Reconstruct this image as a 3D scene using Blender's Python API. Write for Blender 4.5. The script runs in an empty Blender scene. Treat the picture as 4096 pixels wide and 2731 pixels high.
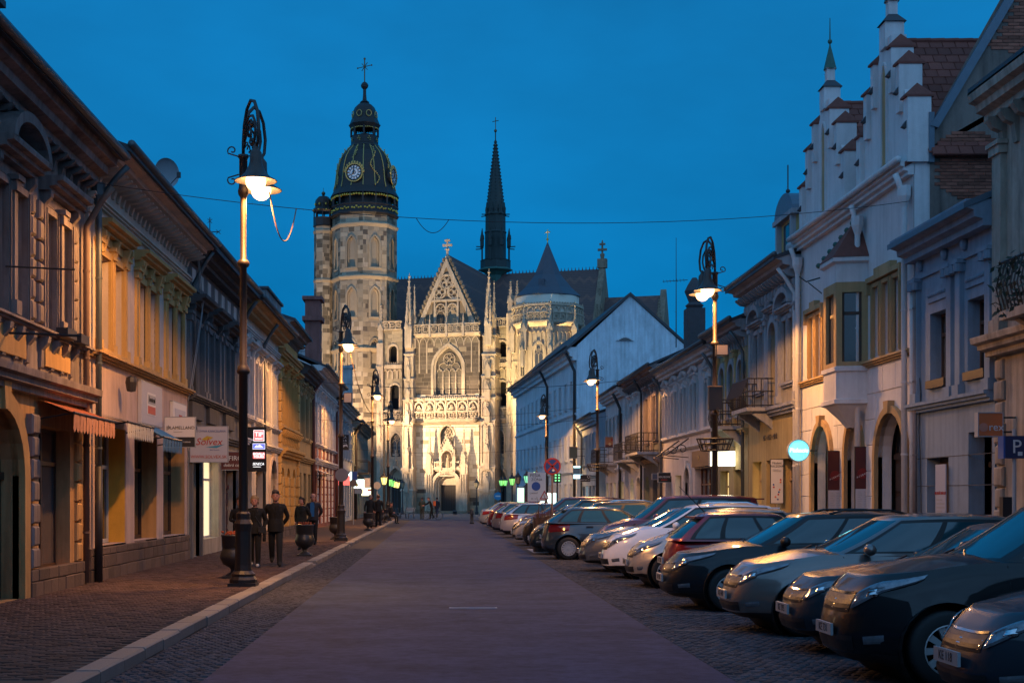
import bpy, math, random
from mathutils import Vector, Matrix
random.seed(7)
PI=math.pi; R=math.radians; sin=math.sin; cos=math.cos
sc=bpy.context.scene; C=sc.collection
# ---------------------------------------------------------------- camera (shift lens, level, looking down the street)
cam=bpy.data.cameras.new('camera'); co=bpy.data.objects.new('camera',cam); C.objects.link(co)
co.location=(0,0,1.7); co.rotation_euler=(PI/2,0,0)
cam.lens=50; cam.sensor_width=36; cam.shift_x=.0714; cam.shift_y=.1528; cam.clip_end=3000; cam.clip_start=.1
sc.camera=co
# ---------------------------------------------------------------- dusk sky
w=bpy.data.worlds.new('World'); sc.world=w; w.use_nodes=True
nt=w.node_tree; N=nt.nodes; bg=N['Background']; out=N['World Output']
sk=N.new('ShaderNodeTexSky'); sk.sky_type='NISHITA'; sk.sun_disc=False
sk.sun_elevation=R(-4); sk.sun_rotation=R(180); sk.ozone_density=3
nt.links.new(sk.outputs[0],bg.inputs[0]); bg.inputs[1].default_value=1.2
tc=N.new('ShaderNodeTexCoord'); sep=N.new('ShaderNodeSeparateXYZ'); nt.links.new(tc.outputs['Generated'],sep.inputs[0])
mr=N.new('ShaderNodeMapRange'); mr.interpolation_type='SMOOTHSTEP'
for i,v in ((1,.92),(2,-1.0),(3,0),(4,1)): mr.inputs[i].default_value=v
nt.links.new(sep.outputs[1],mr.inputs[0])
mx=N.new('ShaderNodeMix'); mx.data_type='RGBA'; nt.links.new(mr.outputs[0],mx.inputs[0])
mx.inputs[6].default_value=(.002,.18,.46,1); mx.inputs[7].default_value=(.24,.54,.96,1)
cn=N.new('ShaderNodeTexNoise'); cn.inputs['Scale'].default_value=3.2; cn.inputs['Detail'].default_value=5; cn.inputs['Roughness'].default_value=.55; cmap=N.new('ShaderNodeMapping'); cmap.inputs['Scale'].default_value=(1,1,2.2); nt.links.new(tc.outputs['Generated'],cmap.inputs[0]); nt.links.new(cmap.outputs[0],cn.inputs['Vector'])
cr=N.new('ShaderNodeMapRange'); 
for i,v in ((1,.3),(2,.72),(3,.84),(4,1.22)): cr.inputs[i].default_value=v
nt.links.new(cn.outputs[0],cr.inputs[0]); cs=N.new('ShaderNodeVectorMath'); cs.operation='SCALE'; nt.links.new(mx.outputs[2],cs.inputs[0]); nt.links.new(cr.outputs[0],cs.inputs['Scale'])
b2=N.new('ShaderNodeBackground'); nt.links.new(cs.outputs[0],b2.inputs[0]); b2.inputs[1].default_value=1.0
ad=N.new('ShaderNodeAddShader'); nt.links.new(bg.outputs[0],ad.inputs[0]); nt.links.new(b2.outputs[0],ad.inputs[1]); nt.links.new(ad.outputs[0],out.inputs[0])
sc.view_settings.view_transform='Standard'; sc.view_settings.look='None'; sc.view_settings.exposure=0; sc.view_settings.gamma=1
try: sc.cycles.use_light_tree=True; sc.cycles.max_bounces=6; sc.cycles.sample_clamp_indirect=3
except Exception: pass

# ---------------------------------------------------------------- helpers
F=5688.0; VX=1755.0; HY=1990.0     # focal length, vanishing point and horizon of the photograph
def ydep(tx,X): return F*X/(tx-VX)
def zat(ty,Y): return 1.7+(HY-ty)*Y/F
def xat(tx,Y): return (tx-VX)*Y/F

class MB:
    def __init__(s): s.v=[]; s.f=[]; s.col=None
    def quad(s,*p):
        n=len(s.v); s.v+=[tuple(q) for q in p]; s.f.append(tuple(range(n,n+len(p)))); return s
    def box(s,x0,x1,y0,y1,z0,z1):
        n=len(s.v)
        s.v+=[(x0,y0,z0),(x1,y0,z0),(x1,y1,z0),(x0,y1,z0),(x0,y0,z1),(x1,y0,z1),(x1,y1,z1),(x0,y1,z1)]
        s.f+=[tuple(n+i for i in f) for f in ((0,3,2,1),(4,5,6,7),(0,1,5,4),(1,2,6,5),(2,3,7,6),(3,0,4,7))]; return s
    def chbox(s,x0,x1,y0,y1,z0,z1,c=.02):
        """box whose outer face (y0, towards the street) has chamfered edges"""
        n=len(s.v)
        s.v+=[(x0,y1,z0),(x1,y1,z0),(x1,y1,z1),(x0,y1,z1),(x0,y0+c,z0),(x1,y0+c,z0),(x1,y0+c,z1),(x0,y0+c,z1),(x0+c,y0,z0+c),(x1-c,y0,z0+c),(x1-c,y0,z1-c),(x0+c,y0,z1-c)]
        s.f+=[tuple(n+i for i in f) for f in ((0,1,5,4),(1,2,6,5),(2,3,7,6),(3,0,4,7),(4,5,9,8),(5,6,10,9),(6,7,11,10),(7,4,8,11),(8,9,10,11))]; return s
    def topbox(s,x0,x1,y0,y1,z0,z1,c=.01):
        """slab with a chamfered top, open below"""
        n=len(s.v)
        s.v+=[(x0,y0,z0),(x1,y0,z0),(x1,y1,z0),(x0,y1,z0),(x0,y0,z1-c),(x1,y0,z1-c),(x1,y1,z1-c),(x0,y1,z1-c),(x0+c,y0+c,z1),(x1-c,y0+c,z1),(x1-c,y1-c,z1),(x0+c,y1-c,z1)]
        s.f+=[tuple(n+i for i in f) for f in ((0,1,5,4),(1,2,6,5),(2,3,7,6),(3,0,4,7),(4,5,9,8),(5,6,10,9),(6,7,11,10),(7,4,8,11),(8,9,10,11))]; return s
    def prism(s,poly,a,b,axis='y'):
        """closed polygon extruded from a to b along axis. poly in (x,z) for y, (y,z) for x, (x,y) for z"""
        n=len(s.v); k=len(poly)
        def P(p,t): return (p[0],t,p[1]) if axis=='y' else ((t,p[0],p[1]) if axis=='x' else (p[0],p[1],t))
        s.v+=[P(p,a) for p in poly]+[P(p,b) for p in poly]
        s.f.append(tuple(range(n+k-1,n-1,-1))); s.f.append(tuple(range(n+k,n+2*k)))
        for i in range(k):
            j=(i+1)%k; s.f.append((n+i,n+j,n+k+j,n+k+i))
        return s
    def strip(s,pa,pb,closed=False):
        n=len(s.v); k=len(pa); s.v+=[tuple(p) for p in pa]+[tuple(p) for p in pb]
        for i in range(k if closed else k-1):
            j=(i+1)%k; s.f.append((n+i,n+j,n+k+j,n+k+i))
        return s
    def lathe(s,prof,seg=16,cx=0,cy=0,rot=0,cap=True):
        n=len(s.v); k=len(prof)
        for r,z in prof:
            for i in range(seg):
                a=rot+2*PI*i/seg; s.v.append((cx+r*cos(a),cy+r*sin(a),z))
        for j in range(k-1):
            for i in range(seg):
                i2=(i+1)%seg; s.f.append((n+j*seg+i,n+j*seg+i2,n+(j+1)*seg+i2,n+(j+1)*seg+i))
        if cap:
            if prof[0][0]>1e-4: s.f.append(tuple(n+i for i in range(seg-1,-1,-1)))
            if prof[-1][0]>1e-4: s.f.append(tuple(n+(k-1)*seg+i for i in range(seg)))
        return s
    def tube(s,path,r,seg=6,cap=True):
        path=[Vector(p) for p in path]; k=len(path); n=len(s.v); up=None
        for i,p in enumerate(path):
            t=(path[min(i+1,k-1)]-path[max(i-1,0)])
            if t.length<1e-9: t=Vector((0,0,1))
            t.normalize()
            if up is None:
                up=Vector((0,0,1)) if abs(t.z)<.9 else Vector((1,0,0))
            a=t.cross(up)
            if a.length<1e-5: a=t.cross(Vector((1,.3,0)))
            a.normalize(); b=a.cross(t); up=b
            rr=r[i] if isinstance(r,(list,tuple)) else r
            for q in range(seg):
                an=2*PI*q/seg; s.v.append(tuple(p+a*(rr*cos(an))+b*(rr*sin(an))))
        for i in range(k-1):
            for q in range(seg):
                q2=(q+1)%seg; s.f.append((n+i*seg+q,n+i*seg+q2,n+(i+1)*seg+q2,n+(i+1)*seg+q))
        if cap:
            s.f.append(tuple(n+q for q in range(seg-1,-1,-1))); s.f.append(tuple(n+(k-1)*seg+q for q in range(seg)))
        return s
    def ball(s,c,r,seg=10,rings=6,sz=1):
        return s.lathe([(max(1e-5,r*sin(PI*i/rings)),c[2]-r*sz*cos(PI*i/rings)) for i in range(rings+1)],seg,c[0],c[1],cap=False)
    def mesh(s,name,mat,smooth=False,fix=True):
        me=bpy.data.meshes.new(name); me.from_pydata(s.v,[],s.f)
        if fix:
            import bmesh
            bm=bmesh.new(); bm.from_mesh(me); bmesh.ops.recalc_face_normals(bm,faces=bm.faces); bm.to_mesh(me); bm.free()
        if mat: me.materials.append(mat)
        if smooth is True: me.polygons.foreach_set('use_smooth',[True]*len(me.polygons))
        if s.col is not None:
            at=me.attributes.new('tone','FLOAT','FACE'); at.data.foreach_set('value',s.col)
        me.update(); return me
    def build(s,name,mat,parent=None,smooth=False,loc=None,rz=0,fix=True):
        return put(name,s.mesh(name,mat,smooth,fix),parent,loc,rz)
def put(name,me,parent=None,loc=None,rz=0):
    o=bpy.data.objects.new(name,me); C.objects.link(o)
    if parent: o.parent=parent
    if loc: o.location=loc
    if rz: o.rotation_euler=(0,0,rz)
    return o
def autosmooth(o,ang=40):
    me=o.data
    me.polygons.foreach_set('use_smooth',[True]*len(me.polygons))
    try: me.set_sharp_from_angle(angle=R(ang))
    except Exception: pass
    return o
def tag(o,label=None,cat=None,group=None,kind=None):
    if label: o['label']=label
    if cat: o['category']=cat
    if group: o['group']=group
    if kind: o['kind']=kind
    return o
def empty(name,loc=(0,0,0),rz=0,label=None,cat=None,group=None,parent=None):
    o=bpy.data.objects.new(name,None); C.objects.link(o); o.location=loc; o.rotation_euler=(0,0,rz); o.empty_display_size=.2
    if parent: o.parent=parent
    return tag(o,label,cat,group)
def copy_tree(o,loc=None,rz=None,label=None,parent=None):
    c=o.copy(); C.objects.link(c); c.parent=parent
    if loc is not None: c.location=loc
    if rz is not None: c.rotation_euler=(0,0,rz)
    if label: c['label']=label
    for ch in list(o.children): copy_tree(ch,parent=c)
    return c
_mesh={}
def shared(key,fn):
    if key not in _mesh: _mesh[key]=fn()
    return _mesh[key]

# ---------------------------------------------------------------- materials
_mat={}
def mat(name,col,rough=.8,metal=0,var=.15,scale=6,bump=.15,bscale=60,spec=.4,emit=None,es=0,coat=0,rnd=0,tone=False,trans=0,stain=0,flake=0):
    if name in _mat: return _mat[name]
    m=bpy.data.materials.new(name); m.use_nodes=True; t=m.node_tree; b=t.nodes['Principled BSDF']; L=t.links.new
    col=(*col[:3],1)
    b.inputs['Roughness'].default_value=rough; b.inputs['Metallic'].default_value=metal
    b.inputs['Specular IOR Level'].default_value=spec; b.inputs['Coat Weight'].default_value=coat
    if coat: b.inputs['Coat Roughness'].default_value=.06
    b.inputs['Base Color'].default_value=col
    if trans: b.inputs['Transmission Weight'].default_value=trans; b.inputs['IOR'].default_value=1.45
    if emit: b.inputs['Emission Color'].default_value=(*emit,1); b.inputs['Emission Strength'].default_value=es
    src=None
    def math2(op,a,bv):
        n=t.nodes.new('ShaderNodeMath'); n.operation=op
        for i,x in enumerate((a,bv)):
            if isinstance(x,(int,float)): n.inputs[i].default_value=x
            else: L(x,n.inputs[i])
        return n.outputs[0]
    if var or rnd or tone:
        f=None
        if var:
            tcn=t.nodes.new('ShaderNodeTexCoord'); no=t.nodes.new('ShaderNodeTexNoise'); no.inputs['Scale'].default_value=scale; no.inputs['Detail'].default_value=6; no.inputs['Roughness'].default_value=.65
            L(tcn.outputs['Object'],no.inputs['Vector'])
            f=math2('MULTIPLY_ADD',no.outputs[0],2*var); f.node.inputs[2].default_value=1-var
            if stain:
                n2=t.nodes.new('ShaderNodeTexNoise'); n2.inputs['Scale'].default_value=1.1; n2.inputs['Detail'].default_value=8; n2.inputs['Roughness'].default_value=.7
                mp=t.nodes.new('ShaderNodeMapping'); mp.inputs['Scale'].default_value=(1,1,.45); L(tcn.outputs['Object'],mp.inputs[0]); L(mp.outputs[0],n2.inputs['Vector'])
                mr2=t.nodes.new('ShaderNodeMapRange'); 
                for i,v in ((1,.42),(2,.72),(3,1),(4,1-stain)): mr2.inputs[i].default_value=v
                L(n2.outputs[0],mr2.inputs[0]); f=math2('MULTIPLY',f,mr2.outputs[0])
                n3=t.nodes.new('ShaderNodeTexNoise'); n3.inputs['Scale'].default_value=1; n3.inputs['Detail'].default_value=5; mp3=t.nodes.new('ShaderNodeMapping'); mp3.inputs['Scale'].default_value=(7,7,.35); L(tcn.outputs['Object'],mp3.inputs[0]); L(mp3.outputs[0],n3.inputs['Vector'])
                mr3=t.nodes.new('ShaderNodeMapRange')
                for i,v in ((1,.45),(2,.8),(3,1),(4,1-stain*.8)): mr3.inputs[i].default_value=v
                L(n3.outputs[0],mr3.inputs[0]); f=math2('MULTIPLY',f,mr3.outputs[0])
        if rnd:
            oi=t.nodes.new('ShaderNodeObjectInfo'); g=math2('MULTIPLY_ADD',oi.outputs['Random'],2*rnd); g.node.inputs[2].default_value=1-rnd
            f=g if f is None else math2('MULTIPLY',f,g)
        if tone:
            atn=t.nodes.new('ShaderNodeAttribute'); atn.attribute_name='tone'
            f=atn.outputs['Fac'] if f is None else math2('MULTIPLY',f,atn.outputs['Fac'])
        vm=t.nodes.new('ShaderNodeVectorMath'); vm.operation='SCALE'; vm.inputs[0].default_value=col[:3]; L(f,vm.inputs['Scale']); L(vm.outputs[0],b.inputs['Base Color'])
    if bump:
        nb=t.nodes.new('ShaderNodeTexNoise'); nb.inputs['Scale'].default_value=bscale; nb.inputs['Detail'].default_value=4
        tc2=t.nodes.new('ShaderNodeTexCoord'); L(tc2.outputs['Object'],nb.inputs['Vector'])
        bp=t.nodes.new('ShaderNodeBump'); bp.inputs['Strength'].default_value=bump; bp.inputs['Distance'].default_value=.02; L(nb.outputs[0],bp.inputs['Height']); L(bp.outputs[0],b.inputs['Normal'])
    _mat[name]=m; return m
def plaster(name,col,stain=.35,**k): return mat(name,col,.9,var=.1,scale=9,bump=.25,bscale=45,spec=.2,stain=stain,**k)
def glow(name,col,es,base=(.6,.6,.6)): return mat(name,base,.5,var=0,bump=0,emit=col,es=es)
def text(body,size,m,parent,loc,rot=(PI/2,0,0),align='CENTER',name='lettering',sx=1,shear=0,ext=.004):
    cu=bpy.data.curves.new(name,'FONT'); cu.body=body; cu.size=size; cu.align_x=align; cu.align_y='CENTER'; cu.extrude=ext; cu.shear=shear; cu.resolution_u=3
    ob=bpy.data.objects.new('tmp',cu); C.objects.link(ob)
    me=bpy.data.meshes.new_from_object(ob); me.name=name; me.materials.clear(); me.materials.append(m)
    bpy.data.objects.remove(ob); bpy.data.curves.remove(cu)
    o=put(name,me,parent,loc); o.rotation_euler=rot; o.scale=(sx,1,1); return o
def point(name,loc,energy,col,r=.1,parent=None):
    l=bpy.data.lights.new(name,'POINT'); l.energy=energy; l.color=col; l.shadow_soft_size=r
    o=bpy.data.objects.new(name,l); C.objects.link(o); o.location=loc
    if parent: o.parent=parent
    return o

GLASS=mat('window_glass',(.012,.016,.022),.06,var=0,bump=.04,bscale=2.5,spec=.6)
def _curtains():
    t=GLASS.node_tree; L=t.links.new; b=t.nodes['Principled BSDF']; oi=t.nodes.new('ShaderNodeObjectInfo'); g=t.nodes.new('ShaderNodeMath'); g.operation='GREATER_THAN'; g.inputs[1].default_value=.62; L(oi.outputs['Random'],g.inputs[0])
    tcn=t.nodes.new('ShaderNodeTexCoord'); wv=t.nodes.new('ShaderNodeTexWave'); wv.inputs['Scale'].default_value=4; wv.inputs['Distortion'].default_value=3; L(tcn.outputs['Object'],wv.inputs[0])
    m1=t.nodes.new('ShaderNodeMix'); m1.data_type='RGBA'; m1.inputs[6].default_value=(.05,.047,.045,1); m1.inputs[7].default_value=(.15,.14,.13,1); L(wv.outputs[1],m1.inputs[0])
    m2=t.nodes.new('ShaderNodeMix'); m2.data_type='RGBA'; m2.inputs[6].default_value=(.012,.016,.022,1); L(g.outputs[0],m2.inputs[0]); L(m1.outputs[2],m2.inputs[7]); L(m2.outputs[2],b.inputs['Base Color'])
_curtains()
IRON=mat('black_iron',(.022,.02,.022),.5,var=.25,scale=14,bump=.2,bscale=80,spec=.5)
ZINC=mat('zinc_gutter',(.10,.115,.125),.5,metal=.5,var=.25,scale=4,bump=.1)
WOODF=mat('brown_window_wood',(.06,.035,.022),.6,var=.25,scale=12,bump=.15)
WHITEF=mat('white_window_wood',(.5,.48,.46),.55,var=.15,scale=10,bump=.1)
SLATE=mat('dark_roof_tin',(.045,.045,.052),.6,var=.3,scale=3,bump=.2,bscale=20)
TILE=mat('red_roof_tile',(.17,.05,.035),.85,var=.3,scale=20,bump=.3,rnd=.3)
CLAY=mat('red_clay_roof',(.16,.05,.036),.85,var=.4,scale=9,bump=.4,bscale=30)
# ================================================================ SETTING: ground, road, pavements
EARTH=mat('paved_ground',(.11,.105,.11),.85,var=.25,scale=2,bump=.3,bscale=10)
ASPH=mat('asphalt',(.044,.062,.122),.82,var=.35,scale=30,bump=.5,bscale=130,spec=.14,stain=.55)
PAVE=mat('paver_clay',(.085,.055,.05),.92,spec=.12,var=.2,scale=12,bump=.35,bscale=50,tone=True)
PAVEO=mat('paver_clay_single',(.085,.055,.05),.92,spec=.12,var=.2,scale=12,bump=.35,bscale=50,rnd=.3)
COB=mat('cobble_granite',(.060,.060,.072),.9,var=.25,scale=16,bump=.4,bscale=50,tone=True,spec=.1)
COBO=mat('cobble_granite_single',(.060,.060,.072),.9,var=.25,scale=16,bump=.4,bscale=50,rnd=.35,spec=.1)
KERB=mat('kerb_granite',(.17,.155,.15),.75,var=.2,scale=10,bump=.35,bscale=40,rnd=.15)
SETT=mat('joint_dirt',(.05,.046,.045),.95,var=.2,scale=8,bump=.2)
PAINT=mat('worn_white_paint',(.13,.13,.14),.9,var=.6,scale=14,bump=.3,spec=.1,stain=.5)
def sheet(name,x0,x1,y0,y1,z,m): return tag(MB().quad((x0,y0,z),(x1,y0,z),(x1,y1,z),(x0,y1,z)).build(name,m,fix=False),kind='structure')
sheet('ground',-1500,1500,-300,2500,-.12,EARTH)
road=sheet('road',-2.2,2.75,-6,112,0,ASPH)
gut=sheet('gutter',-3.1,-2.2,-6,112,-.012,SETT)
park=sheet('parking_strip',2.75,7.0,-6,112,-.012,SETT)
swl=sheet('left_pavement',-9,-3.34,-6,128,.108,SETT)
swr=sheet('right_pavement',7.25,14,-6,128,.12,mat('paving_slab_grey',(.12,.11,.11),.8,var=.25,scale=3,bump=.3,bscale=30))
PLZ=mat('square_paving',(.09,.09,.10),.75,var=.2,scale=1.5,bump=.3,bscale=18)
plaza=sheet('square',-90,90,112,260,-.004,PLZ)
def field(parent,name,x0,x1,y0,y1,dx,dy,z,mS,mO,h,yvis,gap=.012,c=.014,far=None,ymax=None,mstuff='stone'):
    """courses of laid stones; the nearest become single parts, the rest one stuff part"""
    rr=random.Random(int(dx*1000)+int(abs(x0)*10))
    var=[MB().topbox(-dx/2+gap/2,dx/2-gap/2,-dy/2+gap/2,dy/2-gap/2,-.04,rr.uniform(-.004,.004),c).mesh(name,mO,fix=False) for _ in range(4)]
    mb=MB(); mb.col=[]; n=0; row=0; y=y0
    while y<y1:
        off=(row%2)*dx/2; x=x0+dx/2-off
        while x<x1-dx*.3+off*0:
            a=max(x-dx/2,x0); b=min(x+dx/2,x1)
            if b-a>.04:
                vis=(yvis<=y) and (abs(x*F/(y+.01))<(2360 if x>0 else 1770))
                if vis and n<300 and b-a>dx*.9:
                    o=put(name,var[rr.randrange(4)],parent,(x,y,z+rr.uniform(-.005,.003)),rr.uniform(-.03,.03)); n+=1
                else:
                    j=rr.uniform(-.006,.005); mb.topbox(a+gap/2,b-gap/2,y-dy/2+gap/2,y+dy/2-gap/2,z-.04,z+j,c); mb.col+=[rr.uniform(.68,1.3)]*9
            x+=dx
        y+=dy; row+=1
    o=mb.build(name+'_field',mS,parent,fix=False); tag(o,kind='stuff'); return o
field(swl,'paver',-6.6,-3.34,12.5,52,.21,.125,.12,PAVE,PAVEO,.04,16.2)
field(gut,'sett',-3.1,-2.2,11.5,48,.113,.12,.0,COB,COBO,.04,13.2)
field(park,'cobble',2.75,7.0,11,40,.118,.12,.0,COB,COBO,.04,13.0)
sheetp=sheet('left_pavement_far',-6.6,-3.34,52,128,.117,mat('far_pavers',(.085,.06,.056),.92,spec=.1,var=.3,scale=7,bump=.4,bscale=20))
gutp=sheet('gutter_far',-3.1,-2.2,48,112,-.004,mat('far_cobbles',(.055,.056,.066),.92,spec=.08,var=.35,scale=9,bump=.5,bscale=16))
parkp=sheet('parking_strip_far',2.75,7.0,40,112,-.004,_mat['far_cobbles'])
# kerbs, stone by stone
kl=empty('left_kerb'); tag(kl,kind='structure'); kr=empty('right_kerb'); tag(kr,kind='structure')
kv=[]
for k in range(5):
    rr=random.Random(k); kv.append(MB().topbox(-.125,.125,-.49,.49,-.13,0,.016+.006*rr.random()).mesh('kerb_stone',KERB,fix=False))
y=4.5; i=0
while y<112:
    low=(35<y<36) or (48.9<y<50)
    o=put('kerb_stone',kv[i%5],kl,(-3.22+random.uniform(-.008,.008),y,.128-(.075 if low else 0)+random.uniform(-.006,.006))); o.rotation_euler=(0,random.uniform(-.012,.012),random.uniform(-.006,.006))
    y+=1.0; i+=1
y=4.5
while y<112:
    put('kerb_stone',kv[i%5],kr,(7.12,y,.126)); y+=1.0; i+=1
# bay lines on the parking cobbles, a painted patch, the metal cover strip in the road
for yy in (18.2,20.7,24.1,29.0):
    tag(MB().box(3.0,6.9,yy-.05,yy+.05,-.03,.006).build('bay_line',PAINT),kind='structure')
tag(MB().box(2.95,4.3,44.2,47.6,-.03,.008).build('painted_patch',mat('pale_patch',(.30,.29,.30),.8,var=.4,scale=8,spec=.1)),kind='structure')
cv=empty('utility_cover',(.53,22,0),label='flat pale metal cover strip set into the road asphalt',cat='manhole cover')
MB().box(-.34,.34,-.05,.05,-.02,.004).build('plate',mat('cover_metal',(.22,.23,.28),.4,metal=.4,var=.2),cv)
cm=mat('cover_frame',(.34,.36,.42),.35,metal=.5,var=.2); q=MB()
for a in ((-.37,.37,-.08,-.05),(-.37,.37,.05,.08),(-.37,-.34,-.05,.05),(.34,.37,-.05,.05)): q.box(*a,-.02,.009)
q.build('frame',cm,cv)
# ================================================================ BUILDING TOOLKIT (front-view frame: x right, y into the wall, z up)
def aROUND(u): return math.sqrt(max(0,1-u*u))
def aGOTH(u): return math.sqrt(max(0,4-(abs(u)+1)**2))/math.sqrt(3)
def aSEG(u): return 1-u*u
def arch_pts(x0,x1,zs,rise,af,n=12):
    xc=(x0+x1)/2; h=(x1-x0)/2
    return [(xc+h*u,zs+rise*af(u)) for u in [-cos(PI*i/n) for i in range(n+1)]]
def wall_mesh(mb,x0,x1,z0,z1,ops,th=.32,y=0,keep=None):
    """wall face with real openings, their reveals, and arched heads. op=(x0,x1,z0,z1,rise,af)"""
    ops=[o for o in ops if o[0]<x1 and o[1]>x0 and o[2]<z1 and o[3]>z0]
    xs=sorted({round(v,4) for v in [x0,x1]+[c for o in ops for c in o[:2] if x0<c<x1]})
    zs=sorted({round(v,4) for v in [z0,z1]+[c for o in ops for c in (o[2],o[3]) if z0<c<z1]})
    for i in range(len(xs)-1):
        run=None
        for j in range(len(zs)):
            solid=False
            if j<len(zs)-1:
                cx=(xs[i]+xs[i+1])/2; cz=(zs[j]+zs[j+1])/2
                solid=not any(o[0]<cx<o[1] and o[2]<cz<o[3] for o in ops)
                if solid and keep: solid=keep(cx,cz)
            if solid and run is None: run=zs[j]
            if not solid and run is not None:
                mb.quad((xs[i],y,run),(xs[i+1],y,run),(xs[i+1],y,zs[j]),(xs[i],y,zs[j])); run=None
    for o in ops:
        a,b,c,d=max(o[0],x0),min(o[1],x1),max(o[2],z0),min(o[3],z1); rise=o[4] if len(o)>4 else 0
        top=d-rise
        mb.quad((a,y,c),(a,y+th,c),(a,y+th,top),(a,y,top)); mb.quad((b,y,c),(b,y,top),(b,y+th,top),(b,y+th,c))
        mb.quad((a,y,c),(b,y,c),(b,y+th,c),(a,y+th,c))
        if rise:
            pts=arch_pts(a,b,top,rise,o[5])
            mb.strip([(p[0],y,p[1]) for p in pts],[(p[0],y+th,p[1]) for p in pts])
            mb.strip([(p[0],y,p[1]) for p in pts],[(p[0],y,d) for p in pts])
        else: mb.quad((a,y,d),(a,y+th,d),(b,y+th,d),(b,y,d))
    return mb
def cornice_prof(p,h,y=0,steps=3):
    """stepped cove profile, projecting p (towards -y), height h, as closed (y,z) polygon starting at wall"""
    pts=[(y+.02,0)]
    for i in range(steps):
        f0=(i/steps)**.8; f1=((i+1)/steps)**.8
        pts+=[(y-p*f1*.92-.02,h*(i/steps)),(y-p*f1,h*(i+.75)/steps)]
    pts+=[(y-p,h),(y+.02,h)]
    return pts
def cornice(B,x0,x1,z,p,h,m,name='cornice',parent=None,y=0,steps=3):
    return MB().prism([(a,b+z) for a,b in cornice_prof(p,h,y,steps)],x0,x1,'x').build(name,m,parent or B.e)
class Bld:
    def __init__(s,name,label,side,Y0,Y1,X,H,cat='building',group='old town houses along the street'):
        s.side=side; s.X=X; s.Y0=Y0; s.Y1=Y1; s.W=Y1-Y0; s.H=H; s.ops=[]
        if side=='L': s.e=empty(name,(X,Y0,0),PI/2,label,cat,group)
        elif side=='R': s.e=empty(name,(X,Y1,0),-PI/2,label,cat,group)
        else: s.e=empty(name,X,side,label,cat,group)
    def lx(s,tx,d=0):
        X=s.X+(d if s.side=='L' else -d); Y=ydep(tx,X); return Y-s.Y0 if s.side=='L' else s.Y1-Y
    def yl(s,Y): return Y-s.Y0 if s.side=='L' else s.Y1-Y
    def zt(s,tx,ty): return zat(ty,ydep(tx,s.X))
    def wall(s,z0,z1,m,x0=0,x1=None,name='wall',y=0):
        mb=MB(); wall_mesh(mb,x0,s.W if x1 is None else x1,z0,z1,s.ops,y=y); return mb.build(name,m,s.e)
    def mass(s,m,roof,rise=2.2,D=9,ov=.35,H=None,ridge=.5,name='roof'):
        """party walls, back and pitched roof"""
        H=H or s.H; mb=MB(); W=s.W; pk=H+rise; yr=D*ridge
        for x in (.0,W):
            mb.quad((x,.01,0),(x,D,0),(x,D,H),(x,yr,pk-.12),(x,.01,H-.02))
        mb.quad((0,D,0),(W,D,0),(W,D,H),(0,D,H)); mb.build('side_wall',m,s.e)
        r=MB().prism([(-ov,H-.02),(yr,pk),(D+.3,H-.02),(D+.3,H-.14),(yr,pk-.14),(-ov,H-.14)],-.02,W+.02,'x').build(name,roof,s.e)
        return r
    def win(s,x0,x1,z0,z1,rise=0,af=aROUND,frame=WOODF,sur=None,sw=.14,sp=.06,hood=None,sill=True,glass=GLASS,recess=.16,mull=1,trans=.68,hm=None,name='window',mtop=0):
        s.ops.append((x0,x1,z0,z1,rise,af))
        w=round(x1-x0,3); h=round(z1-z0,3); xc=(x0+x1)/2; key=(w,h,rise,af.__name__,frame.name,mull,trans,recess)
        def fr():
            mb=MB(); t=.055; y0,y1=recess,recess+.06; H2=w/2
            mb.box(-H2,-H2+t,y0,y1,0,h); mb.box(H2-t,H2,y0,y1,0,h); mb.box(-H2+t,H2-t,y0,y1,0,t)
            if not rise: mb.box(-H2+t,H2-t,y0,y1,h-t,h)
            for i in range(mull):
                x=-H2+w*(i+1)/(mull+1); mb.box(x-.035,x+.035,y0-.012,y1,t,h-t)
            if trans: mb.box(-H2+t,H2-t,y0-.02,y1+.002,h*trans-.035,h*trans+.035)
            if rise:
                p=arch_pts(-H2,H2,h-rise,rise,af); q=arch_pts(-H2+t,H2-t,h-rise,rise-t,af)
                mb.strip([(a,y0,b) for a,b in p],[(a,y0,b) for a,b in q]); mb.strip([(a,y0,b) for a,b in q],[(a,y1,b) for a,b in q])
            return mb.mesh('window_frame',frame)
        o=put(name,shared(('wf',)+key,fr),s.e,(xc,0,z0))
        put('pane',shared(('wp',w,h,recess,glass.name),lambda: MB().quad((-w/2,recess+.035,0),(w/2,recess+.035,0),(w/2,recess+.035,h),(-w/2,recess+.035,h)).mesh('pane',glass,fix=False)),o)
        if sur:
            def su():
                mb=MB(); H2=w/2
                if rise:
                    mb.box(-H2-sw,-H2,-sp,.02,-.02,h-rise); mb.box(H2,H2+sw,-sp,.02,-.02,h-rise)
                    p=arch_pts(-H2,H2,h-rise,rise,af); q=arch_pts(-H2-sw,H2+sw,h-rise,rise+sw,af)
                    mb.strip([(a,-sp,b) for a,b in p],[(a,-sp,b) for a,b in q]); mb.strip([(a,-sp,b) for a,b in q],[(a,.02,b) for a,b in q]); mb.strip([(a,-sp,b) for a,b in p],[(a,.02,b) for a,b in p])
                else:
                    mb.box(-H2-sw,-H2,-sp,.02,-.02,h+sw); mb.box(H2,H2+sw,-sp,.02,-.02,h+sw); mb.box(-H2,H2,-sp,.02,h,h+sw)
                    mb.box(-H2-sw*.5,-H2-sw*.2,-sp-.025,-sp,0,h+sw*.6); mb.box(H2+sw*.2,H2+sw*.5,-sp-.025,-sp,0,h+sw*.6)
                return mb.mesh('surround',sur)
            put('surround',shared(('ws',sur.name,sw,sp)+key,su),o)
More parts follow.
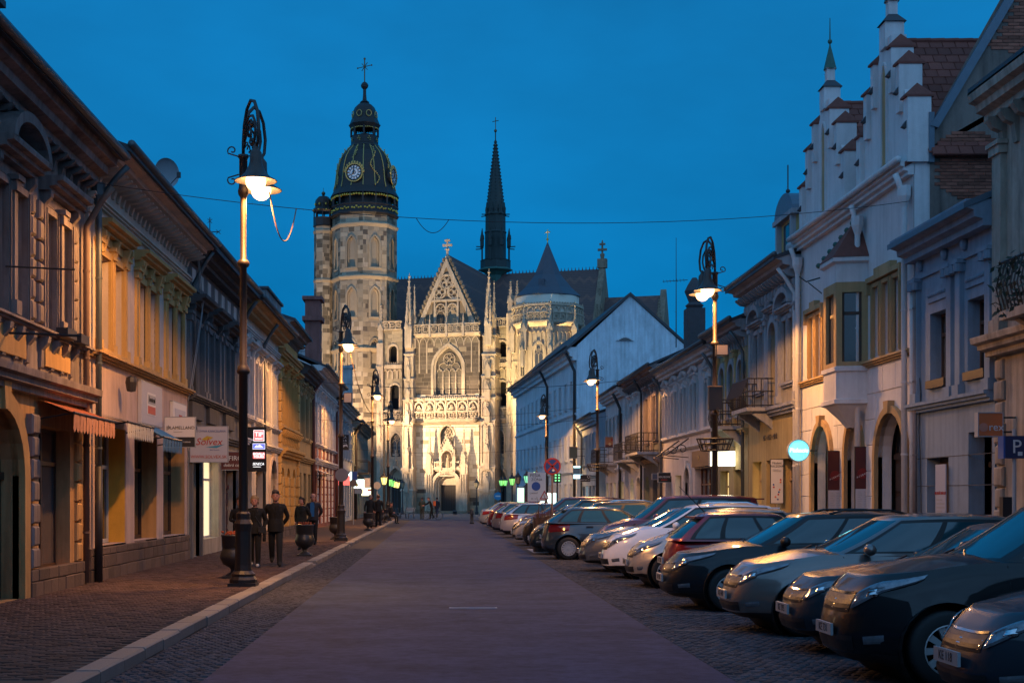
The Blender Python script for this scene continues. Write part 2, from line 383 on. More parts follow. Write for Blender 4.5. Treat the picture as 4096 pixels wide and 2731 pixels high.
        if sill: put('sill',shared(('wl',w,(hm or sur or frame).name),lambda: MB().box(-w/2-.16,w/2+.16,-.13,.1,-.1,-.02).box(-w/2-.1,w/2+.1,-.08,.1,-.17,-.1).mesh('sill',hm or sur or frame)),o)
        if hood: s.hood(o,-w/2-sw-.08,w/2+sw+.08,h+sw+.05,hood,hm or sur)
        return o
    def hood(s,parent,x0,x1,z,kind,m,p=.26,hh=.2):
        def mk():
            mb=MB(); prof=cornice_prof(p,hh)
            mb.prism([(a,b+.16) for a,b in prof],x0,x1,'x')
            for x in (x0+.06,x1-.2):   # scrolled brackets
                mb.prism([(.02,-.28),(-.06,-.26),(-.1,-.05),(-.2,.06),(-.2,.16),(.02,.16)],x,x+.14,'x')
            mb.box(x0+.22,x1-.22,-.05,.02,-.02,.15)
            xc=(x0+x1)/2
            if kind=='tri': mb.prism([(x0,.36),(x1,.36),(xc,.36+(x1-x0)*.22)],-p,.02,'y')
            if kind in('arch','arch2'):
                q=arch_pts(x0,x1,.36,(x1-x0)*.28,aROUND); qi=arch_pts(x0+.18,x1-.18,.36,(x1-x0)*.28-.16,aROUND)
                mb.strip([(a,-p,b) for a,b in q],[(a,.02,b) for a,b in q]); mb.strip([(a,-p,b) for a,b in q],[(a,-p,b) for a,b in qi]); mb.strip([(a,-p,b) for a,b in qi],[(a,-.04,b) for a,b in qi])
                mb.f.append(tuple(range(len(mb.v),len(mb.v)+len(qi)))); mb.v+=[(a,-.04,b) for a,b in qi]
            if kind=='orn':
                rr=random.Random(3)
                for i in range(9):
                    x=x0+(x1-x0)*(i+.5)/9; mb.ball((x,-.08,.42+.2*(1-abs(i-4)/4.)),.11,6,4)
            return mb.mesh('hood',m)
        return put('hood',shared(('hd',round(x0,3),round(x1,3),kind,m.name,p,hh),mk),parent,(0,0,z))
    def door(s,x0,x1,z0,z1,rise=0,af=aROUND,leaf=WOODF,sur=None,sw=.18,sp=.08,recess=.28,name='door',glass=None):
        s.ops.append((x0,x1,z0,z1,rise,af)); w=x1-x0; h=z1-z0; xc=(x0+x1)/2; H2=w/2
        mb=MB(); mb.box(-H2,H2,recess,recess+.05,0,h)
        hd=h-rise if rise else h*.78
        for sx in (-1,1):
            a,b=(-H2+.08,-.05) if sx<0 else (.05,H2-.08)
            for k in range(3): mb.chbox(a,b,recess-.035,recess,.15+(hd-.2)*k/3,.05+(hd-.2)*(k+1)/3,.03)
        mb.box(-.025,.025,recess-.05,recess,0,hd-.06); mb.box(-H2,H2,recess-.05,recess,hd-.06,hd+.06)
        o=mb.build(name,leaf,s.e,loc=(xc,0,z0))
        if glass:
            put('pane',MB().quad((-H2+.1,recess-.012,hd+.1),(H2-.1,recess-.012,hd+.1),(H2-.1,recess-.012,h-.08),(-H2+.1,recess-.012,h-.08)).mesh('pane',glass,fix=False),o)
        MB().tube([(.09,recess-.05,1.05),(.09,recess-.1,1.05),(.2,recess-.1,1.05)],.014).build('handle',IRON,o)
        if sur:
            mb=MB(); p=arch_pts(-H2,H2,h-rise,rise,af) if rise else [(-H2,h),(H2,h)]; q=arch_pts(-H2-sw,H2+sw,h-rise,rise+sw,af) if rise else [(-H2-sw,h+sw),(H2+sw,h+sw)]
            p=[(-H2,0)]+p+[(H2,0)]; q=[(-H2-sw,0)]+q+[(H2+sw,0)]
            mb.strip([(a,-sp,b) for a,b in p],[(a,-sp,b) for a,b in q]); mb.strip([(a,-sp,b) for a,b in q],[(a,.02,b) for a,b in q]); mb.strip([(a,-sp,b) for a,b in p],[(a,.1,b) for a,b in p])
            if rise: mb.prism([(-.12,h-.02),(.12,h-.02),(.18,h+sw+.1),(-.18,h+sw+.1)],-sp-.06,.02,'y')
            mb.build('surround',sur,o)
        return o
    def shop(s,x0,x1,z0,z1,frame=WOODF,glass=GLASS,rise=0,af=aROUND,n=2,recess=.25,name='shop_window',stall=.0,tr=.75):
        o=s.win(x0,x1,z0,z1,rise,af,frame,sill=False,glass=glass,recess=recess,mull=n-1,trans=tr,name=name)
        return o
    def brackets(s,x0,x1,z,n,m,p=.4,h=.3,w=.12,name='bracket'):
        me=shared(('bk',p,h,w,m.name),lambda: MB().prism([(.02,-h),(-.05,-h),(-.1,-h*.45),(-p*.7,-h*.35),(-p,-h*.1),(-p,0),(.02,0)],-w/2,w/2,'x').mesh('bracket',m))
        for i in range(n): put(name,me,s.e,(x0+(x1-x0)*(i+.5)/n,0,z))
    def band(s,z0,z1,p,m,x0=0,x1=None,name='string_course'): return MB().box(x0,s.W if x1 is None else x1,-p,.02,z0,z1).build(name,m,s.e)
    def pil(s,x,w,z0,z1,m,p=.08,cap=True,name='pilaster'):
        mb=MB().box(x-w/2,x+w/2,-p,.02,z0,z1)
        if cap: mb.box(x-w/2-.05,x+w/2+.05,-p-.05,.02,z1-.22,z1-.06).box(x-w/2-.05,x+w/2+.05,-p-.05,.02,z0,z0+.22).box(x-w/2-.09,x+w/2+.09,-p-.09,.02,z1-.06,z1+.02)
        return mb.build(name,m,s.e)
    def quoin(s,x,w,z0,z1,m,h=.34,p=.07,alt=.1,name='quoin'):
        n=int((z1-z0)/h)
        for i in range(n):
            ww=w-(alt if i%2 else 0)
            put(name,shared(('qn',ww,h,p,m.name),lambda: MB().chbox(-ww/2,ww/2,-p,.02,.02,h-.02,.03).mesh(name,m,fix=False)),s.e,(x,0,z0+i*h))
    def pipe(s,x,z0,z1,m=ZINC,r=.055,y=-.12,top=None,name='downpipe',hopper=False):
        path=[(x,y,z0),(x,y,z1)]
        if top: path+=[(x+top[0]*.1,y,z1+.08),(x+top[0],y-top[1]*.6,z1+top[2]*.7),(x+top[0],y-top[1],z1+top[2])]
        mb=MB().tube(path,r,8)
        o=mb.build(name,m,s.e,smooth=True)
        z=z0+.9
        while z<z1: put('bracket_ring',shared(('bring',r,m.name),lambda: MB().lathe([(r+.012,0),(r+.012,.04)],8).mesh('bracket_ring',m)),o,(x,y,z)); z+=1.6
        if hopper: MB().lathe([(r*.9,z1-.05),(r*2.2,z1+.2),(r*2.2,z1+.42)],8,x,y).build('hopper',m,o)
        return o
    def gutter(s,z,p,m=ZINC,r=.075,x0=-.05,x1=None):
        x1=s.W+.05 if x1 is None else x1
        return MB().tube([(x0,-p,z),((x0+x1)/2,-p,z-.01),(x1,-p,z)],r,8).build('gutter',m,s.e,smooth=True)
    def dentils(s,x0,x1,z,m,n,w=.1,h=.12,p=.1):
        mb=MB()
        for i in range(n):
            x=x0+(x1-x0)*(i+.5)/n; mb.box(x-w/2,x+w/2,-p,.02,z,z+h)
        return mb.build('dentil_course',m,s.e)
def awning(B,x0,x1,z,drop,p,m,m2,name='awning',label=None):
    """sloping fabric awning with scalloped valance hung on a wall: a thing of its own? no - fixed part"""
    mb=MB(); n=14
    mb.quad((x0,-.05,z),(x1,-.05,z),(x1,-p,z-drop),(x0,-p,z-drop)); mb.quad((x0,-.05,z-.03),(x1,-.05,z-.03),(x1,-p,z-drop-.03),(x0,-p,z-drop-.03))
    o=mb.build(name,m,B.e,fix=False)
    v=MB()
    for i in range(n):
        a=x0+(x1-x0)*i/n; b=x0+(x1-x0)*(i+1)/n; c=(a+b)/2
        v.quad((a,-p-.004,z-drop),(b,-p-.004+.01*(i%2),z-drop),(b,-p+.012,z-drop-.26),(c,-p+.012,z-drop-.32),(a,-p+.006,z-drop-.26))
    v.build('valance',m2,o,fix=False)
    MB().tube([(x0,-p,z-drop),(x1,-p,z-drop)],.022).tube([(x0+.05,-.03,z-drop-.1),(x0+.05,-p,z-drop)],.016).tube([(x1-.05,-.03,z-drop-.1),(x1-.05,-p,z-drop)],.016).build('awning_rod',IRON,o)
    return o
# ================================================================ CATHEDRAL at the end of the street
TH=R(18); OX,OY=xat(1793,158.0),158.0; cS,sS=cos(TH),sin(TH)
def cu(tx,v):
    k=(tx-VX)/F; return (k*(OY+v*cS)-OX-v*sS)/(cS+k*sS)
def cz(ty,u,v): return zat(ty,OY-u*sS+v*cS)
def Z5(zx,zy,v):   # reading off an enlargement of the facade
    u=cu(1400+zx/1.254,v); return u,cz(900+zy/1.2544,u,v)
CA=empty('cathedral',(OX,OY,0),-TH,'floodlit gothic cathedral with clock tower, rose gable and central spire at street end','church')
ST=mat('limestone',(.47,.375,.28),.9,var=.22,scale=1.6,bump=.3,bscale=12,spec=.2,stain=.4)
STD=mat('weathered_limestone',(.25,.195,.14),.9,var=.3,scale=2,bump=.35,bscale=12,spec=.2,stain=.45)
STB=mat('ashlar_blocks',(.48,.395,.285),.9,var=.15,scale=3,bump=.25,bscale=14,spec=.2,tone=True)
STO=mat('ashlar_block_single',(.33,.26,.18),.9,var=.15,scale=3,bump=.25,bscale=14,spec=.2,rnd=.3)
STL=mat('ashlar_block_pale',(.56,.48,.365),.9,var=.12,scale=3,bump=.2,bscale=14,spec=.2,rnd=.12)
STDK=mat('ashlar_block_dark',(.115,.09,.07),.9,var=.15,scale=3,bump=.25,bscale=14,spec=.2,rnd=.3)
MORT=mat('stone_joint',(.32,.26,.19),.95,var=.2,scale=3,bump=.2)
DARK=mat('void_shade_black',(.008,.008,.01),.9,var=0,bump=0)
LEAD=mat('lead_glass',(.05,.05,.055),.2,var=.5,scale=5,bump=.3,bscale=14,spec=.6)
CRW=mat('patterned_roof_tiles',(.05,.045,.055),.55,var=.35,scale=14,bump=.5,bscale=30)
def zigzag_roof():
    m=bpy.data.materials.new('glazed_roof_tiles'); m.use_nodes=True; t=m.node_tree; b=t.nodes['Principled BSDF']; L=t.links.new
    tcn=t.nodes.new('ShaderNodeTexCoord'); sp=t.nodes.new('ShaderNodeSeparateXYZ'); L(tcn.outputs['Object'],sp.inputs[0])
    def M(op,a,c,d=None):
        n=t.nodes.new('ShaderNodeMath'); n.operation=op
        for i,x in enumerate((a,c,d)):
            if x is None: continue
            if isinstance(x,(int,float)): n.inputs[i].default_value=x
            else: L(x,n.inputs[i])
        return n.outputs[0]
    pp=M('PINGPONG',sp.outputs[0],.6); z=M('ADD',sp.outputs[2],pp); f=M('FRACT',M('MULTIPLY',z,.42),0); g=M('GREATER_THAN',f,.8)
    no=t.nodes.new('ShaderNodeTexNoise'); no.inputs['Scale'].default_value=5; L(tcn.outputs['Object'],no.inputs[0]); 
    mx=t.nodes.new('ShaderNodeMix'); mx.data_type='RGBA'; mx.inputs[6].default_value=(.10,.062,.058,1); mx.inputs[7].default_value=(.20,.10,.075,1); L(M('MULTIPLY',g,no.outputs[0]),mx.inputs[0]); L(mx.outputs[2],b.inputs['Base Color']); b.inputs['Roughness'].default_value=.85
    w=t.nodes.new('ShaderNodeTexWave'); w.bands_direction='Z'; w.inputs['Scale'].default_value=1.4; L(tcn.outputs['Object'],w.inputs[0]); bp=t.nodes.new('ShaderNodeBump'); bp.inputs['Strength'].default_value=.6; bp.inputs['Distance'].default_value=.05; L(w.outputs[1],bp.inputs['Height']); L(bp.outputs[0],b.inputs['Normal'])
    return m
ZIG=zigzag_roof()
BLK=mat('blackened_lead',(.030,.027,.027),.45,metal=.4,var=.3,scale=4,bump=.15); GLD=mat('gilding',(.62,.42,.08),.35,metal=.9,var=.2,scale=8,bump=.1)
VERD=mat('verdigris_copper',(.035,.12,.105),.6,var=.3,scale=3,bump=.2); VDK=mat('dark_verdigris',(.018,.035,.036),.6,var=.3,scale=3,bump=.2)
# ---------------- reusable carved pieces
def crocket_row(mb,p,q,n,s):
    p=Vector(p); q=Vector(q)
    for i in range(n):
        c=p.lerp(q,(i+.6)/n); mb.ball(c,s,5,3,1.3)
def pinnacle(mb,u,v,z0,h,w,crk=True,sides=8):
    """square shaft with gablets, crocketed spire and finial"""
    sh=h*.42
    mb.box(u-w/2,u+w/2,v-w/2,v+w/2,z0,z0+sh)
    mb.box(u-w*.62,u+w*.62,v-w*.62,v+w*.62,z0+sh*.93,z0+sh)
    for a in (-1,1):
        mb.prism([(u-w*.55,z0+sh),(u+w*.55,z0+sh),(u,z0+sh+w*1.3)],v-w*.62,v+w*.62,'y') if a<0 else mb.prism([(v-w*.55,z0+sh),(v+w*.55,z0+sh),(v,z0+sh+w*1.3)],u-w*.62,u+w*.62,'x')
    mb.lathe([(w*.55,z0+sh),(w*.12,z0+h*.94),(w*.3,z0+h*.955),(w*.1,z0+h*.97),(w*.06,z0+h)],4,u,v,PI/4)
    if crk:
        for a in range(4):
            ca=PI/4+a*PI/2; crocket_row(mb,(u+cos(ca)*w*.55,v+sin(ca)*w*.55,z0+sh+w*.3),(u+cos(ca)*w*.14,v+sin(ca)*w*.14,z0+h*.92),6,w*.13)
    return mb
def ring(mb,c,r,t,y0,y1,n=20):
    """flat moulded ring in the facade plane"""
    ci=[(c[0]+(r-t)*cos(2*PI*i/n),c[1]+(r-t)*sin(2*PI*i/n)) for i in range(n)]; ce=[(c[0]+r*cos(2*PI*i/n),c[1]+r*sin(2*PI*i/n)) for i in range(n)]
    mb.strip([(a,y0,b) for a,b in ce],[(a,y0,b) for a,b in ci],True); mb.strip([(a,y0,b) for a,b in ci],[(a,y1,b) for a,b in ci],True); mb.strip([(a,y0,b) for a,b in ce],[(a,y1,b) for a,b in ce],True)
def foil(mb,c,r,k,t,y0,y1,rot=0):
    for i in range(k):
        a=rot+2*PI*i/k; ring(mb,(c[0]+r*.5*cos(a),c[1]+r*.5*sin(a)),r*.46,t,y0,y1,12)
def archband(mb,x0,x1,zs,rise,t,y0,y1,af=aGOTH,legs=0):
    p=arch_pts(x0,x1,zs,rise,af,14); q=arch_pts(x0+t,x1-t,zs,rise-t*1.1,af,14)
    if legs: p=[(x0,zs-legs)]+p+[(x1,zs-legs)]; q=[(x0+t,zs-legs)]+q+[(x1-t,zs-legs)]
    mb.strip([(a,y0,b) for a,b in p],[(a,y0,b) for a,b in q]); mb.strip([(a,y0,b) for a,b in q],[(a,y1,b) for a,b in q]); mb.strip([(a,y0,b) for a,b in p],[(a,y1,b) for a,b in p])
def gothic_window(mb,x0,x1,z0,z1,y,lights=2,t=.1):
    """mullions and tracery set at depth y"""
    w=x1-x0; rise=w*.86; zs=z1-rise; lw=w/lights
    for i in range(1,lights): mb.box(x0+lw*i-t/2,x0+lw*i+t/2,y,y+.12,z0,zs-lw*.1)
    for i in range(lights): archband(mb,x0+lw*i,x0+lw*(i+1),zs-lw*.35,lw*.75,t*.6,y,y+.12)
    r=w*.24; ring(mb,((x0+x1)/2,zs+rise*.5),r,t*.6,y,y+.12); foil(mb,((x0+x1)/2,zs+rise*.5),r*.9,4 if lights>2 else 3,t*.4,y,y+.1,PI/2)
    if lights>2:
        for s in (-1,1): ring(mb,((x0+x1)/2+s*w*.24,zs+rise*.16),w*.17,t*.5,y,y+.12,14)
    for k in range(1,4): mb.box(x0,x1,y+.05,y+.075,z0+(zs-z0)*k/4-.015,z0+(zs-z0)*k/4+.015)
def balpanel(w,h,m):
    def mk():
        mb=MB(); t=.07
        mb.box(-w/2,w/2,-.1,.1,h-.14,h); mb.box(-w/2,w/2,-.1,.1,0,.12); mb.box(-w/2,-w/2+.09,-.08,.08,.12,h-.14)
        c=(0,h/2); r=min(w,h)*.36; ring(mb,c,r,t,-.06,.06,16); foil(mb,c,r*.92,4,t*.55,-.05,.05,PI/4)
        for s in (-1,1):
            for q in (-1,1): mb.tube([(s*r*.7,0,h/2+q*r*.7),(s*w*.48,0,h/2+q*(h/2-.13))],.045,4)
        return mb.mesh('balustrade_panel',m)
    return shared(('bp',round(w,2),round(h,2),m.name),mk)
def balustrade(parent,u0,u1,v,z,h,n,m=ST,back=None):
    w=(u1-u0)/n
    for i in range(n): put('balustrade_panel',balpanel(w,h,m),parent,(u0+w*(i+.5),v,z))
def stones(parent,x0,x1,z0,z1,h,L,avoid,tonefn,matfn,y=0,p=.02,name='stone',lim=300,cnt=None,T=None,rr=random.Random(21)):
    """ashlar courses on a wall plane; the first lim are parts, the rest one stuff part"""
    mb=MB(); mb.col=[]; z=z0; r=0; cnt=cnt if cnt is not None else [0]
    while z<z1-.08:
        hh=min(h*rr.uniform(.88,1.12),z1-z); x=x0-rr.uniform(0,L)
        while x<x1:
            LL=L*rr.uniform(.65,1.3); a=max(x,x0); b=min(x+LL,x1); x+=LL
            if b-a<.1: continue
            segs=[(a,b)]
            for o in avoid:
                ox0,ox1,oz0,oz1=o[:4]
                if len(o)>4 and o[4]:
                    zz=z+hh-(oz1-o[4]); 
                    if zz>0:
                        if z>oz1: continue
                        half=(ox1-ox0)/2; zl=max(0,z-(oz1-o[4]))/o[4]; k=1
                        while k>0 and o[5](k)<zl: k-=.05
                        cx=(ox0+ox1)/2; ox0,ox1=cx-half*max(k,0)-.02,cx+half*max(k,0)+.02
                if z<oz1 and z+hh>oz0:
                    ns=[]
                    for s0,s1 in segs:
                        if ox0>=s1 or ox1<=s0: ns.append((s0,s1)); continue
                        if ox0>s0: ns.append((s0,ox0))
                        if ox1<s1: ns.append((ox1,s1))
                    segs=ns
            for s0,s1 in segs:
                if s1-s0<.08: continue
                tn=tonefn((s0+s1)/2,z); g=.012; pp=p+rr.uniform(-.006,.008)
                one=cnt[0]<lim and matfn is not None
                tgt=MB() if one else mb
                n0=len(tgt.v); tgt.chbox(s0+g,s1-g,y-pp,y+.02,z+g,z+hh-g,.015)
                if T: tgt.v[n0:]=[T(vv) for vv in tgt.v[n0:]]
                if one: tgt.build(name,matfn(tn),parent,fix=False); cnt[0]+=1
                else: mb.col+=[tn]*9
        z+=hh; r+=1
    if mb.v: tag(mb.build(name+'_courses',STB,parent,fix=False),kind='stuff')
# ---------------- west front, central bay
uL,_=Z5(312,700,0); uR,_=Z5(648,700,0)
d0,zt=Z5(455,1297,0); d1,_=Z5(532,1297,0); _,zw0=Z5(485,1200,0); w0,zw1=Z5(447,998,0); w1,_=Z5(523,998,0)
b0,zb1=Z5(412,598,0); b1,_=Z5(572,598,0); _,zb0=Z5(485,852,0); _,zTop=Z5(480,545,0)
OPS=[(d0,d1,0,zt,0,aGOTH),(w0,w1,zw0-.5,zw1,(w1-w0)*.7,aGOTH),(b0,b1,zb0,zb1,(b1-b0)*.72,aGOTH)]
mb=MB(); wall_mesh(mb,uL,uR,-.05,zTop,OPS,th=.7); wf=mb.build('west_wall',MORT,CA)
_,zPl=Z5(480,1330,0); _,zBal=Z5(480,985,0); _,zMid=Z5(480,860,0)
rr=random.Random(3)
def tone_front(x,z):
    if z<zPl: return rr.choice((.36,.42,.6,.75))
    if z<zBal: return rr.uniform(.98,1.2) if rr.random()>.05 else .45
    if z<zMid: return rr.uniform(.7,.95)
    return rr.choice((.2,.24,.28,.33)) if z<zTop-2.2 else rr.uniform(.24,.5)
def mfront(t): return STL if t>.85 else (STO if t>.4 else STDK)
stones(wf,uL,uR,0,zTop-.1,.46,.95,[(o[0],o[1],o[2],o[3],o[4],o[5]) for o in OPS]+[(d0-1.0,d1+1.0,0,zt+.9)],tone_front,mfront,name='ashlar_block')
# big window
mb=MB(); archband(mb,b0-.12,b1+.12,zb1-(b1-b0)*.72,(b1-b0)*.72+.12,.3,-.14,.02,legs=zb1-(b1-b0)*.72-zb0); archband(mb,b0+.14,b1-.14,zb1-(b1-b0)*.72,(b1-b0)*.72-.14,.22,.12,.4,legs=zb1-(b1-b0)*.72-zb0); mb.box(b0-.3,b1+.3,-.22,.1,zb0-.3,zb0)
bw=mb.build('great_window',ST,CA); i0,i1=b0+.36,b1-.36
mb=MB(); gothic_window(mb,i0,i1,zb0,zb1-.36,.42,4,.12); mb.build('tracery',ST,bw)
put('pane',MB().quad((b0,.6,zb0),(b1,.6,zb0),(b1,.6,zb1),(b0,.6,zb1)).mesh('pane',mat('bricked_window',(.13,.105,.08),.7,var=.4,scale=3,bump=.4,bscale=6),fix=False),bw)
# window over the portal
mb=MB(); archband(mb,w0-.1,w1+.1,zw1-(w1-w0)*.7,(w1-w0)*.7+.1,.22,-.1,.02,legs=zw1-zw0); gw_=mb.build('west_window',ST,CA)
mb=MB(); gothic_window(mb,w0+.15,w1-.15,zw0,zw1-.15,.3,3,.09); mb.build('tracery',ST,gw_)
put('pane',MB().quad((w0,.45,zw0-.5),(w1,.45,zw0-.5),(w1,.45,zw1),(w0,.45,zw1)).mesh('pane',mat('floodlit_lead_glass',(.26,.22,.15),.25,var=.5,scale=5,bump=.3,bscale=14,spec=.5),fix=False),gw_)  # paler than the side panes: floodlight painted into the glass colour
# blind arcade under the gable balustrade
mb=MB(); n=9; ww=(uR-uL)/n
for i in range(n): archband(mb,uL+ww*i+.04,uL+ww*(i+1)-.04,zTop-.9,.62,.1,-.12,.02)
for i in range(n+1):
    x=uL+ww*i
    if not b0-.1<x<b1+.1: mb.box(x-.07,x+.07,-.12,.02,zTop-4.3,zTop-.85)
    else: mb.box(x-.07,x+.07,-.12,.02,zTop-1.3,zTop-.85)
mb.build('blind_arcade',ST,CA); MB().prism([(.02,zTop-.35),(-.3,zTop-.2),(-.45,zTop),(.6,zTop),(.6,zTop-.35)],uL-.1,uR+.1,'x').build('gallery_ledge',ST,CA)
# gallery balustrade in the middle with upper arcade rail
vG=-.75; g0,zg0=Z5(318,978,vG); g1,_=Z5(646,978,vG); _,zg1=Z5(480,930,vG); _,zg2=Z5(480,868,vG)
MB().prism([(.0,zg0-.55),(vG-.05,zg0-.2),(vG-.2,zg0),(.0,zg0)],g0-.1,g1+.1,'x').build('gallery_floor',ST,CA)
balustrade(CA,g0,g1,vG,zg0,zg1-zg0,6); wv=(g1-g0)/6; mb=MB()
for i in range(6): archband(mb,g0+wv*i,g0+wv*(i+1),zg1,(zg2-zg1)*.8,.16,vG-.08,vG+.1,aROUND); foil(mb,(g0+wv*(i+.5),zg1+.35),.3,3,.07,vG-.06,vG+.06,PI/2)
mb.box(g0,g1,vG-.12,vG+.14,zg2-.22,zg2)
for i in range(7): mb.box(g0+wv*i-.07,g0+wv*i+.07,vG-.12,vG+.1,zg0,zg2)
mb.build('gallery_arcade',ST,CA); mb=MB()
for i in range(34): x=g0+(g1-g0)*(i+.5)/34; mb.box(x-.05,x+.05,vG-.1,vG+.1,zg2,zg2+.16)
mb.build('gallery_cresting',ST,CA)
for x in (g0+.25,g1-.25):
    mb=MB(); mb.ball((x,vG-.5,zg0-.1),.32,8,6); mb.ball((x+.1,vG-.95,zg0-.15),.22,8,5); mb.tube([(x,0,zg0-.1),(x,vG-.6,zg0-.1)],.2,6); mb.build('gargoyle',STD,CA)
# balustrade in front of the gable
vB=-.35; h0,zh0=Z5(318,546,vB); h1,_=Z5(652,546,vB); _,zh1=Z5(480,492,vB); balustrade(CA,h0,h1,vB,zTop,zh1-zh0+.05,8)
for x in (.25,.5,.75): mb=MB(); pinnacle(mb,h0+(h1-h0)*x,vB-.05,zTop-.3,2.6,.26,False); mb.build('balustrade_pier',ST,CA)
# rose gable
vg=.5; e0,ze=Z5(318,540,vg); e1,_=Z5(655,520,vg); ax,za=Z5(486,165,vg)
ze=zTop; gb=MB(); gb.prism([(e0,ze),(e1,ze),(ax,za)],vg,vg+.5,'y'); gb=gb.build('rose_gable',STD,CA)
hw=(e1-e0)/2; ax=(e0+e1)/2; H_=za-ze
def gx(z,s): return ax+s*hw*(1-(z-ze)/H_)
mb=MB()
for s in (-1,1):
    p=Vector((gx(ze,s),vg-.22,ze)); q=Vector((ax,vg-.22,za)); mb.strip([(p.x,vg-.25,p.z),(q.x,vg-.25,q.z)],[(p.x-s*.55,vg-.25,p.z),(q.x,vg-.25,q.z-1.0)]); mb.strip([(p.x-s*.55,vg-.25,p.z),(q.x,vg-.25,q.z-1.0)],[(p.x-s*.55,vg,p.z),(q.x,vg,q.z-1.0)]); mb.strip([(p.x,vg-.25,p.z),(q.x,vg-.25,q.z)],[(p.x,vg+.75,p.z),(q.x,vg+.75,q.z)])
mb.build('gable_coping',ST,gb); mb=MB()
for s in (-1,1): crocket_row(mb,(gx(ze+.5,s)+s*.2,vg+.1,ze+.9),(ax+s*.25,vg+.1,za),15,.26)
tag(mb.build('crockets',STD,gb),kind='stuff')
mb=MB(); mb.lathe([(.16,za-.2),(.3,za+.2),(.14,za+.3),(.14,za+.9),(.3,za+1.0),(.12,za+1.1),(.1,za+2.2)],8,ax,vg+.2); mb.box(ax-.55,ax+.55,vg+.08,vg+.32,za+1.35,za+1.6); mb.box(ax-.3,ax+.3,vg+.05,vg+.35,za+1.9,za+2.1); mb.build('gable_finial',ST,gb)
k1=Z5(486,283,vg); k2=Z5(449,335,vg); k3=Z5(525,335,vg); rad=.83
for c in (k1,k2,k3):
    c=(c[0]+ax-Z5(486,283,vg)[0],c[1]); mb=MB(); ring(mb,c,rad,.16,vg-.2,vg+.01,24); foil(mb,c,rad*.86,5 if c[1]>k2[1]+.5 else 4,.09,vg-.16,vg+.01,PI/2); ring(mb,c,.2,.19,vg-.18,vg+.01,10); ro=mb.build('rose',ST,gb)
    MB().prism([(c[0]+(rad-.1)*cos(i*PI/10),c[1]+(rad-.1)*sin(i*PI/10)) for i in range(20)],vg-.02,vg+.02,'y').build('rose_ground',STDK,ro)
_,zr=Z5(486,378,vg); MB().box(gx(zr,-1)+.4,gx(zr,1)-.4,vg-.28,vg+.02,zr-.12,zr+.12).build('gable_transom',ST,gb)
for a,b in ((-.66,-.36),(-.33,-.02),(.02,.33),(.36,.66)):
    x0,x1=ax+a*hw,ax+b*hw; zt_=zr-.3 if abs(a+b)<.5 else zr-2.4; zs_=zt_-(x1-x0)*.55; mb=MB(); archband(mb,x0,x1,zs_,(x1-x0)*.55,.12,vg-.22,vg+.01,aROUND,legs=zs_-ze-.1)
    archband(mb,x0+.15,x1-.15,zs_-.6,(x1-x0)*.4,.08,vg-.15,vg+.01,aROUND)
    if abs(a+b)<.5:
        for s in (-1,1): ring(mb,((x0+x1)/2+s*.3,zs_+.12),.25,.06,vg-.15,vg+.01,12)
    o=mb.build('gable_niche',ST,gb)
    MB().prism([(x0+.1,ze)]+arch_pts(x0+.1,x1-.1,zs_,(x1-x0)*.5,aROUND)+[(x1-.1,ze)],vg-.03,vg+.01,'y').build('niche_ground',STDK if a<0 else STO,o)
for x in (-.68,-.345,0,.345,.68):
    zt_=ze+H_*(1-abs(x))-.35 if x else zr; MB().box(ax+x*hw-.09,ax+x*hw+.09,vg-.3,vg+.01,ze,min(zt_,zr+1.2)).build('gable_shaft',ST,gb)
# roofs
RZ=28.9
MB().prism([(e0-.1,ze-.5),(e1+.1,ze-.5),(ax,RZ)],vg+.6,19.2,'y').build('nave_roof',ZIG,CA)
mb=MB(); mb.prism([(10.0,14.5),(28.2,14.5),(19.2,29.4)],-13.5,13.1,'x'); mb.build('transept_roof',ZIG,CA)
mb=MB()
for i in range(60): mb.lathe([(.07,29.4),(.02,29.75)],4,-13.2+i*.44,19.2)
mb.build('ridge_cresting',mat('red_ridge',(.11,.05,.045),.7,var=.2),CA)
mb=MB(); mb.prism([(9.9,13.5),(28.3,13.5),(19.2,29.9)],13.1,13.8,'x'); mb.box(12.9,14.0,18.8,19.6,29.5,30.6); mb.lathe([(.2,30.6),(.3,31.2),(.12,31.3),(.12,32.6),(.05,32.9)],6,13.45,19.2); mb.box(12.9,14.0,19.05,19.35,31.6,31.85); mb.box(13.1,13.8,19.05,19.35,32.3,32.5)
mb.build('south_gable',STD,CA)
for i in range(5):
    q=MB(); pinnacle(q,13.6,10.6+i*1.6,14+i*2.1,4.5,.5); q.build('gable_pinnacle',STD,CA)
MB().prism([(12,12.5),(27,12.5),(19.2,25.9)],13.8,20.5,'x').build('choir_roof',ZIG,CA); q=MB().prism([(11.8,12),(27.2,12),(19.2,26.6)],20.5,21.2,'x'); pinnacle(q,20.9,12.6,14,6,.7); pinnacle(q,20.9,15.5,20,5,.6); q.build('choir_gable',STD,CA)
# body mass under roofs
MB().box(-13.4,21,10.2,28,-.1,14.6).build('nave_mass',STD,CA); MB().box(uL,uR,.72,10.3,-.1,ze-.4).build('nave_wall',STD,CA)
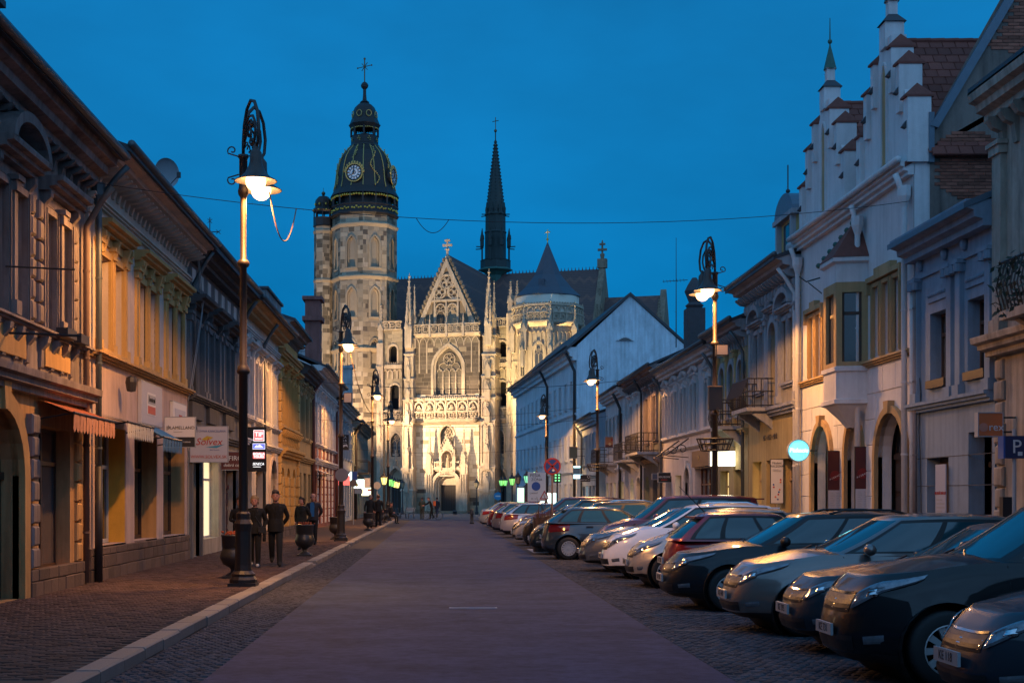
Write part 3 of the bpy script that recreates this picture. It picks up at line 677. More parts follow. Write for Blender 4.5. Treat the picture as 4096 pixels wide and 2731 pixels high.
# ---------------- aisle bays
def bay(z0x,z1x,zy_b,zyr,arch1,arch2,winr,porr,v=1.2,right=False):
    u0,_=Z5(z0x,900,v); u1,_=Z5(z1x,900,v); _,zb=Z5((z0x+z1x)/2,zy_b,v); _,zr_=Z5((z0x+z1x)/2,zyr,v); ops=[]
    for A,rs in ((arch1,.5),(arch2,.5)):
        a,zt_=Z5(A[0],A[2],v); b,zb_=Z5(A[1],A[3],v); ops.append((a,b,zb_,zt_,(b-a)*rs,aROUND))
    a,zt_=Z5(winr[0],winr[2],v); b,zb_=Z5(winr[1],winr[3],v); ops.append((a,b,zb_,zt_,(b-a)*.8,aGOTH))
    c,zp=Z5(porr[0],porr[2],v); d,_=Z5(porr[1],porr[2],v); ops.append((c,d,0,zp,(d-c)*.75,aGOTH))
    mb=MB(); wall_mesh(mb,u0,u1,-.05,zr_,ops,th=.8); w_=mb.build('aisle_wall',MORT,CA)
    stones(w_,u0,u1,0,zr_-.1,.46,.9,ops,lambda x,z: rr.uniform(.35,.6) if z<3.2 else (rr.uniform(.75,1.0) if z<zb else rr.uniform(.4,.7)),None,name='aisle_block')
    for o in ops[:2]:
        MB().quad((o[0]-.1,.85+v-v,o[2]),(o[1]+.1,.85,o[2]),(o[1]+.1,.85,o[3]),(o[0]-.1,.85,o[3])).build('gallery_shade_sheet',DARK,w_,fix=False)  # near-black sheet stands in for the shade inside the gallery arch
        mb=MB(); archband(mb,o[0]-.1,o[1]+.1,o[3]-o[4],o[4]+.12,.2,-.1,.02,aROUND,legs=o[3]-o[4]-o[2]); mb.build('gallery_arch',ST,w_)
    o=ops[2]; mb=MB(); archband(mb,o[0]-.1,o[1]+.1,o[3]-o[4],o[4]+.1,.2,-.08,.02,legs=o[3]-o[4]-o[2]); mb.box(o[0]-.2,o[1]+.2,-.12,.1,o[2]-.25,o[2]); gothic_window(mb,o[0]+.12,o[1]-.12,o[2],o[3]-.14,.3,2,.08); wo=mb.build('aisle_window',ST,w_)
    put('pane',MB().quad((o[0],.45,o[2]),(o[1],.45,o[2]),(o[1],.45,o[3]),(o[0],.45,o[3])).mesh('pane',LEAD,fix=False),wo)
    o=ops[3]; mb=MB(); zsp=o[3]-o[4]
    for k,(t,yy) in enumerate(((.28,-.2),(.16,.05),(.12,.25))): archband(mb,o[0]-.25+.2*k,o[1]+.25-.2*k,zsp,o[4]+.3-.2*k,t,yy,yy+.3,legs=zsp)
    xm=(o[0]+o[1])/2; mb.lathe([(.12,o[3]+.2),(.2,o[3]+.8),(.08,o[3]+.9),(.08,o[3]+2.0)],6,xm,-.1); mb.box(xm-.35,xm+.35,-.18,-.02,o[3]+1.35,o[3]+1.55)
    for s in (-1,1): crocket_row(mb,(xm+s*(o[1]-o[0])*.55,-.1,zsp+.4),(xm+s*.1,-.1,o[3]+.5),6,.13)
    po=mb.build('side_portal',ST,w_)
    MB().quad((o[0],.5,0),(o[1],.5,0),(o[1],.5,zsp),(o[0],.5,zsp)).build('portal_door',BROWNF_C,po,fix=False); MB().quad((o[0],.49,zsp),(o[1],.49,zsp),(o[1],.49,o[3]),(o[0],.49,o[3])).build('tympanum',STO,po,fix=False)
    for child in w_.children: pass
    w_.location=(0,v,0)
    _,zz=Z5((z0x+z1x)/2,zy_b+55,v)
    MB().prism([(v+.02,zz-.5),(v-.3,zz-.25),(v-.5,zz),(v+.02,zz)],u0,u1,'x').build('aisle_ledge',ST,CA); balustrade(CA,u0,u1,v-.35,zz,zb-zz,3)
    balustrade(CA,u0,u1,v-.2,zr_,1.0,3)
    # little gallery with small lancets
    yy=700 if not right else 690; _,zl=Z5((z0x+z1x)/2,yy,v); mb=MB(); mb.box(u0,u1,v-.25,v+.02,zl-.45,zl); nn=4; w2=(u1-u0)/nn
    for i in range(nn): archband(mb,u0+w2*i,u0+w2*(i+1),zl-.85,.35,.1,v-.2,v+.02,legs=.75)
    for i in range(10): mb.lathe([(.06,zl),(.03,zl+.3)],4,u0+(u1-u0)*(i+.5)/10,v-.15)
    mb.build('triforium_gallery',ST,CA)
    return u0,u1
BROWNF_C=mat('old_oak_door',(.035,.022,.016),.7,var=.3,scale=8,bump=.3,bscale=30)
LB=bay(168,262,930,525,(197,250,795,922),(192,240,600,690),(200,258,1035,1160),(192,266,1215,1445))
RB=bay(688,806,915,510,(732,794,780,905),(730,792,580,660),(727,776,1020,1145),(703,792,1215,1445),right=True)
# ---------------- buttresses with panelling and pinnacles
def buttress(z0x,z1x,v,ztop_zy,steps=(1330,1210,870,770),nm='buttress',pin=(250,)):
    u0,_=Z5(z0x,900,v); u1,_=Z5(z1x,900,v); um=(u0+u1)/2; _,zt_=Z5(z0x,ztop_zy,v); w=u1-u0
    zs_=[Z5(z0x,s,v)[1] for s in steps]; mb=MB(); lev=[0]+zs_+[zt_]; dv=0
    for i in range(len(lev)-1):
        f=.16*i; mb.box(u0+.03*i,u1-.03*i,v+f,1.6,lev[i],lev[i+1]); mb.prism([(v+f-.1,lev[i+1]-.16),(v+f-.1,lev[i+1]-.06),(v+f+.2,lev[i+1]+.14),(1.6,lev[i+1]+.14),(1.6,lev[i+1]-.16)],u0-.08+.03*i,u1+.08-.03*i,'x')
        if lev[i+1]-lev[i]>1.2:
            for x in (-.22,.22): archband(mb,um+x*w-w*.17,um+x*w+w*.17,lev[i+1]-.75,.4,.07,v+f-.09,v+f+.02,legs=lev[i+1]-lev[i]-1.2)
    o=mb.build(nm,ST,CA); n=len(lev)-2
    for i in range(1,n+1):   # engaged pinnacles on the face
        if lev[i+1]-lev[i]>2.2: q=MB(); pinnacle(q,um,v+.16*(i-1)+.02,lev[i]-.3,(lev[i+1]-lev[i])*.95,w*.34); q.build('engaged_pinnacle',ST,o)
    return um,zt_,w,o
for spec in ((255,312,-1.5,560,(1325,1220,985,870,765,640)),(646,724,-1.5,545,(1325,1210,975,860,750,640))):
    um,zt_,w,o=buttress(*spec); v=spec[2]+.9
    for dx,dv,hh,ww in ((0,0,8.4,.62),(-.4,.5,6.5,.4),(.45,.5,7.2,.4),(-.1,-.5,5.5,.42),(.3,-.55,4.8,.36)): q=MB(); pinnacle(q,um+dx,v+dv,zt_-1.2,hh,ww); q.build('pinnacle',ST,CA)
for zx,v,zqt,zqb in ((148,.6,590,1000),(800,.2,440,1100),(833,-.2,440,1100)):   # clustered shafts at the corners
    u,za_=Z5(zx,zqt,v); w=.75; mb=MB(); mb.box(u-w/2,u+w/2,v,v+1.6,-.05,za_); 
    for z in (3.2,6.5,9.6,13,16.5):
        if z<za_: mb.box(u-w/2-.07,u+w/2+.07,v-.07,v+1.6,z,z+.16)
    o=mb.build('corner_buttress',ST,CA)
    for z in (4,8,12.5): q=MB(); pinnacle(q,u,v-.05,z,3.6,.36); q.build('engaged_pinnacle',ST,o)
    q=MB(); pinnacle(q,u,v+.5,za_-.5,4.2 if zqt<500 else 5,.55); q.build('pinnacle',ST,CA)
# ---------------- main portal
pv=-.9; pt=MB()
for k,(t,yy) in enumerate(((.34,pv),(.24,pv+.25),(.2,pv+.5))): archband(pt,d0-.88+.3*k,d1+.88-.3*k,zt-.2,1.75-.28*k,t,yy,yy+.3,aROUND,legs=zt-.2)
pm=(d0+d1)/2; po=pt.build('main_portal',ST,CA)
MB().box(d0,d1,.15,.25,0,zt-.1).build('portal_door',BROWNF_C,po); dd=MB()
for i in range(9): x=d0+(d1-d0)*(i+.5)/9; dd.box(x-.012,x+.012,.13,.16,0,zt-.1)
dd.build('door_boards',IRON,po); MB().prism([(d0-.1,zt-.1)]+arch_pts(d0-.1,d1+.1,zt-.1,1.1,aROUND)+[(d1+.1,zt-.1)],-.1,.12,'y').build('tympanum',ST,po)
pw,_=Z5(377,1400,pv); pe,_=Z5(588,1400,pv); _,zc=Z5(480,1215,pv)
q=MB(); q.box(pw+.9,d0-.85,pv+.3,.02,0,zc-.2); q.box(d1+.85,pe-.9,pv+.3,.02,0,zc-.2); q.box(d0-.85,d1+.85,pv+.3,.02,zt+1.4,zc-.2); q.box(pw+.5,pe-.5,pv+.1,.02,zc-.25,zc); q.build('portal_front',ST,po)
for x in (pw+.45,pe-.45):
    q=MB(); q.box(x-.45,x+.45,pv-.1,.02,0,2.2).box(x-.4,x+.4,pv,.02,2.2,4.4).box(x-.5,x+.5,pv-.15,.02,2.1,2.25)
    for dx in (-.27,0,.27): q.tube([(x+dx,pv-.06,0),(x+dx,pv-.06,4.3)],.07,6)
    q.build('portal_pier',ST,po)
    for dx,hh in ((0,5.4),(-.3,2.9),(.3,2.9)): q=MB(); pinnacle(q,x+dx,pv+.2,4.0,hh,.42 if dx==0 else .28); q.build('portal_pinnacle',ST,po)
for s in (-1,1): q=MB(); balw=(d0-.6-pw-.9); put('portal_parapet',balpanel(1.0,.7,ST),po,((pw+1.5) if s<0 else (pe-1.5),pv+.2,zc))
n0,zn0=Z5(449,1225,pv); n1,zn1=Z5(520,1105,pv); nm=(n0+n1)/2
q=MB(); q.box(n0,n0+.22,pv,.02,zn0,zn0+2.2).box(n1-.22,n1,pv,.02,zn0,zn0+2.2).box(n0,n1,-.15,.02,zn0,zn0+2.4); archband(q,n0+.1,n1-.1,zn0+1.5,.8,.16,pv-.05,.0); q.prism([(n0-.05,zn0+2.1),(n1+.05,zn0+2.1),(nm,zn0+3.6)],pv+.05,.02,'y')
for x in (n0,n1): pinnacle(q,x+.05,pv+.1,zn0-.3,3.9,.24)
for s in (-1,1): crocket_row(q,(nm+s*.85,pv,zn0+2.2),(nm,pv,zn0+3.7),5,.13)
q.build('portal_niche',ST,po); q=MB(); q.lathe([(.25,zn0+.1),(.3,zn0+.5),(.18,zn0+1.1),(.22,zn0+1.3),(.08,zn0+1.42),(.13,zn0+1.6),(0.01,zn0+1.75)],8,nm,-.45); q.build('niche_figure',STO,po)
put('niche_tracery',balpanel(1.6,.7,ST),po,(nm,pv,zn0-.75)); 
MB().box(pw-.3,pe+.3,pv-.9,.0,-.02,.14).box(pw,pe,pv-.5,.0,.14,.28).build('portal_steps',STD,po)
# ---------------- clock tower
tv=6.0; tu=cu(1458,tv); tY=OY-tu*sS+tv*cS
def tz(zy): return zat(200+zy/1.426,tY)
TR=129/5688*tY
def tr(px): return px/1.426/5688*tY
ang0=TH-PI/2     # a corner of the octagon looks at the street
def octface(i,r):
    a=ang0+i*PI/4; b=a+PI/4; P=Vector((tu+r*cos(a),tv+r*sin(a),0)); Q=Vector((tu+r*cos(b),tv+r*sin(b),0)); return P,Q
tz_s=[0,tz(1568+150),tz(1315),tz(1020),tz(950)]
tower=MB().lathe([(TR*.93,0),(TR*.93,tz(955))],8,tu,tv,ang0).build('clock_tower',MORT,CA)
cntT=[0]; rrT=random.Random(8)
for i in (0,-1,-2,1,2,3,4,5):
    P,Q=octface(i,TR); d=(Q-P); L=d.length; d=d/L; n=Vector((-d.y,d.x,0)); 
    def T(vv,P=P,d=d,n=n): w=P+d*vv[0]+n*vv[1]; return (w.x,w.y,vv[2])
    ops=[]; narrow=L*.42 if i in (0,-1) else L*.34
    for za_,zb_ in ((1085,1262),(1372,1540),(1660,1830)): ops.append((L/2-narrow/2,L/2+narrow/2,tz(zb_),tz(za_),narrow*.85,aGOTH))
    mb=MB(); wall_mesh(mb,0,L,0,tz(955),ops,th=.5); mb.v=[T(x) for x in mb.v]; fo=mb.build('tower_face',MORT,tower,fix=False)
    for o in ops:
        mb=MB(); archband(mb,o[0]-.12,o[1]+.12,o[3]-o[4],o[4]+.14,.2,-.1,.02,legs=o[3]-o[4]-o[2]); archband(mb,o[0]+.12,o[1]-.12,o[3]-o[4],o[4]-.14,.16,.12,.3,legs=o[3]-o[4]-o[2]); mb.box(o[0]-.15,o[1]+.15,-.12,.1,o[2]-.18,o[2])
        gothic_window(mb,o[0]+.26,o[1]-.26,o[2],o[3]-.3,.3,2,.09); mb.v=[T(x) for x in mb.v]; wo=mb.build('tower_window',STO,tower)
        q=MB().quad((o[0],.45,o[2]),(o[1],.45,o[2]),(o[1],.45,o[3]),(o[0],.45,o[3])); q.v=[T(x) for x in q.v]; put('pane',q.mesh('pane',mat('louvre_dark',(.02,.022,.03),.5,var=.3,bump=.2),fix=False),wo)
    if i in (0,-1,-2,1):
        stones(tower,0,L,9,tz(955),.52,.8,[(o[0]-.16,o[1]+.16,o[2]-.2,o[3]+.18,o[4],aGOTH) for o in ops],lambda x,z: rrT.choice((.26,.3,.4,.5,.6,.65,.72,.86)),lambda t: STDK if t<.28 else (STO if t<.83 else ST),name='tower_stone',cnt=cntT,T=T,rr=rrT) if i in (0,-1) else stones(tower,0,L,9,tz(955),.52,.8,[(o[0]-.16,o[1]+.16,o[2]-.2,o[3]+.18,o[4],aGOTH) for o in ops],lambda x,z: rrT.choice((.26,.3,.4,.5,.6,.65,.72)),None,name='tower_side_stone',T=T,rr=rrT)
for zy in (1718,1315,1020): z=tz(zy); MB().lathe([(TR*1.0,z-.35),(TR*1.05,z-.05),(TR*1.06,z+.08),(TR*1.0,z+.3)],8,tu,tv,ang0).build('tower_string_course',STO,tower)
z0,z1=tz(962),tz(840)
gl=MB().lathe([(TR*1.0,z0-.1),(tr(195),z0+.1),(tr(195),z0+.25),(tr(188),z0+.3),(tr(188),z0+1.05),(tr(194),z0+1.1),(tr(194),z0+1.22)],16,tu,tv,ang0).build('tower_gallery',BLK,tower)
q=MB(); q.lathe([(tr(150),z0),(tr(150),z1)],8,tu,tv,ang0)
q.build('gallery_core',BLK,gl); gd=MB()
for i in range(16):
    a=ang0+i*PI/8; r=tr(186); MB().tube([(tu+r*cos(a),tv+r*sin(a),z0+1.2),(tu+r*cos(a),tv+r*sin(a),z1)],.13,6).build('gallery_post',BLK,gl)
    a+=PI/16; r=tr(186)*cos(PI/16)
    for k in range(5):
        t=(k-2)*.2; c=Vector((tu+r*cos(a)-sin(a)*t*1.6,tv+r*sin(a)+cos(a)*t*1.6,z1-.28-.35*abs(t)**1.5)); gd.ball(c,.16,5,3)
        c=Vector((tu+(r+.06)*cos(a)-sin(a)*t*1.3,tv+(r+.06)*sin(a)+cos(a)*t*1.3,z0+.66+.12*(1-abs(k-2)/2)*(-1)**k)); gd.ball(c,.13,5,3)
tag(gd.build('gilded_ornament',GLD,gl),kind='stuff')
prof=[(197,845),(193,835),(176,805),(167,770),(163,740),(160,710),(154,680),(146,650),(135,620),(118,592),(98,572),(85,556)]
dome=MB().lathe([(tr(a),tz(b)) for a,b in prof],16,tu,tv,ang0,cap=False).build('tower_dome',BLK,tower,smooth=False)
gd=MB()
for i in range(16):
    a=ang0+i*PI/8; gd.tube([(tu+tr(p)*1.012*cos(a),tv+tr(p)*1.012*sin(a),tz(b)) for p,b in prof[2:]],.055,4)
for i in range(8):   # scrolls between the ribs
    a=ang0+PI/8+i*PI/4
    for k in range(26):
        t=k/25; b=800-230*t; p=[x for x in prof if x[1]<=b+18][0][0]; aa=a+.17*sin(t*9)*(1-t*.5); 
        if i not in (7,) or t>.65: gd.ball((tu+tr(p)*1.03*cos(aa),tv+tr(p)*1.03*sin(aa),tz(b)),.095,5,3)
tag(gd.build('gilded_ribs',mat('dull_gilding',(.44,.33,.10),.45,metal=.25,var=.3,scale=6),dome),kind='stuff')
CLW=mat('clock_white',(.62,.64,.66),.5,var=.05,bump=0); CLK=mat('clock_black',(.01,.01,.012),.5,var=0,bump=0)
for i in (-1,0):
    a=ang0+PI/8+i*PI/4 if False else ang0+(-.29 if i==-1 else PI/2-.29)
    r=tr(166)+.05; zc_=tz(735); cl=empty('clock_face',(tu+r*cos(a),tv+r*sin(a),zc_),a+PI/2,parent=dome); rad=tr(42)
    def disc(rd,y0,y1,mt,nm,n=28): return MB().prism([(rd*cos(2*PI*k/n),rd*sin(2*PI*k/n)) for k in range(n)],y0,y1,'y').build(nm,mt,cl)
    disc(rad*1.18,-.1,.9,BLK,'clock_housing'); disc(rad,-.16,-.1,CLW,'dial'); q=MB(); ring(q,(0,0),rad,.06,-.19,-.15,28); ring(q,(0,0),rad*.62,.05,-.19,-.15,24); ring(q,(0,0),rad*.25,.05,-.19,-.15,16)
    for k in range(12):
        t=PI/2-k*PI/6; 
        for o_ in (-.035,.035): q.tube([(rad*.68*cos(t+o_),-.18,rad*.68*sin(t+o_)),(rad*.93*cos(t+o_),-.18,rad*.93*sin(t+o_))],.03,4)
    q.build('numerals',CLK,cl); q=MB()
    for t,l in ((PI/2+.12,.8),(PI*1.22,.55)): q.tube([(0,-.22,0),(rad*l*cos(t),-.22,rad*l*sin(t))],[.07,.03],4)
    q.build('hands',CLK,cl); q=MB(); ring(q,(0,0),rad*1.25,.12,-.2,-.1,24)
    for k in range(11): t=.05+k*PI/10.8; q.ball((rad*1.33*cos(t),-.12,rad*1.33*sin(t)+.05),.12,5,3,1.6)
    q.build('gilded_frame',mat('dull_gilding',(.34,.27,.10)),cl)
z0,z1=tz(552),tz(430)
ln=MB().lathe([(tr(88),z0-.05),(tr(84),z0+.15),(tr(78),z0+.25),(tr(78),z0+1.15),(tr(80),z0+1.2)],8,tu,tv,ang0).build('lantern',BLK,tower)
for i in range(8):
    a=ang0+i*PI/4; MB().tube([(tu+tr(76)*cos(a),tv+tr(76)*sin(a),z0+1.1),(tu+tr(76)*cos(a),tv+tr(76)*sin(a),z1)],.13,6).build('lantern_post',BLK,ln)
MB().lathe([(tr(74),z1-.45),(tr(80),z1-.4),(tr(92),z1+.02),(tr(86),z1+.12),(tr(74),z1+.75),(tr(70),tz(385)),(tr(66),tz(350)),(tr(56),tz(328)),(tr(40),tz(312)),(tr(24),tz(303)),(tr(28),tz(298)),(tr(12),tz(285)),(tr(9),tz(250)),(tr(9),tz(225)),(tr(20),tz(212)),(tr(22),tz(200)),(tr(15),tz(188)),(tr(3),tz(180))],8,tu,tv,ang0,cap=False).build('lantern_roof',BLK,ln)
gd=MB()
for i in range(8):
    a=ang0+PI/8+i*PI/4
    for k in range(5): t=(k-2)*.14; gd.ball((tu+tr(76)*cos(a)-sin(a)*t*1.5,tv+tr(76)*sin(a)+cos(a)*t*1.5,z1-.45-.2*abs(t)),.09,5,3); gd.ball((tu+tr(76)*cos(a)-sin(a)*t*(1 if k%2 else .4),tv+tr(76)*sin(a)+cos(a)*t*(1 if k%2 else .4),z0+.7+(.2 if k==2 else (-.2 if k==4 else 0))),.08,5,3)
    gd.tube([(tu+tr(72)*cos(a)-sin(a)*.32*cos(t),tv+tr(72)*sin(a)+cos(a)*.32*cos(t),tz(375)+.36*sin(t)) for t in [x*PI/6 for x in range(13)]],.05,4)
tag(gd.build('gilded_lantern_ornament',_mat['dull_gilding'],ln),kind='stuff')
q=MB().tube([(tu,tv,tz(185)),(tu,tv,tz(48))],.07,6); zc_=tz(95)
for k in range(4):
    t=k*PI/4; l=1.05 if k%2==0 else .6; q.tube([(tu-l*cos(t)*cos(TH),tv+l*cos(t)*sin(TH),zc_-l*sin(t)),(tu+l*cos(t)*cos(TH),tv-l*cos(t)*sin(TH),zc_+l*sin(t))],.045,5)
q.ball((tu,tv,zc_),.16,8,5); q.ball((tu-1.05*cos(TH),tv+1.05*sin(TH),zc_),.1); q.ball((tu+1.05*cos(TH),tv-1.05*sin(TH),zc_),.1); q.ball((tu,tv,tz(50)),.14); q.build('tower_cross',mat('dark_gilding',(.12,.09,.05),.4,metal=.8,var=.1),tower)
# stair turret
su=cu(1200+133/1.426,5.0); sv=5.0; sr=TR*.29
stt=MB().lathe([(sr,0),(sr,tz(1005))],8,su,sv,ang0).build('stair_turret',MORT,CA)
for i in range(-3,3):
    a=ang0+i*PI/4; b=a+PI/4; P=Vector((su+sr*cos(a),sv+sr*sin(a),0)); Q=Vector((su+sr*cos(b),sv+sr*sin(b),0)); d=(Q-P); L=d.length; d=d/L; n=Vector((-d.y,d.x,0))
    stones(stt,0,L,9,tz(1040),.5,.8,[],lambda x,z: rrT.choice((.22,.3,.4,.6,.75,.9)),None,name='turret_stone',T=lambda vv,P=P,d=d,n=n: tuple((P+d*vv[0]+n*vv[1])[:2])+(vv[2],),rr=rrT)
for zy in (1315,1035): z=tz(zy); MB().lathe([(sr,z-.3),(sr*1.1,z),(sr*1.1,z+.12),(sr,z+.3)],8,su,sv,ang0).build('turret_string_course',STO,stt)
MB().lathe([(sr*1.08,tz(1005)),(sr*1.12,tz(1000)),(sr*1.08,tz(995)),(sr*1.08,tz(955)),(sr*1.12,tz(953))],8,su,sv,ang0).build('turret_parapet',BLK,stt)
for i in range(8): a=ang0+i*PI/4; MB().tube([(su+sr*cos(a),sv+sr*sin(a),tz(955)),(su+sr*cos(a),sv+sr*sin(a),tz(915))],.08,5).build('turret_post',BLK,stt)
MB().lathe([(sr*1.0,tz(922)),(sr*1.22,tz(910)),(sr*1.1,tz(900)),(sr*.88,tz(890)),(sr*.92,tz(870)),(sr*.85,tz(850)),(sr*.55,tz(832)),(sr*.15,tz(826)),(sr*.1,tz(818))],8,su,sv,ang0).build('turret_dome',BLK,stt)
q=MB().ball((su,sv,tz(812)),.24,10,6); q.tube([(su,sv,tz(800)),(su,sv,tz(780))],.025,4); q.build('turret_ball',_mat['dark_gilding'],stt)
q=MB()
for i in range(8): a=ang0+PI/8+i*PI/4; q.ball((su+sr*1.1*cos(a),sv+sr*1.1*sin(a),tz(912)),.16,6,3,.7); q.ball((su+sr*.9*cos(a),sv+sr*.9*sin(a),tz(878)),.13,5,3,1.4)
tag(q.build('gilded_ornament',GLD,stt),kind='stuff')
# ---------------- flèche on the crossing
fv=19.3; fY=OY+fv*cS
def fz(zy): return zat(400+zy/1.4256,fY)
def fr(px): return px/1.4256/F*fY
fl=MB().lathe([(.05,fz(1090)),(fr(32),fz(1050)),(fr(44),fz(1000)),(fr(70),fz(982)),(fr(98),fz(972)),(fr(98),fz(966)),(fr(86),fz(960))],8,0,fv,ang0).build('central_spire',VERD,CA)
q=MB().lathe([(fr(86),fz(962)),(fr(86),fz(918)),(fr(88),fz(914))],8,0,fv,ang0); q.build('spire_parapet',VDK,fl)
MB().lathe([(fr(60),fz(920)),(fr(60),fz(760)),(fr(64),fz(755)),(fr(58),fz(745)),(fr(57),fz(662)),(fr(62),fz(655)),(fr(52),fz(640)),(fr(50),fz(600)),(fr(7),fz(245)),(fr(10),fz(240)),(fr(3),fz(225)),(fr(3),fz(175))],8,0,fv,ang0).build('spire_shaft',VDK,fl)
for i in range(8):
    a=ang0+PI/8+i*PI/4; r=fr(83); x,y=r*cos(a),fv+r*sin(a); q=MB().tube([(x,y,fz(920)),(x,y,fz(835))],.09,5); pinnacle(q,x,y,fz(838),fz(735)-fz(838),.34); q.tube([(x,y,fz(842)),(x+.8*cos(a),y+.8*sin(a),fz(842))],.07,5); q.build('spire_pinnacle',VDK,fl)
    r=fr(56); x,y=r*cos(a),fv+r*sin(a); q=MB().tube([(x,y,fz(655)),(x+.65*cos(a),y+.65*sin(a),fz(657))],.07,5); pinnacle(q,x,y,fz(655),fz(585)-fz(655),.2,False); q.build('spire_gargoyle',VDK,fl)
q=MB()
for i in range(8):
    a=ang0+i*PI/4; crocket_row(q,(fr(50)*cos(a),fv+fr(50)*sin(a),fz(600)),(fr(9)*cos(a),fv+fr(9)*sin(a),fz(250)),18,.1)
tag(q.build('spire_crockets',VDK,fl),kind='stuff')
q=MB().ball((0,fv,fz(175)),.2,8,5); q.tube([(0,fv,fz(180)),(0,fv,fz(98))],.05,5); q.tube([(-.45*cS,fv+.45*sS,fz(120)),(.45*cS,fv-.45*sS,fz(120))],.05,5); q.build('spire_cross',_mat['dark_gilding'],fl)
# ---------------- south octagonal chapel tower
cv_=-.5; cuu=cu(1400+990/1.254,cv_); cY=OY-cuu*sS+cv_*cS
def kz(zy): return zat(900+zy/1.2544,cY)
def kr(px): return px/1.254/F*cY
ch=MB().lathe([(kr(150),0),(kr(150),kz(520)),(kr(178),kz(505)),(kr(180),kz(498)),(kr(150),kz(495))],8,cuu,cv_,ang0).build('chapel_tower',ST,CA)
MB().lathe([(kr(158),kz(500)),(kr(158),kz(366))],24,cuu,cv_,ang0).build('drum',mat('white_drum_render',(.66,.60,.50),.9,var=.1,scale=3),ch,smooth=False)
MB().lathe([(kr(172),kz(364)),(kr(170),kz(360)),(kr(128),kz(322)),(kr(72),kz(255)),(kr(3),kz(88))],8,cuu,cv_,ang0+PI/8).build('chapel_roof',mat('slate_blue_lead',(.06,.065,.085),.5,var=.2,scale=3,bump=.15),ch)
MB().tube([(cuu,cv_,kz(92)),(cuu,cv_,kz(22))],.05,5).tube([(cuu-.35*cS,cv_+.35*sS,kz(35)),(cuu+.35*cS,cv_-.35*sS,kz(35))],.05,5).ball((cuu,cv_,kz(70)),.14).build('chapel_cross',GLD,ch)
MB().box(cuu-.35,cuu+.25,cv_-kr(120),cv_-kr(60),kz(318),kz(285)).build('roof_hatch',_mat['slate_blue_lead'],ch)
for i in range(8):
    a=ang0+i*PI/4; am=a+PI/8; r=kr(176); P=Vector((cuu+r*cos(a),cv_+r*sin(a),0)); L=2*r*sin(PI/8); rc=r*cos(PI/8)
    nP=3; wP=L*.8/nP
    for k in range(nP):
        off=(k-1)*wP; o=put('crown_panel',balpanel(wP,kz(452)-kz(500),ST),ch,(cuu+rc*cos(am)-sin(am)*off,cv_+rc*sin(am)+cos(am)*off,kz(500)),am+PI/2)
    q=MB(); 
    for k in range(nP): archband(q,(k-1.5)*wP,(k-.5)*wP,0,(kz(418)-kz(452))*.8,.1,-.08,.08,aROUND)
    q.box(-L/2,L/2,-.14,.14,kz(422)-kz(452),kz(412)-kz(452))
    for k in range(9): q.box(-L/2+L*(k+.3)/9,-L/2+L*(k+.7)/9,-.1,.1,kz(412)-kz(452),kz(405)-kz(452))
    q.build('crown_arcade',ST,ch,loc=(cuu+rc*cos(am),cv_+rc*sin(am),kz(452)),rz=am+PI/2)
    q=MB(); pinnacle(q,P.x,P.y,kz(640),kz(395)-kz(640),.55); pinnacle(q,P.x+.3*cos(a),P.y+.3*sin(a),kz(720),kz(520)-kz(720),.35); q.build('crown_pinnacle',ST,ch)
    # panelled face with window
    q=MB(); rb=kr(150)*cos(PI/8); Lb=2*kr(150)*sin(PI/8)
    for k in range(5): archband(q,-Lb/2+Lb*k/5,-Lb/2+Lb*(k+1)/5,kz(560),.4,.07,-.1,.05,legs=kz(560)-kz(640))
    archband(q,-.9,.9,kz(660),1.5,.2,-.12,.05,legs=kz(660)-kz(760)); q.build('face_arcade',ST,ch,loc=(cuu+rb*cos(am),cv_+rb*sin(am),0),rz=am+PI/2)
    q=MB(); gothic_window(q,-.45,.45,kz(760),kz(622),-.06,2,.07); wo=q.build('chapel_window',ST,ch,loc=(cuu+rb*cos(am),cv_+rb*sin(am),0),rz=am+PI/2)
    put('pane',MB().prism([(-.42,kz(760))]+arch_pts(-.42,.42,kz(650),.75,aGOTH)+[(.42,kz(760))],-.03,.01,'y').mesh('pane',LEAD),wo)
# ---------------- flood lights on the square
def flood(u,v,tu_,tv_,tz_,energy,size,blend,lab,z=.35,col=(1,.70,.39)):
    x=OX+u*cS+v*sS; y=OY-u*sS+v*cS; e=empty('floodlight',(x,y,0),0,lab,'floodlight','floodlights of the cathedral')
    T_=Vector((OX+tu_*cS+tv_*sS,OY-tu_*sS+tv_*cS,tz_))-Vector((x,y,z)); e.rotation_euler=(0,0,math.atan2(T_.y,T_.x)-PI/2); tilt=math.atan2(T_.z,T_.xy.length)
    zb_=0 if z<1 else z-.35
    MB().box(-.18,.18,-.12,.12,zb_,zb_+.08).tube([(-.2,0,zb_+.08),(-.2,0,z)],.02,5).tube([(.2,0,zb_+.08),(.2,0,z)],.02,5).build('bracket',IRON,e)
    if z>1: MB().lathe([(.12,0),(.05,zb_)],8).build('mast',IRON,e)
    h=MB().box(-.19,.19,-.2,.02,-.14,.14).build('housing',IRON,e,loc=(0,0,z)); h.rotation_euler=(tilt,0,0)
    put('lens',MB().quad((-.16,.024,-.11),(.16,.024,-.11),(.16,.024,.11),(-.16,.024,.11)).mesh('lens',glow('flood_lens',(1,.8,.5),12),fix=False),h)
    l=bpy.data.lights.new('flood_beam','SPOT'); l.energy=energy; l.color=col; l.spot_size=R(size); l.spot_blend=blend; l.shadow_soft_size=.12
    o=bpy.data.objects.new('flood_beam',l); C.objects.link(o); o.parent=e; o.location=(0,.08,z); o.rotation_euler=(PI/2+tilt,0,0)
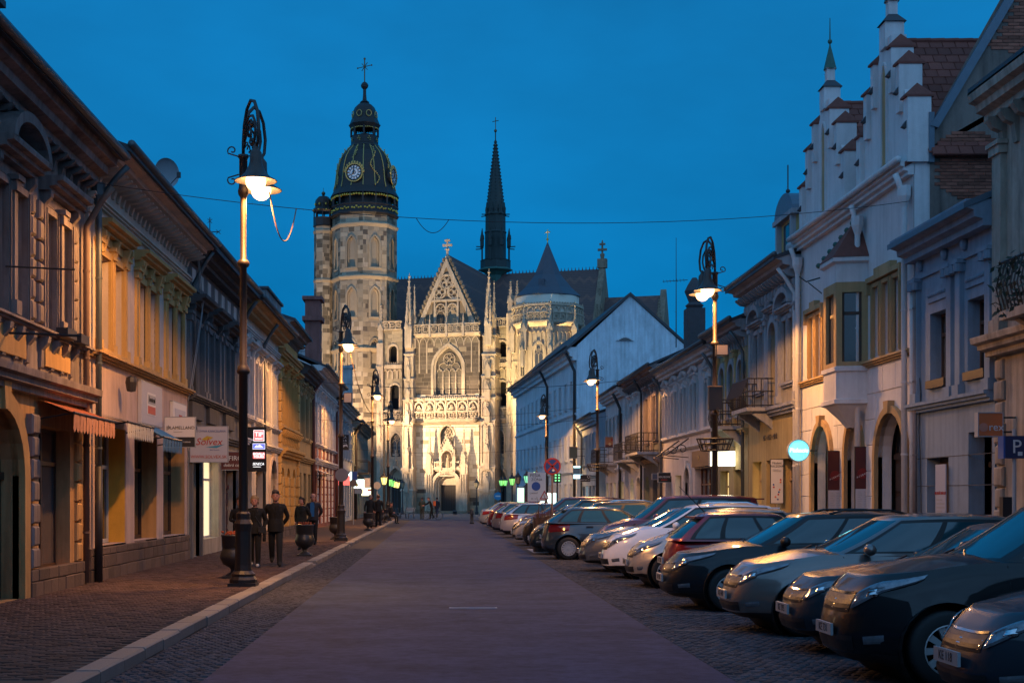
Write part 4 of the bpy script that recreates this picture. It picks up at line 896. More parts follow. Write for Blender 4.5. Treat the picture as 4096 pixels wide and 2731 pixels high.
def mast(u,v,z,tu_,tv_,tz_,energy,size,lab,col=(1,.70,.40)):
    flood(u,v,tu_,tv_,tz_,energy,size,.75,lab,z,col)
mast(-15,-17,8.5,.6,0,8.6,100000,36,'floodlight on a mast left of the square, aimed at the main door and balcony')
flood(-3.5,-17,0,0,23,60000,46,.95,'small ground floodlight aimed high at the rose gable',col=(1,.73,.39))
flood(4.5,-12,1,0,11,3800,80,.9,'small ground floodlight right of the main door')
flood(-9.5,-9,tu,tv,24,48000,60,.9,'small ground floodlight aimed up at the clock tower',col=(1,.68,.38))
flood(8.9,-8.5,cuu,cv_,18,90000,52,.8,'small ground floodlight aimed up at the octagonal chapel',col=(1,.74,.34))
# ================================================================ LEFT ROW
GREYV=plaster('grey_violet_plaster',(.27,.22,.21),.6); OCHRE=plaster('ochre_plaster',(.50,.30,.13),.35); CREAM=plaster('cream_plaster',(.58,.47,.40),.25)
YEL=plaster('yellow_plaster',(.52,.33,.13),.25); STONEP=mat('plinth_stone',(.10,.07,.06),.9,var=.3,scale=6,bump=.5,bscale=20,rnd=.3)
GREY=plaster('grey_plaster',(.155,.16,.17),.45); GREYD=plaster('dark_grey_plaster',(.10,.10,.105),.4); WHT=plaster('white_plaster',(.56,.54,.53),.35); GOLD=plaster('golden_plaster',(.56,.34,.12),.3); OLIVE=plaster('olive_plaster',(.36,.26,.13),.4)
REDP=plaster('dull_red_plaster',(.24,.10,.085),.4); BLUEW=plaster('blue_white_plaster',(.36,.41,.44),.4); GREENP=plaster('grey_green_plaster',(.24,.28,.26),.45)
SHOPDARK=mat('dark_shop_glass',(.02,.02,.02),.08,var=.3,scale=2,bump=.03,bscale=3,spec=.6)
LITWARM=glow('lit_shop_glass',(1,.78,.42),1.1)
BROWNF=mat('dark_brown_shopfront',(.05,.028,.02),.5,var=.2,scale=10,bump=.1)
MARO=mat('maroon_shop_panel',(.075,.022,.024),.5,var=.2,scale=8,bump=.1)
def plinth(B,z1,x0=0,x1=None,p=.06,h=.25,gaps=(),m=STONEP):
    x1=B.W if x1 is None else x1; rr=random.Random(int(B.Y0*10)); z=.1
    while z<z1-.02:
        x=x0-rr.uniform(0,.3)
        while x<x1:
            L=rr.uniform(.42,.62); a=max(x,x0); b=min(x+L,x1)
            if b-a>.06 and not any(g[0]<(a+b)/2<g[1] for g in gaps): MB().chbox(a+.004,b-.004,-p-rr.uniform(0,.012),.02,z+.004,min(z+h,z1)-.004,.015).build('plinth_stone',m,B.e,fix=False)
            x+=L
        z+=h
# ---- L1: ornate grey-violet house at the left edge
B=Bld('ornate_house','ornate grey violet house with arched door and striped orange awning at left edge','L',11,26.5,-6.6,8.1)
for yc,hd in ((24.45,'flat'),(21.75,'arch'),(19.05,'flat'),(16.3,'arch')):
    xc=B.yl(yc)
    for dx in (-.5,.5): o=B.win(xc+dx-.31,xc+dx+.31,4.5,6.45,frame=WHITEF,sur=GREYV,sw=.11,sp=.09)
    B.hood(B.e,xc-1.02,xc+1.02,6.62,hd,GREYV,p=.42,hh=.24)
    B.pil(xc,.16,4.5,6.6,GREYV,.14)
    for dx in (-1.12,1.12): B.quoin(xc+dx,.26,4.55,6.6,GREYV,.34,.1,.06)
    for dx in (-.95,-.32,.32,.95):
        MB().prism([(.02,0),(-.05,.02),(-.06,.3),(-.16,.42),(-.18,.52),(.02,.52)],-.08,.08,'x').build('console',GREYV,B.e,loc=(xc+dx,0,3.84))
    MB().box(xc-.8,xc+.8,-.06,.02,3.9,4.35).build('sill_panel',OCHRE,B.e)
dm=plaster('dark_weathered_wood',(.05,.03,.022))
B.shop(B.yl(23.45),B.yl(25.45),.5,2.9,frame=BROWNF,n=2,glass=mat('curtained_shop_glass',(.10,.085,.09),.12,var=.5,scale=3,bump=0,spec=.5))
B.door(B.yl(20.2),B.yl(22.35),.12,3.05,rise=1.0,leaf=BROWNF,sur=OCHRE,sw=.3,sp=.1)
B.door(B.yl(16.2),B.yl(18.3),.12,3.05,rise=1.0,leaf=BROWNF,sur=OCHRE,sw=.3,sp=.1)
B.quoin(B.yl(22.95),.42,.55,3.2,GREYV,.36,.12,.08); B.quoin(B.yl(19.4),.42,.55,3.2,GREYV,.36,.12,.08); B.quoin(B.yl(25.9),.3,.55,3.2,OCHRE,.36,.08,.0)
B.wall(.1,3.6,plaster('peeling_ochre_plaster',(.46,.27,.13),.55)); B.wall(3.6,8.1,GREYV)
cornice(B,0,B.W,3.36,.34,.34,GREYV,'ground_floor_cornice'); cornice(B,0,B.W,4.36,.2,.12,GREYV,'sill_course')
B.band(7.0,7.12,.05,GREYV); cornice(B,0,B.W,7.55,.62,.5,GREYV); B.brackets(.1,B.W,7.56,30,GREYV,.3,.3,.12)
awning(B,B.yl(23.3),B.yl(26.3),3.32,.22,.62,mat('orange_awning',(.30,.08,.03),.8,var=.2),mat('orange_awning_stripe',(.42,.2,.13),.8,var=.3,scale=14))
plinth(B,.55,B.yl(22.7),B.W,.1)
B.mass(GREYV,SLATE,2.0,ov=.75)
B.gutter(8.06,.78); B.pipe(B.yl(26.15),.15,6.6,m=mat('rusty_pipe',(.16,.1,.075),.6,var=.3),r=.06,y=-.12,top=(-.05,.5,.8)); 
MB().box(B.yl(19),B.yl(25.2),1.2,2.6,8.2,10.4).build('chimney',plaster('chimney_render',(.30,.24,.18),.5),B.e); MB().box(B.yl(18.9),B.yl(25.3),1.1,2.7,10.4,10.52).build('chimney_cap',SLATE,B.e)
MB().tube([(B.yl(21.5),.0,4.2),(B.yl(21.5),-1.2,4.15)],.02).tube([(B.yl(21.5),-.05,5.2),(B.yl(21.5),-1.1,5.15)],.015).build('flag_rod',IRON,B.e)
# flower boxes on the sills
for i in range(2): MB().box(B.yl(24.0+.9*i),B.yl(24.6+.9*i),-.34,-.14,4.42,4.58).build('flower_box',IRON,B.e)
# ---- L2: cream house with yellow window surrounds
B=Bld('cream_house','cream house with yellow window surrounds, bracketed cornice and blue awning','L',26.56,37.05,-6.55,8.3)
for p0,p1 in ((27.15,29.65),(30.65,33.05),(33.9,36.4)):
    c0,c1=B.yl(p0),B.yl(p1); w=(c1-c0)
    for a in (0,1):
        x0=c0+.22+a*(w/2-.08); B.win(x0,x0+w/2-.36,4.6,6.4,frame=BROWNF,sur=YEL,sw=.14,sp=.05,hm=YEL,recess=.2)
    o=MB().box(c0-.03,c1+.03,-.06,.02,4.5,6.62).build('window_field',YEL,B.e)
    bpy.data.objects.remove(o)
    for x in (c0+.06,(c0+c1)/2,c1-.06): B.pil(x,.2,4.52,6.65,YEL,.055)
    B.hood(B.e,c0-.08,c1+.08,6.66,'flat',YEL,p=.34,hh=.22)
    for x in (c0+.3,(c0+c1)/2,c1-.3): MB().prism([(.02,6.42),(-.1,6.46),(-.2,6.8),(.02,6.8)],x-.07,x+.07,'x').build('keystone',YEL,B.e)
ops2=[(27.07,29.75),(30.6,33.05),(33.8,36.7)]
for i,(a,b) in enumerate(ops2):
    x0,x1=B.yl(a),B.yl(b); B.ops.append((x0,x1,.78,3.12,0,aROUND))
    m=plaster('lamplit_yellow_reveal',(.70,.40,.07),.15) if i==0 else OCHRE
    q=MB()   # deep painted reveal; first bay's yellow brightened to carry the lamp glow
    for x,s in ((x0+.004,1),(x1-.004,-1)): q.quad((x,.02,.78),(x,.42,.78),(x,.42,3.12),(x,.02,3.12))
    q.quad((x0,.02,3.116),(x1,.02,3.116),(x1,.42,3.116),(x0,.42,3.116)); q.build('reveal',m,B.e,fix=False)
    fr=MB(); t=.06
    fr.box(x0,x1,.36,.44,.78,.86).box(x0,x1,.36,.44,3.04,3.12).box(x0,x1,.37,.43,2.3,2.38)
    for k in range(4): x=x0+(x1-x0)*k/3; fr.box(x-t/2,x+t/2,.36,.44,.86,3.04)
    f=fr.build('shop_window',WHITEF if i==0 else BROWNF,B.e)
    put('pane',MB().quad((x0,.4,.78),(x1,.4,.78),(x1,.4,3.12),(x0,.4,3.12)).mesh('pane',SHOPDARK,fix=False),f)
    MB().box(x0,x1,0.0,.6,.6,.775).build('window_ledge',STONEP,B.e)
B.wall(.1,4.42,plaster('pink_cream_plaster',(.56,.41,.35),.3)); B.wall(4.42,8.3,CREAM)
plinth(B,.75)
cornice(B,0,B.W,4.36,.22,.12,OCHRE,'ledge'); B.band(7.05,7.12,.04,CREAM)
cornice(B,0,B.W,7.28,.14,.16,CREAM,'frieze_moulding'); B.brackets(.05,B.W-.05,7.95,25,CREAM,.5,.28,.14); cornice(B,0,B.W,7.95,.72,.32,CREAM)
B.mass(CREAM,SLATE,1.9,ov=.8); B.gutter(8.3,.82)
B.pipe(B.yl(26.8),.12,7.2,r=.06,y=-.14,m=ZINC,top=(-.0,.55,.75),hopper=True); MB().tube([(B.yl(26.8),-.14,.1),(B.yl(26.8),-.14,2.3)],.075,8).build('pipe_guard',IRON,B.e,smooth=True)
stw=mat('white_stripe_awning',(.5,.48,.44),.8,var=.3,scale=20); bla=mat('blue_awning',(.05,.17,.30),.8,var=.2)
awning(B,B.yl(27.2),B.yl(29.7),3.32,.16,.6,mat('blind_box',(.12,.11,.10),.6),stw); awning(B,B.yl(30.7),B.yl(33.0),3.32,.3,.6,bla,bla)
MB().lathe([(.0,0),(.09,.02),(.12,.2),(.1,.3),(0,.34)],10,B.yl(28.9),-.3).tube([(B.yl(28.9),0,4.1),(B.yl(28.9),-.3,4.2)],.02).build('wall_lamp',IRON,B.e,loc=(0,0,3.85))
# ---- L3: dark grey classical house
B=Bld('dark_grey_house','dark grey classical house with triple window hoods behind the nearest lamp post','L',37.1,46.6,-6.55,8.35)
for c in (38.15,40.95,44.0):
    xc=B.yl(c)
    for dx in (-.52,.52): B.win(xc+dx-.33,xc+dx+.33,4.5,6.35,frame=WHITEF if 0 else mat('grey_window_wood',(.16,.16,.165),.6),sur=GREY,sw=.12,sp=.08)
    B.hood(B.e,xc-1.08,xc+1.08,6.6,'flat',GREYD,p=.5,hh=.26)
    for dx in (-1.15,1.15): B.pil(xc+dx,.2,4.4,6.55,GREY,.1)
    MB().box(xc-.9,xc+.9,-.1,.02,3.8,4.25).build('sill_panel',GREYD,B.e)
for i in range(7): MB().box(.5+i*1.28,1.05+i*1.28,-.03,.02,7.42,7.8).build('frieze_panel',WHT,B.e)
B.door(B.yl(37.5),B.yl(38.9),.12,2.75,leaf=BROWNF,sur=GREY); B.shop(B.yl(39.6),B.yl(42.3),.55,2.8,frame=WHITEF,n=2,glass=LITWARM); B.door(B.yl(43.2),B.yl(45.9),.12,2.6,leaf=MARO,sur=GREY)
B.wall(.1,3.4,plaster('stained_cream_plaster',(.42,.37,.30),.5)); B.wall(3.4,8.35,GREY)
cornice(B,0,B.W,3.35,.22,.22,GREY,'ground_floor_cornice'); cornice(B,0,B.W,4.28,.24,.14,GREY,'sill_course'); cornice(B,0,B.W,7.0,.16,.25,GREYD,'frieze_moulding'); cornice(B,0,B.W,7.95,.6,.4,GREYD)
B.mass(GREY,SLATE,2.0,ov=.7); B.gutter(8.42,.72,r=.085); B.pipe(B.yl(46.3),.12,7.2,r=.06,m=GREYD,top=(0,.5,.9)); B.pipe(B.yl(37.3),4.5,7.2,r=.06,top=(0,.5,.95))
lc=B.e
# ---- L4: pale house
B=Bld('pale_house','pale plastered house with arched side door beside the golden house','L',46.65,57.55,-6.5,8.3)
for c in (48.2,50.6,53.0,55.6):
    xc=B.yl(c)
    for dx in (-.45,.45): B.win(xc+dx-.29,xc+dx+.29,4.55,6.45,frame=WHITEF,sur=WHT,sw=.1,sp=.07)
    B.hood(B.e,xc-.9,xc+.9,6.6,'orn' if c<52 else 'flat',WHT,p=.34,hh=.2); B.pil(xc-1.15,.22,3.6,7.1,WHT,.1)
B.shop(B.yl(47.6),B.yl(49.4),.5,2.7,frame=BROWNF); B.shop(B.yl(50.6),B.yl(52.8),.5,2.7,frame=BROWNF); B.door(B.yl(54.4),B.yl(56.6),.12,3.2,rise=1.0,leaf=BROWNF,sur=CREAM,sw=.14)
B.wall(.1,8.3,plaster('warm_white_plaster',(.54,.48,.42),.35)); cornice(B,0,B.W,3.5,.2,.2,WHT,'ground_floor_cornice'); cornice(B,0,B.W,4.3,.16,.12,WHT,'sill_course'); cornice(B,0,B.W,7.3,.12,.2,WHT,'frieze_moulding'); cornice(B,0,B.W,7.85,.65,.4,OCHRE)
B.mass(WHT,SLATE,2.1,ov=.75); B.gutter(8.3,.76,r=.085); B.pipe(B.yl(52.0),.12,7.2,r=.06,m=ZINC,top=(0,.5,.85)); plinth(B,.5)
# ---- L5: golden rusticated house
B=Bld('golden_house','golden rusticated house with scrolled sill brackets glowing in the lamp light','L',57.6,65.4,-6.5,9.0)
for c in (58.9,61.3,63.7):
    xc=B.yl(c)
    for dx in (-.42,.42): B.win(xc+dx-.27,xc+dx+.27,4.75,6.7,frame=WOODF,sur=GOLD,sw=.1,sp=.08)
    B.hood(B.e,xc-.9,xc+.9,6.85,'flat',GOLD,p=.4,hh=.22)
B.quoin(.2,.4,.6,7.4,GOLD,.42,.12,.1); B.quoin(B.W-.2,.4,.6,7.4,GOLD,.42,.12,.1)
for a in (58.6,60.9,63.2): B.shop(B.yl(a),B.yl(a+1.3),.4,3.0,frame=BROWNF,rise=.65)
for a in (58.3,60.4,62.7,64.8): B.quoin(B.yl(a),.52,.5,3.0,GOLD,.42,.16,.06)
B.brackets(.2,B.W-.2,4.5,11,GOLD,.3,.55,.2); B.wall(.1,9.0,GOLD); plinth(B,.5,p=.1)
cornice(B,0,B.W,3.4,.4,.36,GOLD,'ground_floor_cornice'); cornice(B,0,B.W,4.45,.24,.18,GOLD,'sill_course'); cornice(B,0,B.W,7.5,.3,.3,OCHRE,'frieze_moulding'); B.brackets(.05,B.W,8.6,16,GREYV,.4,.28,.16); cornice(B,0,B.W,8.6,.65,.4,GREYV); B.mass(GREYV,SLATE,1.7,ov=.7)
MB().box(B.yl(58.5),B.yl(64),.6,3.2,9.1,10.3).build('attic_block',plaster('weathered_attic_wall',(.26,.27,.28),.6),B.e); MB().box(B.yl(58.4),B.yl(64.1),.5,3.3,10.3,10.4).build('attic_cap',SLATE,B.e)
# ---- L6 olive
B=Bld('olive_house','narrow olive yellow house between the golden and the red and white house','L',65.45,72.6,-6.5,7.8)
for c in (66.6,69.0,71.3):
    xc=B.yl(c)
    B.win(xc-.45,xc+.45,4.6,6.5,frame=WOODF,sur=OLIVE,sw=.16,sp=.08,hood='orn')
    B.pil(xc-1.1,.2,4.4,7.0,OLIVE,.1); B.shop(xc-.65,xc+.65,.4,2.9,frame=WOODF)
B.wall(.1,7.8,OLIVE); cornice(B,0,B.W,3.4,.22,.25,OLIVE,'ground_floor_cornice'); cornice(B,0,B.W,7.3,.6,.45,GREYD); B.mass(OLIVE,SLATE,2.2,ov=.65); B.gutter(7.76,.66); B.pipe(B.yl(72.4),.12,7.0,r=.09,m=mat('rust_red_pipe',(.13,.05,.045),.6,var=.2),top=(0,.45,.7))
# ---- L7 red and white
B=Bld('red_white_house','dull red house with tall white pilaster strips and shop awnings','L',72.7,88.6,-6.45,8.5)
for i in range(6):
    xc=1.3+i*2.62; B.win(xc-.5,xc+.5,4.6,6.7,frame=WHITEF,sur=WHT,sw=.3,sp=.06,hood='orn'); B.quoin(xc-1.3,.4,.3,7.3,WHT,.4,.07,.08); B.shop(xc-.7,xc+.7,.35,2.8,frame=BROWNF)
B.wall(.1,8.5,REDP); cornice(B,0,B.W,3.45,.28,.3,WHT,'ground_floor_cornice'); cornice(B,0,B.W,4.4,.18,.14,WHT,'sill_course'); cornice(B,0,B.W,7.4,.2,.25,WHT,'frieze_moulding'); B.brackets(.1,B.W,8.1,24,WHT,.45,.3,.16); cornice(B,0,B.W,8.1,.7,.42,WHT); B.mass(WHT,SLATE,2.2,ov=.75); B.gutter(8.5,.76)
B.pipe(B.W-.3,.12,7.3,r=.09,m=_mat['rust_red_pipe'],top=(0,.5,.8))
MB().box(B.yl(81.8),B.yl(83.2),.4,1.25,8,13.1).box(B.yl(81.6),B.yl(83.4),.25,1.4,11.9,12.15).box(B.yl(81.6),B.yl(83.4),.25,1.4,13.1,13.3).build('chimney',REDP,B.e)
for xa in (.4,3.0): awning(B,xa,xa+1.9,3.2,.25,.7,WHT,WHT)
# ---- L8, L9
B=Bld('blue_white_house','blue white house far down the left side above the lit signs','L',88.7,104.5,-6.4,7.9)
for i in range(6): xc=1.3+i*2.6; B.win(xc-.45,xc+.45,4.4,6.3,frame=WHITEF,sur=BLUEW,sw=.16,sp=.06,hood='flat'); B.shop(xc-.75,xc+.75,.4,2.7,frame=BROWNF)
B.wall(.1,7.9,BLUEW); cornice(B,0,B.W,3.3,.24,.26,BLUEW,'ground_floor_cornice'); cornice(B,0,B.W,7.4,.55,.45,BLUEW); B.mass(BLUEW,SLATE,2.0,ov=.6); B.gutter(7.85,.6)
MB().box(9,10,2.2,3.2,8,11.8).box(8.9,10.1,2.1,3.3,11.8,12).build('chimney',BLUEW,B.e)
B=Bld('green_balcony_house','grey green corner house with dark iron balcony at the end of the left row','L',104.6,126,-6.3,7.4)
for i in range(8): xc=1.3+i*2.65; B.win(xc-.5,xc+.5,4.2,6.2,frame=WHITEF,sur=GREENP,sw=.16,sp=.06); B.shop(xc-.8,xc+.8,.4,2.6,frame=BROWNF)
B.wall(.1,7.4,GREENP); cornice(B,0,B.W,3.2,.24,.26,GREENP,'ground_floor_cornice'); cornice(B,0,B.W,6.9,.6,.5,GREENP); B.mass(GREENP,CLAY,2.4,ov=.65); B.gutter(7.38,.66,r=.12); B.pipe(1.0,.12,6.4,r=.12,m=IRON,top=(0,.5,.9))
q=MB().box(3.5,7.5,-.95,.02,3.5,3.65)
for i in range(14): q.tube([(3.55+i*.3,-.92,3.65),(3.55+i*.3,-.92,4.55)],.018,4)
q.tube([(3.5,-.92,4.55),(7.5,-.92,4.55)],.03); q.tube([(3.5,0,4.55),(3.5,-.92,4.55)],.03); q.tube([(7.5,0,4.55),(7.5,-.92,4.55)],.03); q.build('balcony',IRON,B.e)
MB().box(15,15.8,1.0,1.8,7.4,12.6).box(14.9,15.9,.9,1.9,12.6,12.85).build('chimney',BLUEW,B.e)
# ================================================================ RIGHT ROW
BLUEP=plaster('slate_blue_plaster',(.24,.30,.37),.3); OCH2=plaster('window_ochre',(.42,.28,.14),.3); WHT2=plaster('cool_white_plaster',(.60,.58,.58),.2); CRM2=plaster('pale_cream_plaster',(.40,.34,.28),.6)
YEL2=plaster('mustard_plaster',(.44,.33,.15),.35); BRICK=mat('old_brick',(.20,.085,.06),.9,var=.35,scale=12,bump=.4,rnd=.3)
LITY=glow('yellow_lit_glass',(1,.72,.25),.9); LITW=glow('white_lit_glass',(.9,1,.9),1.6)
GREENT=mat('green_ridge_tile',(.03,.10,.08),.6,var=.2)
# ---- R1 cream sliver at right edge
B=Bld('cream_corner_house','ornate cream house with flower balcony at the right edge','R',13,26.75,10.5,9.4)
for c in (23.3,19.9,16.5): xc=B.yl(c); B.win(xc-.55,xc+.55,5.1,7.3,frame=WOODF,sur=CRM2,sw=.25,sp=.12,hood='arch'); B.door(xc-.9,xc+.9,.12,3.35,rise=.9,leaf=BROWNF,sur=OCH2,sw=.16)
B.quoin(.22,.42,.3,4.3,CRM2,.4,.08,.12); B.pil(.25,.4,4.8,8.3,CRM2,.12); B.wall(.1,9.4,CRM2)
cornice(B,-.05,B.W,4.35,.5,.35,CRM2,'ground_floor_cornice'); B.brackets(.1,B.W,8.75,24,CRM2,.35,.6,.18); cornice(B,-.05,B.W,8.75,.55,.55,CRM2); B.mass(CRM2,SLATE,2.5,ov=.55)
q=MB().box(B.yl(24.5),B.yl(22.3),-.85,.02,4.75,4.9).prism([(.02,4.3),(-.7,4.72),(-.7,4.76),(.02,4.76)],B.yl(24.2),B.yl(24.0),'x').build('balcony_slab',CRM2,B.e)
q=MB(); 
for i in range(16): t=i/15; q.tube([(B.yl(24.5)+2.2*t,-.8,4.9),(B.yl(24.5)+2.2*t,-.9,5.3),(B.yl(24.5)+2.2*t,-.8,5.75)],.014,4)
q.tube([(B.yl(24.5),0,5.75),(B.yl(24.5),-.8,5.75),(B.yl(22.3),-.8,5.75),(B.yl(22.3),0,5.75)],.025); q.build('railing',IRON,B.e)
lf=MB(); rr=random.Random(5)
for i in range(260):
    c=Vector((B.yl(24.6)+rr.uniform(0,2.3),-.85+rr.gauss(0,.12),5.1+rr.uniform(-.3,.65))); d=Vector((rr.gauss(0,1),rr.gauss(0,1),rr.gauss(0,1))).normalized()*.07; e=d.cross(Vector((rr.random(),.4,.7))).normalized()*.035
    lf.quad(c-d,c+e,c+d,c-e)
tag(lf.build('flowers',mat('dark_leaves',(.035,.045,.03),.7,var=.4,scale=20,bump=0),B.e,fix=False),kind='stuff')
# ---- R2 slate blue house
B=Bld('blue_house','narrow slate blue two storey house next to the white gabled house','R',26.85,31.4,10.5,7.3)
for a,b in ((30.4,29.35),(28.24,27.2)):
    o=B.win(B.yl(a),B.yl(b),4.2,5.62,frame=WOODF,recess=.24,sill=False); MB().box(B.yl(a)-.02,B.yl(b)+.02,-.1,.2,4.02,4.19).build('wooden_sill',WOODF,B.e)
    MB().box(B.yl(a)-.05,B.yl(b)+.05,-.04,.02,5.85,6.15).build('relief_panel',BLUEP,B.e)
    for k in range(9): MB().ball((B.yl(a)+(k+.5)*.115,-.05,6.0),.045,6,4).build('relief_boss',BLUEP,B.e)
for Y in (31.1,29.05,28.55,27.0): B.pil(B.yl(Y),.26,3.75,6.45,BLUEP,.1); [MB().lathe([(.09,-.08),(.09,.08)],10).build('volute',BLUEP,B.e,loc=(B.yl(Y)+s*.13,-.13,6.3)) for s in (-1,1)]
for Y in (30.9,29.4,28.3): MB().ball((B.yl(Y),-.05,6.75),.09,8,5,1.6).build('relief_medallion',BLUEP,B.e)
B.door(B.yl(30.6),B.yl(29.3),.12,2.56,leaf=WOODF); B.door(B.yl(28.2),B.yl(27.0),.12,3.0,leaf=WOODF,recess=.45)
B.wall(.1,7.3,BLUEP)
for z in (.75,1.35,1.95,2.55): B.band(z,z+.015,.006,GREYD,name='groove')
cornice(B,0,B.W,3.55,.22,.2,BLUEP,'ledge'); B.band(6.45,6.55,.06,BLUEP); cornice(B,0,B.W,6.85,.55,.5,BLUEP)
B.mass(BLUEP,mat('blue_tin_roof',(.10,.14,.18),.5,metal=.3,var=.2),1.5,ov=.6,D=6)
MB().box(1.2,1.8,1.3,1.7,7.6,8.5).box(1.9,2.2,1.3,1.7,7.6,8.3).build('vent_stack',WHT,B.e)
for x in (.12,.34): B.pipe(x,.12,6.2,m=WHT if x<.2 else GREYV,r=.05,y=-.1)
MB().tube([(.55,-.03,.15),(.55,-.05,2.6),(.4,-.04,3.2),(.5,-.03,4.0),(.25,-.03,5.0),(.3,-.03,6.3)],.012,5).build('wall_cable',IRON,B.e)
# ---- R3 white gabled house
B=Bld('white_gabled_house','white neo gothic house with two stepped gables, ochre oriel and arched doors','R',31.45,41.2,10.5,9.15)
for a,b in ((40.25,38.7),(34.35,32.1)):
    c0,c1=B.yl(a),B.yl(b); n=2 if a>36 else 3; w=(c1-c0)/n
    for k in range(n): B.win(c0+k*w+.12,c0+(k+1)*w-.12,5.08,6.75,frame=WOODF,sur=OCH2,sw=.1,sp=.08,sill=False,recess=.22)
    MB().prism([(c0-.15,6.95),(c0-.15,6.6),(c0-.05,6.6),(c0-.05,6.88),(c1+.05,6.88),(c1+.05,6.6),(c1+.15,6.6),(c1+.15,7.0),(c0+.5,7.0),(c0+.5,7.15),(c1-.5,7.15),(c1-.5,7.0),(c0-.15,7.0)],-.16,.02,'y').build('hood_mould',OCH2,B.e)
for a,b in ((39.8,37.95),(36.55,35.2),(34.0,31.9)):
    w=b-a; o=B.door(B.yl(a),B.yl(b),.12,3.68,rise=1.0,af=aROUND,leaf=BROWNF,sur=OCH2,sw=.17,sp=.1,recess=.42,glass=GLASS)
    if a>39: put('lit_pane',MB().quad((.1,.36,.2),(.8,.36,.2),(.8,.36,2.3),(.1,.36,2.3)).mesh('lit_pane',LITY,fix=False),o)
# rusticated ground floor blocks
rr=random.Random(11); B.ops
def blocks(x0,x1,z0,z1,h,L,nm='ashlar_block'):
    z=z0; r=0
    while z<z1-.1:
        x=x0-(L/2 if r%2 else 0)
        while x<x1:
            a=max(x,x0); b=min(x+L,x1); zt=min(z+h,z1)
            if b-a>.12:
                hit=[o for o in B.ops if o[0]-.19<b and o[1]+.19>a and o[2]<zt and o[3]+.2>z]
                segs=[(a,b)]
                for o in hit:
                    ns=[]
                    for s0,s1 in segs:
                        if o[0]-.19>s0: ns.append((s0,min(s1,o[0]-.19)))
                        if o[1]+.19<s1: ns.append((max(s0,o[1]+.19),s1))
                    segs=ns
                for s0,s1 in segs:
                    if s1-s0>.1: MB().chbox(s0+.007,s1-.007,-.022,.02,z+.007,zt-.007,.012).build(nm,WHT2,B.e,fix=False)
            x+=L
        z+=h; r+=1
blocks(0,B.W,.5,4.85,.62,.95)
B.wall(.1,9.15,WHT2); cornice(B,0,B.W,4.88,.16,.14,OCH2,'string_course'); cornice(B,0,B.W,8.85,.3,.3,WHT2)
# oriel
ox=[(B.yl(36.85),0),(B.yl(36.1),-.74),(B.yl(34.95),-.74),(B.yl(34.8),0)]
def oring(s,z): cx=B.yl(35.6); return [(cx+(p[0]-cx)*s,p[1]*s,z) for p in ox]
orl=MB(); zs=[(.35,3.45),(.6,3.7),(.95,3.98),(1.08,4.02),(1.08,4.12),(1,4.14),(1,4.8),(1.07,4.82),(1.07,4.92),(1,4.94)]
for (s0,z0),(s1,z1) in zip(zs,zs[1:]): orl.strip(oring(s0,z0),oring(s1,z1))
oo=orl.build('oriel',WHT2,B.e); 
def face(p,q,z0,z1,nm,m,wf,h0,h1):
    """oriel face with one window"""
    P=Vector((p[0],p[1],0)); Q=Vector((q[0],q[1],0)); d=(Q-P); L=d.length; d/=L; n=Vector((d.y,-d.x,0))
    def T(a,o,z): v=P+d*a-n*(-o); return (v.x,v.y,z)
    a0,a1=L*(1-wf)/2,L*(1+wf)/2; mb=MB()
    for A,Bq,c,e in ((0,a0,z0,z1),(a1,L,z0,z1),(a0,a1,z0,h0),(a0,a1,h1,z1)): mb.quad(T(A,0,c),T(Bq,0,c),T(Bq,0,e),T(A,0,e))
    for a in (a0,a1): mb.quad(T(a,0,h0),T(a,-.15,h0),T(a,-.15,h1),T(a,0,h1))
    mb.quad(T(a0,0,h1),T(a1,0,h1),T(a1,-.15,h1),T(a0,-.15,h1)); mb.quad(T(a0,0,h0),T(a1,0,h0),T(a1,-.15,h0),T(a0,-.15,h0))
    o=mb.build(nm,m,oo,fix=False)
    put('oriel_pane',MB().quad(T(a0,-.1,h0),T(a1,-.1,h0),T(a1,-.1,h1),T(a0,-.1,h1)).mesh('pane',GLASS,fix=False),oo)
    fb=MB(); mid=h0+(h1-h0)*.7
    fb.quad(T(a0,-.08,mid-.04),T(a1,-.08,mid-.04),T(a1,-.08,mid+.04),T(a0,-.08,mid+.04)); fb.quad(T(a0,-.08,h0),T(a0+.06,-.08,h0),T(a0+.06,-.08,h1),T(a0,-.08,h1)); fb.quad(T(a1-.06,-.08,h0),T(a1,-.08,h0),T(a1,-.08,h1),T(a1-.06,-.08,h1)); fb.build('oriel_frame',WOODF,oo,fix=False)
for i in range(3): face(ox[i],ox[i+1],4.94,7.0,'oriel_wall',OCH2,.62,5.05,6.75)
zs=[(1,7.0),(1,7.45),(1.12,7.5),(1.12,7.6)]; q=MB()
for (s0,z0),(s1,z1) in zip(zs,zs[1:]): q.strip(oring(s0,z0),oring(s1,z1))
q.build('oriel_cornice',WHT2,oo,fix=False)
q=MB(); r0=oring(1.14,7.6); ap=(B.yl(35.6),.0,8.75)
for i in range(3): q.quad(r0[i],r0[i+1],ap)
q.build('oriel_roof',CLAY,oo,fix=False)
q=MB()
for k in range(7): t=k/7; p=Vector(r0[1]).lerp(Vector(ap),t); q.ball(p,.075,6,4)
q.build('oriel_ridge',GREENT,oo)
MB().tube([(B.yl(36.2),-.8,7.3),(B.yl(36.2),-1.15,7.2),(B.yl(36.3),-1.3,7.35)],.02).tube([(B.yl(36.2),-.75,6.9),(B.yl(36.2),-1.1,7.18)],.014).build('oriel_bracket',IRON,oo)
